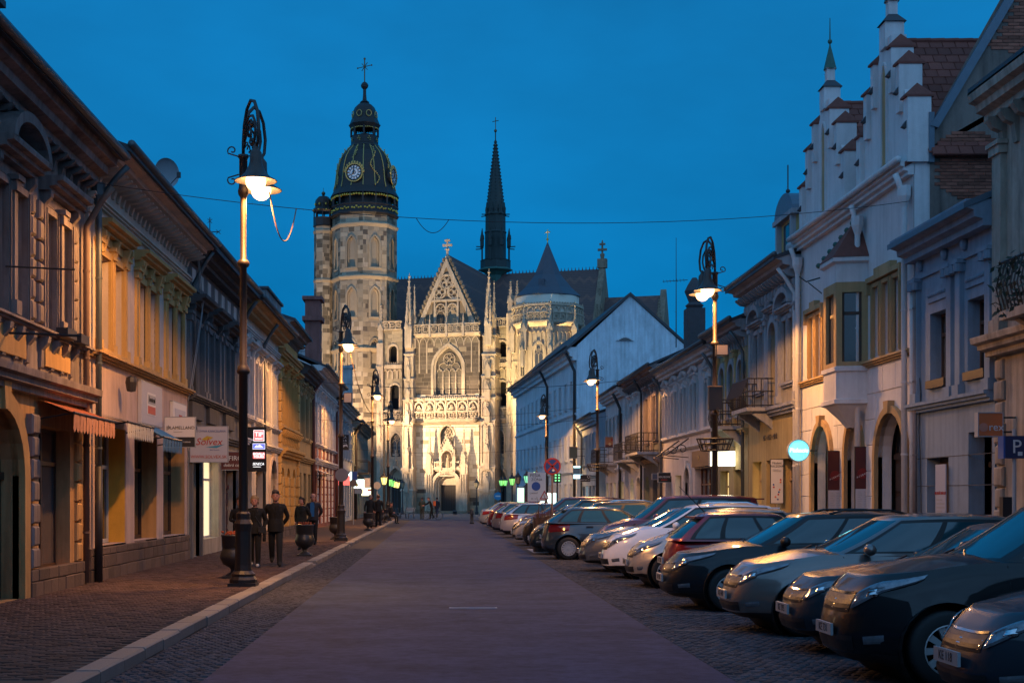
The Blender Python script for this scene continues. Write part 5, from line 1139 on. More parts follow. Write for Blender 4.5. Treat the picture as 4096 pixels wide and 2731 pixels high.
# gables with piers, caps, lancets and cross roofs with tiles
def gable(xc,hw,spire):
    g=MB(); z0=9.12; zA=12.2
    pts=[(xc-hw,z0),(xc+hw,z0),(xc+hw,10.2),(xc+.45,zA-.1),(xc+.45,zA+.2),(xc-.45,zA+.2),(xc-.45,zA-.1),(xc-hw,10.2)]
    # wall with lancet opening left as recessed niche
    g.prism(pts,-.05,.3,'y'); go=g.build('gable',WHT2,B.e)
    lan=arch_pts(-.17,.17,1.9,.45,aGOTH)
    nn=MB(); poly=[(xc-.17,9.5)]+[(xc+a,9.5+b) for a,b in lan]+[(xc+.17,9.5)]
    nn.prism(poly,-.065,-.052,'y').build('lancet_niche',OCH2,go)
    fr=MB(); outer=[(xc-.23,9.45)]+[(xc+a*1.35,9.5+b*1.02) for a,b in lan]+[(xc+.23,9.45)]
    fr.strip([(a,-.1,b) for a,b in outer],[(a,-.1,b) for a,b in poly]); fr.strip([(a,-.1,b) for a,b in outer],[(a,-.05,b) for a,b in outer]); fr.strip([(a,-.1,b) for a,b in poly],[(a,-.06,b) for a,b in poly]); fr.build('lancet_frame',WHT2,go)
    for s in (-1,1):
        for k,(f,zt,w) in enumerate(((1.0,10.6,.32),(.66,11.5,.26),(.36,12.05,.22))):
            x=xc+s*hw*f*(.96 if k==0 else 1)
            zb=z0 if k==0 else 10.2+(12.2-10.2)*(1-f)-.5
            MB().box(x-w/2,x+w/2,-.16,.36,zb,zt).build('pier',WHT2,go)
            c=w/2+.02; cap=MB(); cap.quad((x-c,-.22,zt),(x+c,-.22,zt),(x,.1,zt+.3)); cap.quad((x+c,-.22,zt),(x+c,.42,zt),(x,.1,zt+.3)); cap.quad((x+c,.42,zt),(x-c,.42,zt),(x,.1,zt+.3)); cap.quad((x-c,.42,zt),(x-c,-.22,zt),(x,.1,zt+.3)); cap.box(x-c,x+c,-.22,.42,zt-.05,zt)
            cap.build('pier_cap',CLAY,go)
            # little hanging corbel caps
            MB().prism([(-.16,zt-.72),(-.25,zt-.68),(-.16,zt-.55)],x-.08,x+.08,'x').build('corbel',SLATE,go)
    MB().box(xc-.22,xc+.22,-.12,.32,12.2,12.78).build('top_pier',WHT2,go); c=.27
    cap=MB(); P=[(xc-c,-.17,12.78),(xc+c,-.17,12.78),(xc+c,.37,12.78),(xc-c,.37,12.78)]; ap=(xc,.1,13.12)
    for i in range(4): cap.quad(P[i],P[(i+1)%4],ap)
    cap.build('top_cap',SLATE,go)
    MB().lathe([(.15,12.9),(.15,13.28),(.2,13.32)],4,xc,.1,PI/4).build('pedestal',WHT2,go)
    MB().lathe([(.18,13.3),(.07,13.75),(.02,13.95),(.02,14.0),(.03,14.08),(.02,14.12),(.01,14.7)],6,xc,.1).ball((xc,.1,14.06),.065,8,5).build('spire',GREENT if spire else IRON,go)
    # cross roof
    rz=12.35; zb=9.3; r=MB()
    for s in (-1,1): r.quad((xc,.28,rz),(xc+s*(hw+.15),.28,zb),(xc+s*(hw+.15),7,zb),(xc,7,rz))
    ro=r.build('cross_roof',CLAY,B.e,fix=False)
    sl=Vector((hw+.15,0,zb-rz)); Ls=sl.length; sl.normalize(); ang=math.atan2(rz-zb,hw+.15)
    tm=shared('tile_r3',lambda: MB().topbox(-.005,.275,-.145,.145,-.03,.02,.012).mesh('roof_tile',TILE,fix=False))
    n=0; s=1
    for i in range(int(Ls/.25)+1):
        for j in range(12):
            d=i*.25; yv=.5+j*.3+(.15 if i%2 else 0)
            p=Vector((xc,yv,rz+.035))+sl*d
            o=put('roof_tile',tm,ro,(p.x,p.y,p.z)); o.rotation_euler=(0,ang-.06,0); n+=1
    for j in range(11): put('ridge_tile',shared('rt',lambda: MB().tube([(0,-.16,0),(0,.17,.01)],.075,8).mesh('ridge_tile',TILE)),ro,(xc,.5+j*.33,rz+.03))
gable(B.yl(38.55),2.2,True); gable(B.yl(33.3),1.85,False)
B.mass(WHT2,CLAY,2.4,D=8,ov=.2,H=9.15)
B.pipe(B.yl(41.0),.15,8.2,m=WHT2,r=.07,y=-.16,top=(0,.2,.7),hopper=True); B.pipe(B.yl(35.0),.15,8.2,m=WHT2,r=.07,y=-.2,top=(0,.15,.7),hopper=True); B.pipe(B.yl(31.6),.15,8.2,m=WHT2,r=.07,y=-.16,top=(0,.2,.7),hopper=True)
B.gutter(9.18,.36,m=WHT2)
# brick fire wall facing the camera, brick by brick where plaster has fallen
xe=B.W+.02
fw=MB().quad((xe,.35,6.8),(xe,4.2,6.8),(xe,4.2,14.2),(xe,2.6,13.6),(xe,1.9,12.7),(xe,.55,10.3),(xe,.35,9.9)).build('fire_wall',plaster('old_fire_wall_render',(.20,.165,.145),.6),B.e,fix=False)
fb=mat('fire_wall_brick',(.24,.085,.055),.9,var=.3,scale=10,bump=.4,rnd=.4); bm_=shared('bk1',lambda: MB().box(0,.022,.004,.246,.004,.066).mesh('brick',fb)); rr=random.Random(4); n=0
for r in range(85):
    z=7.4+r*.075
    for k in range(13):
        yy=.45+k*.25+(.125 if r%2 else 0); lim=.35+(z-9.9)*.63 if z>9.9 else .35
        dens=math.sin(yy*2.1+z*1.3)+math.sin(z*2.3-yy*1.1+1)
        if yy>lim+.1 and yy<3.5 and dens>.35 and n<300: put('brick',bm_,fw,(xe-.004,yy,z)); n+=1
MB().box(xe-.04,xe+.1,.3,.42,9.1,10.2).prism([(.33,9.9),(.5,9.85),(2.7,13.55),(2.6,13.75)],xe-.05,xe+.12,'x').build('flashing',_mat['blue_tin_roof'],B.e)
MB().tube([(B.yl(33.3),.1,13.7),(B.yl(33.2),.1,17)],.02).build('lightning_rod',IRON,B.e)
# ---- R4 mustard ornate house with dormer
B=Bld('mustard_house','mustard and grey ornate house with niche, iron balcony and roof dormer','R',41.25,48.2,10.5,8.75)
GRO=plaster('grey_ornament',(.34,.34,.36),.4)
for a,b in ((47.15,45.6),(43.35,41.75)):
    c0,c1=B.yl(a),B.yl(b); w=(c1-c0)/2
    for k in range(2): B.win(c0+k*w+.1,c0+(k+1)*w-.1,5.2,7.05,frame=WOODF,sur=GRO,sw=.12,sp=.09)
    B.hood(B.e,c0-.15,c1+.15,7.1,'arch',GRO,p=.3,hh=.16)
B.win(B.yl(45.0),B.yl(44.0),4.6,7.2,rise=.5,frame=WOODF,sur=GRO,sw=.2,sp=.1); B.hood(B.e,B.yl(45.25),B.yl(43.75),7.35,'orn',GRO,p=.28,hh=.16)
for Y in (47.6,45.3,43.7,41.5): B.pil(B.yl(Y),.22,4.6,7.4,GRO,.12)
B.shop(B.yl(47.6),B.yl(46.3),.4,2.9,frame=OCH2,glass=LITY); B.shop(B.yl(45.6),B.yl(44.3),.4,2.9,frame=OCH2); B.shop(B.yl(43.6),B.yl(42.0),.4,2.9,frame=OCH2)
B.wall(.1,4.3,YEL2); B.wall(4.3,8.75,plaster('grey_mustard',(.40,.34,.24),.4)); cornice(B,0,B.W,4.25,.28,.28,GRO,'ground_floor_cornice')
for i in range(16): MB().ball((.25+i*.43,-.1,8.0),.13,7,5,1.5).build('frieze_boss',GRO,B.e)
B.band(7.6,7.7,.1,GRO); B.brackets(.05,B.W,8.35,18,GRO,.5,.5,.14); cornice(B,0,B.W,8.35,.75,.42,GRO); B.mass(YEL2,SLATE,1.8,ov=.8); B.gutter(8.78,.78)
d0,d1=B.yl(44.6),B.yl(42.6); dm=MB().box(d0,d1,.2,2.4,8.9,10.3).build('dormer',YEL2,B.e)
MB().prism(arch_pts(d0-.15,d1+.15,10.3,.7,aROUND),.05,2.6,'y').build('dormer_roof',_mat['blue_tin_roof'],dm); MB().box(d0-.2,d1+.2,0,.24,10.2,10.35).build('dormer_cornice',GRO,dm)
for x in (d0+.1,d1-.1): MB().prism([(x-.1,8.9),(x+.1,8.9),(x+.1,10.2),(x-.1,10.2)],.05,.2,'y').ball((x,.1,9.2),.2,8,5).build('dormer_scroll',GRO,dm)
MB().quad(((d0+d1)/2-.5,.19,9.2),((d0+d1)/2+.5,.19,9.2),((d0+d1)/2+.5,.19,10.1),((d0+d1)/2-.5,.19,10.1)).build('dormer_pane',GLASS,dm,fix=False)
MB().tube([((d0+d1)/2,.2,11),((d0+d1)/2,.2,11.9)],.02).ball(((d0+d1)/2,.2,11.1),.07).build('dormer_finial',IRON,dm)
def iron_balcony(B,x0,x1,z,p,belly=.12,n=14,base=None):
    o=MB().box(x0,x1,-p,.02,z-.12,z).build('balcony_slab',base or GRO,B.e); q=MB()
    for i in range(n+1):
        t=i/n; q.tube([(x0+(x1-x0)*t,-p+.04,z),(x0+(x1-x0)*t,-p+.04-belly,z+.35),(x0+(x1-x0)*t,-p+.04,z+.9)],.015,4)
    for x in (x0+.03,x1-.03):
        for k in range(4): yv=-p+.04+k*p/4; q.tube([(x,yv,z),(x,yv,z+.9)],.015,4)
    for zz in (z+.06,z+.5,z+.9): q.tube([(x0+.03,0,zz),(x0+.03,-p+.04,zz),(x1-.03,-p+.04,zz),(x1-.03,0,zz)],.022,5)
    for i in range(n//2):
        c=Vector((x0+(x1-x0)*(i+.5)/(n//2),-p+.02,z+.7)); q.tube([c+Vector((.1*cos(a*.7),0,.1*sin(a*.7))) for a in range(10)],.012,4)
    q.build('railing',IRON,o)
    for x in (x0+.25,x1-.25): MB().prism([(.02,z-.7),(-.15,z-.55),(-p*.75,z-.2),(-p*.8,z-.12),(.02,z-.12)],x-.09,x+.09,'x').build('console',base or GRO,o)
    return o
iron_balcony(B,B.yl(46.9),B.yl(44.6),4.55,.85,.22)
text('MIS • MISS • MINI',.26,mat('dark_letters',(.05,.04,.03),.5,var=0,bump=0),B.e,(B.yl(45.0),-.03,3.62)); 
B.pipe(B.yl(41.5),.12,7.6,m=WHT2,r=.06,top=(0,.5,.8))
# ---- R5 olive mustard
B=Bld('olive_mustard_house','olive mustard house with arched upper windows behind the right hand lamp','R',48.25,53.6,10.5,7.8)
for c in (52.5,50.9,49.3): xc=B.yl(c); B.win(xc-.45,xc+.45,4.6,6.5,rise=.4,frame=WHITEF,sur=GRO,sw=.18,sp=.08); B.pil(xc-.8,.2,4.3,6.9,YEL2,.1)
for c in (52.3,49.8): B.shop(B.yl(c)-.8,B.yl(c)+.8,.4,2.7,frame=YEL2,glass=LITY if c>52 else GLASS)
B.wall(.1,7.8,plaster('olive_mustard_plaster',(.36,.30,.17),.4)); cornice(B,0,B.W,3.9,.2,.2,YEL2,'ground_floor_cornice'); B.brackets(.05,B.W,7.4,12,GRO,.45,.5,.16); cornice(B,0,B.W,7.4,.6,.4,GRO); B.mass(YEL2,SLATE,2.0,ov=.65); B.gutter(7.8,.66,r=.09); B.pipe(B.yl(48.6),.12,6.6,r=.06,top=(0,.45,.8)); iron_balcony(B,B.yl(50.9),B.yl(49.2),4.2,.8,.1,8)
# ---- R6 long white house
B=Bld('long_white_house','long white house with carved window heads and two scroll wall brackets','R',53.65,66.7,10.5,7.6)
for i,c in enumerate((65.6,63.2,60.8,58.4,55.2)):
    xc=B.yl(c)
    for dx in (-.45,.45): B.win(xc+dx-.31,xc+dx+.31,4.5,6.4,frame=BROWNF if i in(0,4) else mat('grey_window_wood',(.16,.16,.165),.6),sur=WHT,sw=.12,sp=.07)
    B.hood(B.e,xc-.85,xc+.85,6.5,'orn',WHT,p=.16,hh=.12); arch=MB(); p=arch_pts(-.4,.4,0,.6,aROUND); qq=arch_pts(-.52,.52,0,.74,aROUND); arch.strip([(a,-.08,b) for a,b in p],[(a,-.08,b) for a,b in qq]).strip([(a,-.08,b) for a,b in qq],[(a,.02,b) for a,b in qq]).strip([(a,-.08,b) for a,b in p],[(a,.02,b) for a,b in p]).build('arch_mould',WHT,B.e,loc=(xc,0,6.75))
B.shop(B.yl(65.8),B.yl(64.2),.4,2.7,frame=BROWNF,glass=SHOPDARK); B.shop(B.yl(63.2),B.yl(61.6),.4,2.7,frame=BROWNF,glass=LITY); B.door(B.yl(60.6),B.yl(59.2),.12,3.0,rise=.65,leaf=BROWNF,sur=WHT); B.shop(B.yl(58.3),B.yl(54.6),.3,2.9,frame=mat('red_brown_shopfront',(.10,.035,.022),.5,var=.2),n=4)
MB().box(B.yl(58.4),B.yl(54.5),-.12,.02,2.95,3.6).build('shop_fascia',mat('brown_fascia',(.16,.09,.05),.6,var=.2),B.e)
for k in range(4): text('✿' if 0 else 'M',.35,mat('gold_letters',(.5,.3,.1),.5,var=0,bump=0),B.e,(B.yl(57.6-.8*k),-.13,3.28)) if k==1 else None
B.wall(.1,7.6,plaster('pinkish_white_plaster',(.50,.46,.46),.35)); cornice(B,0,B.W,3.75,.12,.12,WHT,'ground_floor_cornice'); cornice(B,0,B.W,4.3,.14,.1,WHT,'sill_course'); cornice(B,0,B.W,7.15,.5,.45,WHT); B.mass(WHT,SLATE,2.0,ov=.55); B.gutter(7.64,.56,r=.09); B.pipe(B.yl(53.95),.12,6.5,r=.06,top=(0,.4,.7)); B.pipe(B.yl(66.5),.12,6.6,r=.06,top=(0,.4,.7))
for c in (62.0,59.6):
    x=B.yl(c); MB().tube([(x,-.03,4.2),(x,-1.0,3.5)],.03,5).tube([(x,-.04,3.4),(x,-.95,3.48)],.02,5).tube([(x,-.3-.22*cos(a*.6)*(1-a/16),3.75+.22*sin(a*.6)*(1-a/16)) for a in range(13)],.018,4).build('scroll_bracket',IRON,B.e)
q=MB().box(2.2,3.2,.6,1.4,7.6,10.2).lathe([(.3,10.2),(.42,10.35),(.25,10.5),(.45,11.0),(.3,11.3),(.1,11.6)],10,2.7,1.0).build('roof_urn_chimney',mat('sooty_stone',(.06,.055,.06),.9,var=.3),B.e)
# ---- R7 narrow dark ornate + white
B=Bld('dark_ornate_house','narrow dark ornate house with iron balcony and furled parasol','R',66.75,78,10.4,8.0)
for c in (68.2,70.6,74.0,76.4): xc=B.yl(c); B.win(xc-.5,xc+.5,4.5,6.6,frame=WHITEF,sur=GREYV if c<72 else WHT,sw=.18,sp=.1,hood='flat'); B.pil(xc-1.0,.24,3.8,7.2,GREYV if c<72 else WHT,.12)
for c in (68.4,71,74.2,76.6): B.shop(B.yl(c)-.7,B.yl(c)+.7,.3,2.8,rise=.6,frame=BROWNF,glass=LITY if c in(71,76.6) else SHOPDARK)
B.wall(.1,8,GREYD,x0=B.yl(72.2),name='dark_wall'); B.wall(.1,8,WHT,x1=B.yl(72.2)); cornice(B,0,B.W,3.4,.24,.24,GREYV,'ground_floor_cornice'); B.brackets(.05,B.W,7.6,18,GREYV,.4,.4,.16); cornice(B,0,B.W,7.6,.55,.42,GREYV); B.mass(GREYV,SLATE,2.2,ov=.6); B.gutter(8.0,.6); iron_balcony(B,B.yl(72.0),B.yl(67.4),3.9,1.0,.05,16); iron_balcony(B,B.yl(77.5),B.yl(74.0),3.7,.9,.0,12); B.pipe(B.yl(72.3),.12,7.0,r=.06,m=IRON,top=(0,.4,.7))
# ---- R8 pale with poster balcony
B=Bld('poster_balcony_house','pale house with a food poster hung on its balcony','R',78.05,87,10.2,7.9)
for i in range(5): xc=.9+i*1.78; B.win(xc-.4,xc+.4,4.5,6.4,frame=WHITEF,sur=WHT,sw=.1,sp=.05); B.shop(xc-.55,xc+.55,.3,2.6,frame=WHITEF if i%2 else BROWNF,glass=GLASS if i%2 else LITY)
B.wall(.1,7.9,WHT); cornice(B,0,B.W,3.2,.14,.2,WHT,'ground_floor_cornice'); cornice(B,0,B.W,7.3,.5,.5,WHT); B.mass(WHT,SLATE,2.2,ov=.55); B.gutter(7.85,.56); B.pipe(B.yl(79.2),.12,6.6,r=.08,m=IRON,top=(0,.4,.9)); iron_balcony(B,B.yl(86),B.yl(81.5),3.7,1.0,.05,12)
# ---- R9 small blue house
B=Bld('small_blue_house','low blue house with hipped roof in front of the big white gable','R',87.05,97.2,9.8,6.9)
BLU2=plaster('light_blue_plaster',(.28,.38,.46),.3)
for i in range(5): xc=1.1+i*2.0; B.win(xc-.45,xc+.45,3.9,5.8,frame=WHITEF,sur=BLU2,sw=.12,sp=.05); B.shop(xc-.7,xc+.7,.3,2.5,frame=BROWNF,glass=LITW if i in(1,) else GLASS)
B.wall(.1,6.9,BLU2); cornice(B,0,B.W,3.0,.14,.2,BLU2,'ground_floor_cornice'); cornice(B,0,B.W,6.3,.5,.55,BLU2); B.mass(BLU2,SLATE,1.6,ov=.55); B.gutter(6.9,.56); B.pipe(B.yl(96.6),.12,5.8,r=.07,top=(0,.4,.7))
# ---- the big white gable house, turned a little to the street
HW=37.76; B=Bld('big_white_house','long blue white three storey house with plain gable end facing the street',math.atan2(-37.7,2.15),0,HW,(7.35,135.7,0),12.2)
BW=plaster('blue_white_render',(.56,.64,.69),.3); B.W=HW
for i in range(13):
    xc=2.0+i*2.8
    for z0,z1 in ((8.1,9.9),(4.4,6.1),(1.0,2.7)): B.win(xc-.5,xc+.5,z0,z1,frame=WHITEF,sur=BW,sw=.14,sp=.05,recess=.12,hm=BW)
mb=MB(); wall_mesh(mb,0,HW,.0,12.2,B.ops); mb.build('wall',BW,B.e)
for z in (3.4,7.4): cornice(B,0,HW,z,.12,.16,BW,'string_course')
cornice(B,0,HW,11.2,.7,.9,BW); B.gutter(12.1,.75,m=IRON,r=.1)
for x in (HW-.35,HW-14.5): B.pipe(x,.1,10.4,r=.1,m=IRON,top=(0,.6,1.3))
gw=MB().quad((HW,0,0),(HW,7.6,0),(HW,7.6,12.2),(HW,3.72,15.65),(HW,0,12.2)).quad((0,0,0),(0,7.6,0),(0,7.6,12.2),(0,3.72,15.65),(0,0,12.2)).quad((0,7.6,0),(HW,7.6,0),(HW,7.6,12.2),(0,7.6,12.2)).build('gable_wall',plaster('patchy_blue_render',(.54,.66,.73),.35),B.e,fix=False)
vx=HW+.02; q=MB(); p=arch_pts(-.62,.62,0,.34,aSEG)
MB().prism([(3.35+a,12.55+b) for a,b in p],HW-.02,HW+.12,'x').build('attic_vent_hood',BW,gw); MB().prism([(3.35+a*.75,12.55+b*.62) for a,b in p],HW+.11,HW+.135,'x').build('attic_vent',GLASS,gw)
MB().prism([(-.85,11.95),(3.72,15.9),(8.2,11.95),(8.2,11.75),(3.72,15.66),(-.85,11.75)],-.3,HW+.12,'x').build('roof',SLATE,B.e)
# ---- house with red roof far behind
B=Bld('red_roof_house','distant house with red tiled roof between the white gable and the roof urns','R',100,122,20,9,group='old town houses along the street')
B.wall(0,9,WHT); B.mass(WHT,CLAY,6.2,ov=.4)
for i in range(6): B.ops=[]; B.win(1.5+i*3,2.6+i*3,5.5,7.3,frame=WHITEF,recess=-.06)
# ================================================================ the street goes on behind the camera
for side,X,Y1,lab in (('L',-6.6,10.9,'plain house row continuing the left side outside the frame'),('R',10.5,12.9,'plain house row continuing the right side outside the frame')):
    B=Bld('house_row',lab,side,-70,Y1,X,8.8)
    for i in range(26):
        x=1.4+i*3.0
        if x<B.W-1.2: B.win(x-.5,x+.5,4.5,6.4,frame=WHITEF,sur=WHT,sw=.14); B.shop(x-.8,x+.8,.4,2.8,frame=BROWNF)
    B.wall(.1,8.8,GREYV if side=='L' else CRM2); cornice(B,0,B.W,8.3,.5,.45,GREYV); B.mass(GREYV,SLATE,2.2,ov=.5)
B=Bld('end_house','plain tall house closing the street outside the frame',PI,0,30,(16,-72,0),12); B.W=30
for i in range(9):
    for z in (1,4.6,8.2): B.win(1+i*3.2,2.2+i*3.2,z,z+2,frame=WHITEF,sur=WHT,sw=.14)
B.wall(0,12,GREYV); B.mass(GREYV,SLATE,3)
# ================================================================ STREET LAMPS
BULB=glow('lamp_globe',(1,.52,.22),7,(.8,.7,.5)); POST=mat('lamp_post_iron',(.026,.017,.014),.45,var=.25,scale=10,bump=.12,spec=.5); SHADE=mat('lamp_shade_iron',(.05,.035,.03),.45,var=.2,scale=10,bump=.1); SHIN=mat('lamp_shade_enamel',(.7,.62,.5),.5,var=.1,bump=0)
LAMPC=(1,.44,.11)
def spiral(c,r0,r1,a0,a1,n,ax): 
    """flat spiral in the vertical plane holding direction ax"""
    return [Vector((c[0]+ax[0]*r*cos(a),c[1]+ax[1]*r*cos(a),c[2]+r*sin(a))) for r,a in ((r0+(r1-r0)*i/n,a0+(a1-a0)*i/n) for i in range(n+1))]
def make_lamp(s,h=1.0):
    """s=+1 arms reach to +x. two scroll arms, each with bell shade and globe"""
    root=empty('street_lamp',(0,0,0))
    pl=MB().box(-.25,.25,-.25,.25,0,.18); b=pl.build('base',POST,root)
    MB().lathe([(.25,.18),(.25,.24),(.21,.3),(.22,.34),(.16,.4),(.15,.5),(.145,1.1),(.16,1.18),(.17,1.24),(.15,1.28),(.13,1.32),(.13,1.42),(.1,1.46)],14).build('pedestal',POST,root,smooth=False)
    MB().lathe([(.085,1.4),(.078,3.92),(.11,3.94),(.125,3.98),(.11,4.02),(.1,4.06),(.066,4.1),(.062,5.84),(.1,5.87),(.115,5.92),(.1,5.96),(.056,6.0),(.054,7.1),(.09,7.16),(.1,7.22),(.085,7.28),(.075,7.36),(.075,7.8),(.095,7.82),(.095,7.87),(.05,7.88)],14,cap=False).build('shaft',POST,root,smooth=True)
    for q in (-1,1):
        d=Vector((s*.58,q*.81)); n=d.length; d=Vector((d.x/n,d.y/n)); ar=MB()
        P=lambda r,z: Vector((d.x*r,d.y*r,z))
        outer=[P(.0,7.8),P(.0,8.1),P(.04,8.4),P(.14,8.66),P(.28,8.79),P(.42,8.74),P(.53,8.55),P(.58,8.25),P(.55,8.0),P(.47,7.9),P(.4,7.93)]
        ar.tube(outer,.032,6); ar.tube([P(.02,8.2),P(.1,8.42),P(.22,8.52),P(.36,8.5),P(.44,8.38),P(.46,8.2),P(.42,8.05),P(.36,7.95)],.026,6)
        ar.tube([P(.03,8.1),P(.1,8.3),P(.2,8.42),P(.3,8.44),P(.34,8.36),P(.3,8.3),P(.26,8.34)],.022,5); ar.tube([P(.2,8.15),P(.17,8.27),P(.22,8.36),P(.28,8.3),P(.3,8.15),P(.24,8.05),P(.3,7.98),P(.36,8.05),P(.34,8.1)],.02,5)
        ar.tube([P(.03,8.0),P(.1,8.08),P(.16,8.06),P(.18,7.98),P(.14,7.94)],.014,5); ar.ball(P(.34,8.36),.045,8,5); ar.build('scroll_arm',POST,root,smooth=True)
        c=P(.47,0); hd=empty('lamp_head',(c.x,c.y,0),parent=root)
        MB().lathe([(.02,7.98),(.05,7.94),(.045,7.9),(.07,7.87),(.105,7.82),(.11,7.66),(.13,7.58),(.19,7.46),(.27,7.38),(.375,7.325),(.38,7.31)],20,cap=False).build('shade',SHADE,hd,smooth=True)
        MB().lathe([(.37,7.312),(.26,7.37),(.18,7.45),(.12,7.56),(.05,7.6)],20,cap=False).build('shade_lining',SHIN,hd,smooth=True)
        MB().ball((0,0,7.315),.185,16,10).build('globe',BULB,hd,smooth=True)
        l=bpy.data.lights.new('bulb','SPOT'); l.energy=LE[0]; l.color=LAMPC; l.spot_size=R(170); l.spot_blend=.12; l.shadow_soft_size=.12
        lo=bpy.data.objects.new('bulb',l); C.objects.link(lo); lo.location=(0,0,7.12); lo.parent=hd
    for zz,ud in ((7.86,1),(7.5,-1)):
        MB().tube([Vector((-s*.08,0,zz-.02*ud))]+[Vector((-s*(.2+.09*cos(a)*(1-i/16)),0,zz+ud*.09+ud*.09*sin(a)*(1-i/16))) for i,a in enumerate([x*.5-.6 for x in range(13)])],.014,5).build('side_scroll',POST,root); MB().tube([Vector((s*.08,0,zz-.02*ud))]+[Vector((s*(.15+.06*cos(a)*(1-i/16)),0,zz+ud*.05+ud*.06*sin(a)*(1-i/16))) for i,a in enumerate([x*.5-.6 for x in range(13)])],.013,5).build('side_scroll',POST,root)
    return root
LE=[1500]
GL='street lamps lining both pavements'
lp=make_lamp(1); lp.location=(-3.52,25.6,.0); tag(lp,'tall twin headed scroll lamp, nearest, on the left pavement','street lamp',GL)
for i,(y,lab) in enumerate(((52.6,'twin headed scroll lamp with round sign, second from the camera on the left'),(78.5,'twin headed scroll lamp, third from the camera on the left pavement'),(104,'small far twin headed scroll lamp, fourth on the left pavement'))): copy_tree(lp,(-3.62-.05*i,y,.0),label=lab)
rp=make_lamp(-1); rp.location=(7.55,38.9,.0); tag(rp,'twin headed scroll lamp with flower basket and spotlight, nearest on the right','street lamp',GL)
for y,lab in ((68.2,'twin headed scroll lamp with flower basket, second from the camera on the right'),(97.5,'twin headed scroll lamp, farthest on the right, before the big white house')): copy_tree(rp,(7.6 if y<80 else 7.35,y,.0),label=lab)
# flower baskets, loudspeaker boxes and floods strapped to lamp posts
def basket(x,y,z,lab):
    e=empty('flower_basket',(x,y,z),0,lab,'flower basket','iron flower baskets on lamp posts'); q=MB(); n=16
    for r,zz in ((.5,.22),(.44,.08),(.38,-.1)): q.tube([Vector((r*cos(2*PI*i/n),r*.7*sin(2*PI*i/n),zz)) for i in range(n+1)],.02,5)
    for i in range(n): a=2*PI*i/n; q.tube([(.5*cos(a),.35*sin(a),.22),(.38*cos(a),.27*sin(a),-.1)],.014,4)
    for a in range(4): q.tube([(0,0,-.1),(.38*cos(a*PI/2),.27*sin(a*PI/2),-.1)],.016,4)
    q.build('basket_frame',IRON,e)
basket(7.55,38.9,3.1,'black iron basket on the nearest lamp post on the right'); basket(7.6,68.2,3.1,'black iron basket on the second lamp post on the right')
e=empty('speaker_box',(7.55,38.9,4.1),0,'black box strapped to the nearest right lamp post above the basket','speaker'); MB().box(-.22,.14,-.3,-.1,0,.62).build('case',IRON,e); MB().box(-.2,.12,-.12,-.05,.2,.4).build('clamp',IRON,e); MB().box(-.23,.15,-.31,-.09,.62,.65).build('lid',mat('lid_tan',(.35,.2,.1),.6),e)
e=empty('clamp_spotlight',(7.55,38.9,5.62),0,'small pale floodlight clamped high on the nearest right lamp post','floodlight'); MB().box(-.02,.3,-.32,-.08,-.05,.24).build('case',IRON,e); MB().box(0,.28,-.34,-.32,-.03,.22).build('front_glass',mat('pale_flood_glass',(.5,.38,.28),.3,var=.1,bump=0),e); MB().tube([(0,0,.1),(.1,-.1,.1)],.03).build('clamp',IRON,e)
e=empty('clamp_spotlight',(-3.62,52.6,5.25),0,'small pale floodlight clamped to the second left lamp post','floodlight'); MB().box(.12,.42,-.3,-.1,-.05,.32).build('case',IRON,e); MB().box(.14,.40,-.32,-.3,-.03,.3).build('front_glass',_mat['pale_flood_glass'],e); MB().tube([(0,0,.1),(.2,-.1,.1)],.03).build('clamp',IRON,e)
# lamp-post brackets (flag holders)
for x,y,z,l,lab in ((-3.52,25.6,5.2,.62,'thin horizontal flag bar on the nearest left lamp post, lower'),(-3.52,25.6,5.0,.6,'thin horizontal flag bar on the nearest left lamp post, upper')): pass
# ================================================================ GAS LANTERNS ON THE SQUARE
def lantern(col,es,glass):
    root=empty('gas_lantern',(0,0,0)); MB().lathe([(.2,0),(.2,.25),(.13,.35),(.12,.7),(.07,.8),(.05,2.5),(.08,2.55),(.04,2.6),(.05,2.75)],8).build('post',IRON,root)
    MB().lathe([(.13,2.75),(.25,3.3)],6,cap=True).build('glass',glass,root)
    q=MB().lathe([(.3,3.3),(.24,3.42),(.12,3.52),(.1,3.6),(.04,3.68),(.02,3.8)],6)
    for i in range(6): a=i*PI/3; q.tube([(.135*cos(a),.135*sin(a),2.75),(.26*cos(a),.26*sin(a),3.3)],.018,4)
    q.lathe([(.05,2.7),(.15,2.76),(.15,2.78)],6); q.build('roof',IRON,root)
    if es: point('flame',(0,0,3.05),es,col,.15,root)
    return root
GY=glow('lantern_glass_yellow',(1,.72,.16),2.6); GG=glow('lantern_glass_green',(.30,1,.16),1.15); GT=glow('lantern_glass_teal',(.06,.8,.4),1.1); GU=mat('lantern_glass_unlit',(.35,.30,.2),.2,var=.1,bump=0)
ly=lantern((1,.85,.35),30,GY); lg=lantern((.6,1,.4),30,GG); lt=lantern((.3,1,.6),8,GT); lu=lantern(0,0,GU)
G2='old lanterns on the square'; first={id(ly):1,id(lg):1,id(lt):1,id(lu):1}
def place(proto,tx,Y,z,lab):
    loc=(xat(tx,Y),Y,z)
    if first.pop(id(proto),None): proto.location=loc; return tag(proto,lab,'lantern',G2)
    return copy_tree(proto,loc,label=lab)
tag(ly,cat='lantern',group=G2); [tag(o,cat='lantern',group=G2) for o in (lg,lt,lu)]
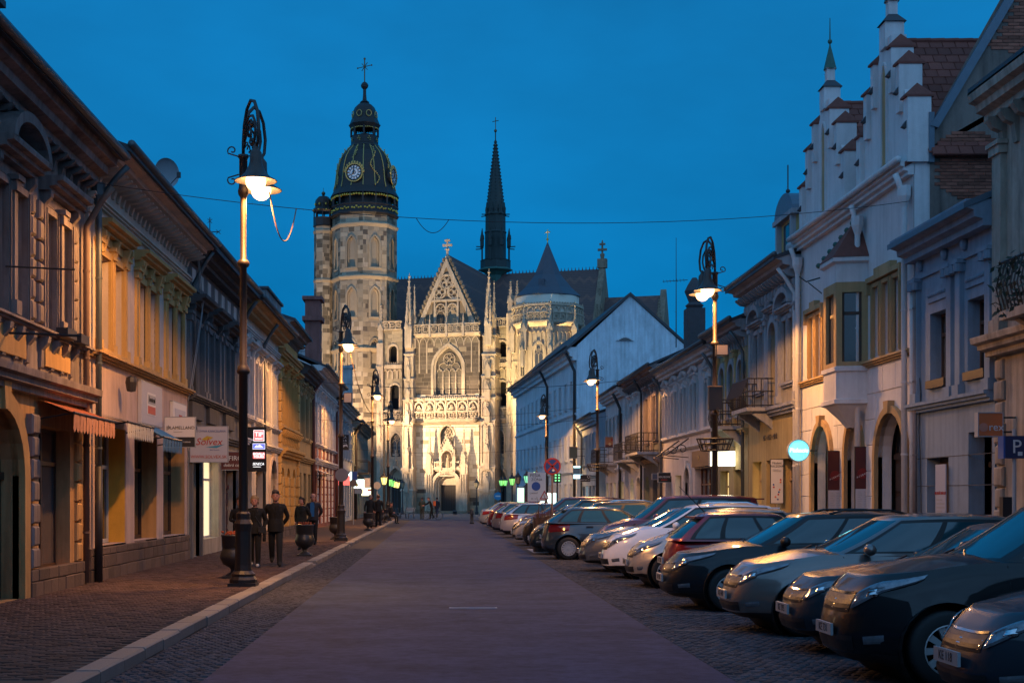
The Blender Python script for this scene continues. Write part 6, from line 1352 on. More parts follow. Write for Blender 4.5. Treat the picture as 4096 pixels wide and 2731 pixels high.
place(ly,1536,108,-.05,'yellow glowing lantern, nearest and largest of the row left of the cathedral'); place(lg,1558,119,-.05,'green tinted glowing lantern, second in the row left of the cathedral'); place(lg,1568,128,-.05,'green tinted glowing lantern, third in the row left of the cathedral'); place(ly,1578,136,-.05,'yellow glowing lantern, fourth in the row left of the cathedral'); place(ly,1589,143,-.05,'amber glowing lantern, last in the row left of the cathedral')
place(lu,1609,150,0,'unlit dark lantern beside the left side portal of the cathedral'); place(lu,1906,148,0,'unlit dark lantern right of the main cathedral door')
place(lg,2005,146,.2,'green glowing lantern before the right side portal, left one of the pair'); place(lg,2020,146,.2,'green glowing lantern before the right side portal, right one of the pair'); place(lg,2048,118,0,'green glowing lantern with tall roof left of the poster column'); place(lu,2071,116,.1,'pale unlit lantern next to the poster column on the right'); place(lt,2107,110,.1,'teal lantern in front of the big white house'); place(lg,2146,103,0,'bright green lantern beside the lit display board')
# ================================================================ SHOP SIGNS, ROAD SIGNS, PLANTERS, WIRES
def flat(n,col,r=.5): return mat(n,col,r,var=.06,scale=6,bump=0)
SW=flat('sign_white',(.62,.60,.60)); SK=flat('sign_black',(.014,.014,.016)); SR=flat('sign_red',(.42,.03,.03)); SB=flat('sign_blue',(.03,.09,.30)); SO=flat('sign_orange',(.60,.15,.05)); SMAR=flat('sign_maroon',(.10,.018,.02)); SGY=flat('sign_grey',(.30,.31,.33)); SYE=flat('sign_yellow',(.55,.38,.04)); SCY=flat('sign_cyan',(.05,.30,.42))
def psign(name,label,tx0,tx1,ty0,ty1,Y,m,frame=SGY,th=.09,wall=None,group='signs standing out from the house fronts',cat='sign',lit=None):
    """board facing down the street, fixed to the house wall by two arms"""
    x0,x1=xat(tx0,Y),xat(tx1,Y); z1,z0=zat(ty0,Y),zat(ty1,Y); xc,zc=(x0+x1)/2,(z0+z1)/2; w,h=x1-x0,z1-z0
    e=empty(name,(xc,Y,zc),0,label,cat,group)
    MB().box(-w/2,w/2,-th/2,th/2,-h/2,h/2).build('board',m,e)
    q=MB(); t=.018
    for a in ((-w/2-t,-w/2,-h/2-t,h/2+t),(w/2,w/2+t,-h/2-t,h/2+t),(-w/2,w/2,-h/2-t,-h/2),(-w/2,w/2,h/2,h/2+t)): q.box(a[0],a[1],-th/2-.006,th/2+.006,a[2],a[3])
    q.build('frame',frame,e)
    if wall is not None:
        s=-1 if wall<xc else 1
        for zz in (h*.32,-h*.32): MB().tube([(s*w/2,0,zz),(wall-xc,0,zz)],.016,5).build('arm',IRON,e)
    return e,w,h,-th/2-.004
def bars(e,x0,x1,z,n,dz,m,y,hh=.02):
    for i in range(n): q=MB().box(x0,x0+(x1-x0)*(1 if i%3 else .7),y-.004,y+.004,z-i*dz,z-i*dz+hh).build('print_line',m,e)
def dot(e,x,z,r,m,y,nm='emblem',n=24,sx=1): return MB().prism([(x+r*sx*cos(2*PI*i/n),z+r*sin(2*PI*i/n)) for i in range(n)],y-.006,y+.004,'y').build(nm,m,e)
# left row
e,w,h,y=psign('shop_sign','white and black sign board beside the blue awning',660,780,1668,1785,34,SW,wall=-6.5); MB().box(-w/2,w/2,y-.004,y+.01,-h/2,-h*.17).build('lower_band',SK,e); text('LAMELLAND',.105,SK,e,(.06,y,.1)); [MB().box(-.31+.03*i,-.295+.03*i,y-.005,y+.004,.04+.02*i,.16-.02*abs(i-1)).build('emblem_bar',SK,e) for i in range(3)]; text('OBCHODNÉ ZASTÚPENIE',.045,SW,e,(0,y-.006,-.24)); bars(e,-.15,.15,.0,1,.05,SGY,y,.012)
e,w,h,y=psign('shop_sign','white travel agency sign with red and yellow swirl',762,910,1705,1845,37.3,flat('sign_pale',(.52,.50,.52)),wall=-6.5); text('CESTOVNÁ KANCELÁRIA',.078,SB,e,(0,y,.34)); text('Solvex',.26,SR,e,(0,y-.004,.06),shear=.25); MB().prism([(-.2,.12),(-.05,.22),(.12,.18),(.02,.12),(-.08,.1)],y-.003,y+.003,'y').build('emblem_swirl',SYE,e); MB().prism([(-.1,-.08),(.3,-.02),(.42,.0),(.2,-.1)],y-.003,y+.003,'y').build('emblem_wave',SCY,e); text('BRATISLAVA',.045,SB,e,(.15,y,-.15)); text('WWW.SOLVEX.SK',.115,SR,e,(0,y,-.33))
e,w,h,y=psign('shop_sign','maroon sign with pale lettering half hidden by the nearest lamp post',885,985,1806,1876,42.6,SMAR,wall=-6.5); text('FIRO',.2,SW,e,(.06,y,.07)); text('dobrá cesta',.13,SW,e,(0,y,-.13),shear=.2); MB().box(-.33,-.2,y-.004,y+.004,-.02,.17).build('emblem_box',SW,e); text('F',.13,SMAR,e,(-.265,y-.006,.075))
RG=glow('lit_red_panel',(.9,.04,.03),1.1); BG=glow('lit_blue_panel',(.02,.10,.75),1.0); WG=glow('lit_white_letters',(1,1,1),1.6); WGS=glow('lit_white_soft',(1,.95,.95),1.2)
e,w,h,y=psign('lit_sign_tower','black vertical lit sign board with four travel logos behind the lamp post',985,1063,1708,1882,48.2,SK,frame=SK,wall=-6.4); 
def lbox(z,hh,m,ww=.36,x=.1): MB().box(x-ww/2,x+ww/2,y-.01,y+.004,z-hh/2,z+hh/2).build('lit_panel',m,e)
lbox(.46,.38,WG); MB().box(-.065,.265,y-.016,y-.01,.285,.635).build('lit_panel_fill',RG,e); text('TIP',.22,WG,e,(.1,y-.02,.5),sx=.95); text('travel',.11,WG,e,(.1,y-.02,.36))
lbox(.1,.2,WGS,.42); MB().box(-.1,.3,y-.016,y-.01,.015,.185).build('lit_panel_fill',BG,e); MB().prism([(-.05,.06),(.03,.14),(.07,.1),(.12,.16),(.25,.06)],y-.022,y-.014,'y').build('mountain_emblem',WG,e)
lbox(-.21,.21,RG,.4); text('KOALA',.12,WG,e,(.1,y-.02,-.16)); text('TOURS',.11,WG,e,(.1,y-.02,-.26)); text('SENECA',.12,WG,e,(.08,y-.01,-.5),shear=.2,sx=.9); bars(e,-.1,.28,-.6,1,.05,WG,y,.014)
# wall boards on the cream house (flat against the wall)
def wboard(name,label,Ya,Yb,z0,z1,m,side='L',X=-6.55,off=.06):
    x=X+off if side=='L' else X-off
    e=empty(name,(x,(Ya+Yb)/2,(z0+z1)/2),PI/2 if side=='L' else -PI/2,label,'sign'); w,h=abs(Yb-Ya),z1-z0; MB().box(-w/2,w/2,-.03,.05,-h/2,h/2).build('board',m,e); MB().box(-w/2-.03,w/2+.03,-.02,.05,h/2,h/2+.03).box(-w/2-.03,w/2+.03,-.02,.05,-h/2-.03,-h/2).build('frame',SGY,e); return e,w,h
e,w,h=wboard('billboard','large pale billboard with grey and red print over the blue awning',30.9,33.2,3.35,4.25,flat('billboard_pale',(.40,.40,.46))); MB().box(-.55,.35,-.04,-.03,-.25,.25).build('print_box',SW,e); MB().box(-.5,.3,-.046,-.04,.0,.2).build('print_dark',SGY,e); MB().box(-.5,.3,-.046,-.04,-.22,-.05).build('print_red',SR,e); text('Eurotrend',.17,SK,e,(-.1,-.05,.1)); 
e,w,h=wboard('wall_sign','small white wall sign right of the large billboard',34.6,36.4,3.35,4.05,SW); MB().box(-.7,.7,-.04,-.03,-.22,.2).build('print_field',flat('sign_lilac',(.40,.42,.50)),e); text('DOM',.18,SR,e,(0,-.045,0))
# far lit signs on the left
def lit(name,label,tx0,tx1,ty0,ty1,Y,col,es,wall=None): 
    g=glow('glow_'+name+str(int(Y)),col,es); return psign(name,label,tx0,tx1,ty0,ty1,Y,g,frame=SGY,wall=wall)
lit('lit_sign','red glowing sign behind the round sign on the second lamp',1336,1398,1902,1938,89,(.9,.05,.04),1.6,-6.4); lit('lit_sign','white half of the white and blue glowing sign, far left',1386,1407,1884,1926,99,(.75,1,1),2.2,-6.4); psign('shop_sign','blue half of the white and blue sign, far left',1408,1428,1884,1918,99,SB)
e,w,h,y=lit('lit_sign','white green glowing sign with SK print, far left',1414,1457,1915,1951,104,(.8,1,.85),2.4,-6.3); text('SK',.3,flat('sign_green',(.1,.4,.15)),e,(.1,y-.01,-.1)); dot(e,-.18,-.08,.12,SYE,y)
e,w,h,y=lit('lit_sign','lowest white yellow glowing sign with red mark, far left',1446,1486,1948,1980,111,(1,1,.6),2.2,-6.3); MB().box(.08,.34,y-.01,y,.06,.2).build('red_mark',SR,e)
e,w,h,y=psign('shop_sign','black pub sign with white fish high on the left row',1340,1395,1737,1798,91,SK,wall=-6.4); text('PIZZA',.2,SW,e,(.02,y,.33)); text('PUB &',.18,SW,e,(.06,y,.12)); text('RESTAURANT',.08,SW,e,(.06,y,-.04)); MB().prism([(-.05,-.38),(.1,-.15),(.32,-.12),(.38,-.3),(.25,-.22)],y-.004,y+.004,'y').build('fish_emblem',SW,e)
psign('shop_sign','small pale arrow board below the lit signs on the left',1419,1449,1956,1971,101,SGY); psign('shop_sign','pale square sign with round emblem, far left',1458,1480,1910,1945,108,SW)
# right row
DISC=glow('cyan_disc',(.02,.62,.75),1.15)
Y=39.5; e=empty('round_lit_sign',(xat(3192,Y),Y,zat(1800,Y)),0,'round glowing cyan sign on the white gabled house','sign','signs standing out from the house fronts')
MB().prism([(.295*cos(2*PI*i/36),.295*sin(2*PI*i/36)) for i in range(36)],-.06,.06,'y').build('disc',DISC,e); q=MB(); ring(q,(0,0),.31,.02,-.07,.07,36); q.build('rim',SGY,e); MB().tube([(.3,0,0),(.52,0,0)],.02).build('arm',IRON,e); text('Pískacie',.165,WG,e,(0,-.068,0),shear=.15); point('sign_light',(0,-.25,0),3,(.1,.85,1),.2,e)
BOX=glow('lit_box_sign',(1,.97,.72),2.6)
e,w,h,y=psign('lit_box_sign','white yellow glowing box sign behind the nearest right lamp post',2838,2960,1803,1862,50.5,BOX,wall=10.5,th=.2); point('sign_light',(0,-.4,0),14,(1,.9,.55),.2,e)
e,w,h,y=psign('shop_sign','orange sign with white lettering at the right edge',3908,4002,1652,1742,25.9,SO,wall=10.5,th=.16); text('rex',.2,SW,e,(.1,y,-.05)); dot(e,-.13,-.05,.08,flat('sign_pink_dot',(.5,.22,.16)),y)
Y=25.2; e=empty('parking_sign',(xat(4056,Y),Y,.12),0,'blue parking sign on a grey post at the right edge','road sign'); MB().tube([(0,0,0),(0,0,2.8)],.04,8).build('post',SGY,e); z0,z1=zat(1832,Y)-.12,zat(1742,Y)-.12; w=.36; MB().box(-w/2,w/2,-.06,-.03,z0,z1).build('plate',flat('sign_navy_dark',(.02,.03,.09)),e); MB().box(-w/2-.03,-w/2,-.05,.2,z0,z1).build('side_plate',SB,e); text('P',.34,SW,e,(.02,-.065,(z0+z1)/2)); MB().box(.04,.12,-.064,-.058,z0+.05,z0+.12).build('small_mark',SW,e)
MB().box(-.2,-.02,.0,.16,.9,1.6).build('meter_box',SK,e)
BAN=flat('banner_red',(.07,.012,.012)); BANW=flat('banner_white',(.45,.43,.45))
for (a,b,c,d,Y,lab) in ((3311,3368,1803,2035,37.2,'dark red and white hanging banner, left of the two'),(3420,3478,1787,2035,34.9,'dark red and white hanging banner, right of the two')):
    e,w,h,y=psign('hanging_banner',lab,a,b,c,d,Y,BAN,frame=IRON,th=.03,wall=10.5,cat='banner',group='banners on the white gabled house'); MB().box(-w/2,w/2,y-.003,y+.006,-h/2,-h*.17).build('white_panel',BANW,e); bars(e,-w*.35,-.02,-h*.22,9,.045,SGY,y-.004,.012); bars(e,.03,w*.36,-h*.22,9,.045,SGY,y-.004,.012)
    dot(e,0,.12,.13,flat('banner_bright_red',(.16,.01,.01)),y); [text(c_,.07,SW,e,(-.13+.045*i,y-.006,.02+.022*i),name='banner_letter') for i,c_ in enumerate('PÍSKACI')]
e,w,h,y=psign('poster_banner','white poster banner with black print beside the round cyan sign',3082,3131,1836,2010,43.5,SW,frame=IRON,th=.03,wall=10.5,cat='banner'); text('Noémi',.1,SK,e,(0,y,.56)); text('RÁCZOVÁ',.085,SK,e,(0,y,.46)); bars(e,-.13,.13,.36,3,.03,SGY,y,.01); rr=random.Random(2)
for i in range(9): dot(e,rr.uniform(-.12,.12),.05-.075*i,.03,(SR,SO,SB)[i%3],y,n=5)
Y=30.55; e=empty('job_poster',(10.44,29.3,1.5),-PI/2,'pale job poster in the window of the blue house','poster'); MB().box(-.55,.05,-.02,.0,-1.2,.9).build('sheet',flat('poster_blue_white',(.34,.36,.44)),e); text('HLADÁŠ PRÁCU?',.085,SR,e,(-.25,-.024,.3)); bars(e,-.48,-.02,.15,4,.08,SGY,-.022,.03)
e,w,h,y=psign('shop_sign','black beer sign with pale lettering on the long white house',2632,2690,1889,1926,64.5,SK,wall=10.5); text('KRUSOVICE',.12,SW,e,(0,y,.02)); bars(e,-.2,.2,-.12,1,.05,SR,y,.03)
e,w,h,y=psign('shop_sign','black sign with white round emblem beside the lit blue sign',2321,2360,1898,1924,88,SK,wall=9.9); text('CENTURY 21',.1,SW,e,(-.02,y,-.1)); q=MB(); ring(q,(.2,.1),.09,.025,y-.006,y,16); q.build('ring_emblem',SW,e)
lit('lit_sign','blue white glowing box sign near the big white house',2293,2329,1896,1912,90,(.45,.85,1),2.6,9.9); lit('lit_sign','thin slanted white neon sign above the blue box sign',2293,2320,1862,1869,91,(.6,1,.95),2.2,9.9); psign('shop_sign','dark board below the thin neon sign',2293,2318,1871,1894,91,flat('sign_slate',(.10,.16,.20)))
psign('shop_sign','ochre square hanging sign under the blue house eaves',2277,2308,1785,1830,95,flat('sign_ochre',(.20,.15,.08)),wall=9.8); psign('shop_sign','small dark blue board left of the beer sign',2608,2632,1893,1915,66.2,flat('sign_navy',(.05,.07,.12)),wall=10.5)
g=glow('food_poster_board',(.35,.10,.04),.25,(.4,.16,.07)); e,w,h,y=psign('food_poster','orange food poster hung on a balcony of the right row',2420,2476,1746,1786,83,flat('food_orange',(.42,.15,.06)),wall=10.2,cat='poster'); rr=random.Random(6)
for i in range(8): dot(e,rr.uniform(-.3,.3),rr.uniform(-.12,.2),rr.uniform(.05,.1),flat('food_cream',(.6,.4,.2)) if i%2 else SR,y,n=9)
MB().box(-w/2,w/2,y-.003,y,-h/2,-h*.27).build('poster_strip',SMAR,e)
G_=glow('pharmacy_green',(.1,1,.3),1.5); Y=102; e=empty('pharmacy_cross',(xat(2128,Y),Y,zat(1898,Y)),0,'glowing green pharmacy cross and panel on the big white house','sign','signs standing out from the house fronts'); MB().box(-.28,-.02,-.06,.06,-.2,.2).build('panel',G_,e); MB().box(.1,.22,-.06,.06,-.22,.22).build('cross_upright',G_,e); MB().box(.02,.1,-.06,.06,-.06,.08).build('cross_arm',G_,e); MB().box(.22,.3,-.06,.06,-.06,.08).build('cross_arm',G_,e); MB().tube([(.3,0,0),(.9,0,0)],.03).build('arm',IRON,e)
e=empty('traffic_light',(xat(2228,84),84,.12),0,'black traffic signal with green figures behind the round road sign','traffic light'); MB().tube([(0,0,0),(0,0,2.6)],.05,8).build('post',IRON,e); MB().box(-.22,.22,-.12,.12,2.5,3.05).build('case',SK,e)
for x in (-.1,.1):
    for z in (2.62,2.78,2.94): MB().box(x-.05,x+.05,-.14,-.12,z-.04,z+.04).build('green_lamp',G_,e)
# road sign: no stopping
Y=45.8; e=empty('no_stopping_sign',(xat(2208,Y),Y,0),0,'round red and blue no stopping sign on a pole between parked cars','road sign'); zc=zat(1863,Y); MB().tube([(0,0,0),(0,0,zc+.25)],.032,8).build('post',mat('rusty_post',(.24,.17,.14),.6,var=.3),e); q=MB()
MB().prism([(.275*cos(2*PI*i/32),zc+.275*sin(2*PI*i/32)) for i in range(32)],-.06,-.04,'y').build('disc',flat('road_sign_red',(.36,.025,.02)),e); MB().prism([(.22*cos(2*PI*i/32),zc+.22*sin(2*PI*i/32)) for i in range(32)],-.066,-.06,'y').build('blue_field',flat('road_sign_blue',(.015,.05,.22)),e)
for s in (-1,1): MB().prism([(s*-.17,zc-.13),(s*-.13,zc-.17),(s*.17,zc+.13),(s*.13,zc+.17)],-.072,-.065,'y').build('red_bar',_mat['road_sign_red'],e)
dot(e,.03,zc-.13,.04,SW,-.074)
def rsign(x,Y,z,r,lab,post=True,m=SGY):
    e=empty('round_road_sign',(x,Y,.12),0,lab,'road sign','road signs seen from the back'); MB().prism([(r*cos(2*PI*i/28),z-.12+r*sin(2*PI*i/28)) for i in range(28)],-.12,-.1,'y').build('disc',m,e)
    if post: MB().tube([(0,0,0),(0,0,z+.1)],.03,7).build('post',SGY,e)
    else: MB().box(-.1,.1,-.1,.0,z-.16,z-.1).build('clamp',SGY,e)
    return e
rsign(xat(1368,52.4),52.35,zat(1898,52.4),.245,'grey round back of a road sign fixed to the second left lamp post',False,flat('sign_back_warm',(.22,.19,.19))); rsign(xat(1413,85),85,zat(1930,85),.22,'dark round road sign on a thin post, far left',True,flat('sign_back_dark',(.06,.065,.08))); rsign(xat(1508,83),83,zat(1940,83),.22,'grey round road sign near the planters, far left')
Y=97; e=empty('zone_board',(xat(2146,Y),Y,0),0,'white pedestrian zone board with blue figure and red triangle','road sign'); MB().tube([(0,0,0),(0,0,zat(1885,Y))],.04,7).build('post',SGY,e); z0,z1=zat(2003,Y),zat(1887,Y); MB().box(-.62,.62,-.08,-.05,z0,z1).build('board',SW,e); text('PEŠIA',.3,SK,e,(-.1,-.085,z1-.22)); text('ZÓNA',.26,SK,e,(.0,-.085,z1-.5)); dot(e,-.05,z1-.95,.3,SB,-.085); text('CHRÁNIŤ',.13,SK,e,(-.2,-.085,z0+.55)); text('00 - 24',.13,SK,e,(-.2,-.085,z0+.18)); MB().prism([(.2,z0+.15),(.85,z0+.15),(.52,z0+.75)],-.1,-.09,'y').build('warning_triangle',SR,e); MB().prism([(.3,z0+.21),(.75,z0+.21),(.52,z0+.62)],-.106,-.1,'y').build('triangle_field',SW,e)
LB_=glow('display_glow',(.62,1,.97),2.2); e=empty('display_board',(xat(2192,99),99,.12),0,'large glowing pale cyan display board behind the parked cars','display'); MB().box(-.62,.62,-.1,.1,.6,2.0).build('case',SGY,e); MB().box(-.55,.55,-.11,-.1,.66,1.94).build('screen',LB_,e); MB().box(-.14,-.02,-.115,-.11,1.5,1.8).build('print',SK,e); MB().tube([(-.4,0,0),(-.4,0,.6)],.05).build('leg',SGY,e); MB().tube([(.4,0,0),(.4,0,.6)],.05).build('leg',SGY,e)
g=glow('column_glow',(.5,1,.6),2.0); e=empty('poster_column',(xat(2082,113),113,0),0,'glowing green poster column beside the dark kiosk','display'); MB().box(-.3,.3,-.12,.12,.3,2.6).build('case',SGY,e); MB().box(-.26,.26,-.13,-.12,.4,2.5).build('screen',g,e); MB().box(-.2,.2,-.1,.1,0,.3).build('foot',SGY,e)
e=empty('kiosk',(xat(2112,116),116,0),0,'small dark pink kiosk with grey pyramid roof','kiosk'); MB().box(-.75,.75,-.6,.6,0,2.0).build('body',flat('kiosk_pink',(.16,.05,.10)),e); q=MB(); P=[(-.9,-.8,2.0),(.9,-.8,2.0),(.9,.8,2.0),(-.9,.8,2.0)]
for i in range(4): q.quad(P[i],P[(i+1)%4],(0,0,3.1))
q.build('roof',SLATE,e); [MB().box(-.6+.4*i,-.3+.4*i,-.62,-.6,.6+.4*j,.9+.4*j).build('pane',flat('kiosk_pane',(.3,.1,.2)),e) for i in range(4) for j in range(3)]
Y=148; e=empty('blue_round_sign',(xat(1991,Y),Y,0),0,'small blue round sign before the right side portal','road sign'); MB().tube([(0,0,0),(0,0,2.6)],.03).build('post',SGY,e); MB().prism([(.42*cos(i*PI/12),zat(1982,Y)+.42*sin(i*PI/12)) for i in range(24)],-.08,-.05,'y').build('disc',flat('sign_bright_blue',(.03,.22,.45)),e); MB().box(-.25,.25,-.09,-.08,zat(1982,Y)-.07,zat(1982,Y)+.07).build('bar',SW,e)
# ---------------- planters, bollard, bench, dry planter
URN=mat('black_urn',(.022,.022,.025),.4,var=.25,scale=8,bump=.1,spec=.5); SOIL=mat('urn_plants',(.05,.045,.03),.9,var=.4,scale=20); RED=mat('red_petals',(.30,.06,.02),.7,var=.2,bump=0)
def urn(loc,lab,fl):
    e=empty('planter_urn',loc,0,lab,'planter','black urn planters along the left kerb')
    me=shared('urn_base',lambda: MB().box(-.2,.2,-.2,.2,0,.05).mesh('foot',URN)); put('foot',me,e)
    put('bowl',shared('urn',lambda: MB().lathe([(.17,.05),(.15,.08),(.07,.12),(.065,.18),(.1,.22),(.22,.28),(.27,.38),(.275,.46),(.24,.55),(.22,.6),(.235,.62),(.245,.82),(.26,.84),(.25,.86),(.22,.84)],18,cap=False).mesh('bowl',URN,smooth=True)),e)
    put('soil',shared('soil',lambda: MB().lathe([(.0001,.85),(.23,.83)],14,cap=False).mesh('soil',SOIL)),e)
    if fl:
        q=MB(); rr=random.Random(int(loc[1]))
        for i in range(40): c=Vector((rr.gauss(0,.11),rr.gauss(0,.11),.86+rr.uniform(0,.06))); q.ball(c,.02,5,3)
        tag(q.build('flowers',RED,e),kind='stuff')
for i,(x,y,l,f) in enumerate(((-4.05,28.1,'black urn planter with red flowers half hidden by the nearest lamp post',1),(-3.68,39.0,'black urn planter standing alone on the left pavement',1),(-3.95,54.6,'black urn planter just behind the second lamp post',0),(-3.45,69.5,'black urn planter between the second and third lamp posts',0),(-3.5,84,'black urn planter in the far row by the lanterns, nearest of three',0),(-3.5,92,'black urn planter in the far row by the lanterns, middle of three',0),(-3.5,100,'black urn planter in the far row by the lanterns, farthest of three',0))): urn((x,y,.12),l,f)
e=empty('bollard',(2.18,94,0),0,'dark iron bollard with side tap at the end of the road','bollard'); MB().lathe([(.16,0),(.16,.1),(.12,.14),(.1,.6),(.13,.64),(.13,.72),(.1,.76),(.12,.84),(.06,.92),(.04,.98)],10).build('body',IRON,e,smooth=True); MB().tube([(0,0,.72),(-.28,0,.72)],.06,7).build('spout',IRON,e)
e=empty('park_bench',(xat(1617,120),120,0),R(-60),'small bench with pale back on the square left of the walkers','bench')
for s in (-.7,.7): MB().tube([(s,.0,0),(s,.05,.42),(s,.45,.45),(s,.55,.0)],.04,5).build('leg',IRON,e); MB().tube([(s,.45,.45),(s,.6,.9)],.035,5).build('back_post',IRON,e)
for k in range(4): MB().box(-.8,.8,.06+.1*k,.14+.1*k,.45,.48).build('seat_slat',SGY,e)
for k in range(3): o=MB().box(-.8,.8,.5+.04*k,.53+.04*k,.58+.12*k,.67+.12*k).build('back_slat',SW,e)
e=empty('dry_planter',(3.32,44.9,0),0,'tall wooden slatted planter with dry brown shrubs between parked cars','planter'); rr=random.Random(9); DW=mat('dark_planter_wood',(.05,.028,.02),.8,var=.3,scale=10,rnd=.3)
for s in range(4):
    for k in range(7):
        a=-.3+.6*(k+.5)/7; w=.04
        p=((a-w,a+w,-.33,-.3),(a-w,a+w,.3,.33),(-.33,-.3,a-w,a+w),(.3,.33,a-w,a+w))[s]; MB().box(*p,0,1.05+rr.uniform(-.04,.06)).build('slat',DW,e)
q=MB()
for i in range(120):
    x,y_=rr.uniform(-.28,.28),rr.uniform(-.28,.28); q.tube([(x,y_,.8),(x+rr.gauss(0,.05),y_+rr.gauss(0,.05),1.15+rr.random()*.2)],[.008,.003],3)
tag(q.build('dry_twigs',mat('dry_twig',(.10,.05,.03),.9,var=.3),e),kind='stuff')
for i in range(3):
    x=-.2+.2*i; MB().tube([(x,0,.9),(x+.05,.02,1.5+.15*i),(x-.03,.0,1.75+.12*i)],[.014,.01,.004],4).build('bare_stem',_mat['dry_twig'],e)
# ---------------- wires, aerials, dish
WIRE=mat('cable_dark',(.03,.022,.022),.6,var=0,bump=0)
def cat(a,b,sag,n=24): a=Vector(a); b=Vector(b); return [a.lerp(b,i/n)-Vector((0,0,sag*4*(i/n)*(1-i/n))) for i in range(n+1)]
tag(MB().tube(cat((-6.5,26.3,7.55),(10.4,31.4,8.25),.62),.0065,4).build('overhead_cable',WIRE),'thin overhead cable spanning the street between the nearest lamps','cable','cables over the street')
tag(MB().tube(cat((-3.05,25.6,7.2),(-2.75,27.43,7.28),.75,16),.012,4).build('hanging_cable',mat('pale_cable',(.16,.11,.08),.6,var=0,bump=0)),'pale cable loop hanging below the nearest left lamp head','cable','cables over the street')
tag(MB().tube(cat((-.45,28.13,7.235),(.2,28.32,7.24),.28,16),.007,4).build('hanging_cable',WIRE),'slack cable loop hanging in front of the cathedral gable','cable','cables over the street')
tag(MB().tube(cat((-3.3,52.6,7.2),(-2.6,56,5.0),.5,16),.016,4).build('hanging_cable',_mat['pale_cable']),'pale cable hanging from the second left lamp','cable','cables over the street')
for y,z,lab in ((58,6.6,'thin wire across the street before the golden house'),(76,5.9,'thin wire across the street crossing the cathedral balcony'),(92,7.4,'thin wire across the street crossing the cathedral window'),(100,5.2,'lowest thin wire across the street')): tag(MB().tube(cat((-6.4,y,z),(9.5,y+4,z+.4),.5),.012,3).build('overhead_cable',WIRE),lab,'cable','cables over the street')
tag(MB().tube([(-6.3,36.9,8.4),(-6.25,37.6,6.6),(-6.45,37.0,4.4)],.012,4).tube([(-6.28,36.95,8.4),(-6.2,37.4,6.8),(-6.45,36.6,4.2)],.012,4).build('hanging_cable',mat('grey_cable',(.22,.24,.26),.6,var=0,bump=0)),'pair of grey cables hanging down the grey house front','cable','cables over the street')
Y=68; e=empty('tv_aerial',(xat(2704,Y),Y,8.9),0,'tall thin television aerial on the right roofs','aerial'); q=MB().tube([(0,0,0),(0,0,zat(950,Y)-8.9)],[.03,.012],5).build('mast',IRON,e); zc=zat(1125,Y)-8.9; MB().tube([(-.65,0,zc),(.55,0,zc+.08)],.015,4).build('boom',IRON,e); [MB().tube([(-.6+.16*i,-.1,zc+.01*i-.08),(-.6+.16*i,.1,zc+.01*i+.1)],.01,3).build('element',IRON,e) for i in range(7)]
e=empty('roof_cross',(-6.7,41.6,8.7),0,'small ornamental iron cross on the grey house roof','roof ornament'); MB().ball((0,0,.1),.12,8,5).build('ball',IRON,e); q=MB().tube([(0,0,.1),(0,0,1.2)],.014,4)
q.tube([(-.28,0,.78),(.28,0,.78)],.014,4); [q.tube([(x,0,z),(x+.09*cos(a),0,z+.09*sin(a))],.01,3) for x,z in ((0,1.1),(-.25,.78),(.25,.78),(0,.5)) for a in (.7,2.4,3.9,5.5)]; q.build('cross',IRON,e)
e=empty('satellite_dish',(-6.1,32.2,8.45),0,'pale satellite dish on the cream house roof edge','satellite dish'); ds=MB(); n=24; rows=[(.33*math.sin(i/6*1.2)/math.sin(1.2),-.1*(i/6)**2) for i in range(7)]
ds.lathe([(max(r,.0005),z) for r,z in rows],n,cap=False); d=ds.build('reflector',mat('dish_grey',(.32,.34,.37),.5,var=.08,bump=0),e,smooth=True,loc=(0,0,.62)); d.rotation_euler=(R(-72),0,R(-25)); MB().tube([(0,0,-.3),(0,.05,.1),(0,.08,.62)],.03,6).build('mast',SGY,e); MB().tube([(0,-.05,.3),(.28,-.42,.45)],.012,4).build('feed_arm',IRON,e); MB().box(.25,.33,-.47,-.39,.4,.52).build('receiver',IRON,e)
# ================================================================ PARKED CARS
CGL=mat('car_glass',(.012,.05,.062),.04,var=0,bump=0,spec=.9); TYRE=mat('tyre_rubber',(.018,.018,.019),.75,var=.1,bump=.1); RIM=mat('alloy_rim',(.42,.42,.43),.4,metal=.15,var=.1,bump=0); BLKP=mat('black_plastic',(.014,.014,.015),.45,var=0,bump=0)
HLAMP=mat('headlamp_glass',(.20,.22,.25),.08,metal=.5,var=.7,scale=14,bump=.15,bscale=20); TLAMP=mat('tail_lamp_red',(.22,.012,.015),.15,var=.1,bump=0,coat=.6); CHR=mat('chrome',(.6,.62,.65),.12,metal=1,var=0,bump=0); PLATE=mat('number_plate_white',(.30,.31,.33),.4,var=.05,bump=0); PLTXT=mat('number_plate_text',(.02,.02,.03),.5,var=0,bump=0)
def lerp(a,b,t): return a+(b-a)*t
def interp(tab,x):
    if x<=tab[0][0]: return tab[0][1]
    for (a,b),(c,d) in zip(tab,tab[1:]):
        if x<=c:
            t=(x-a)/(c-a); t=t*t*(3-2*t)*.5+t*.5; return lerp(b,d,t)
    return tab[-1][1]
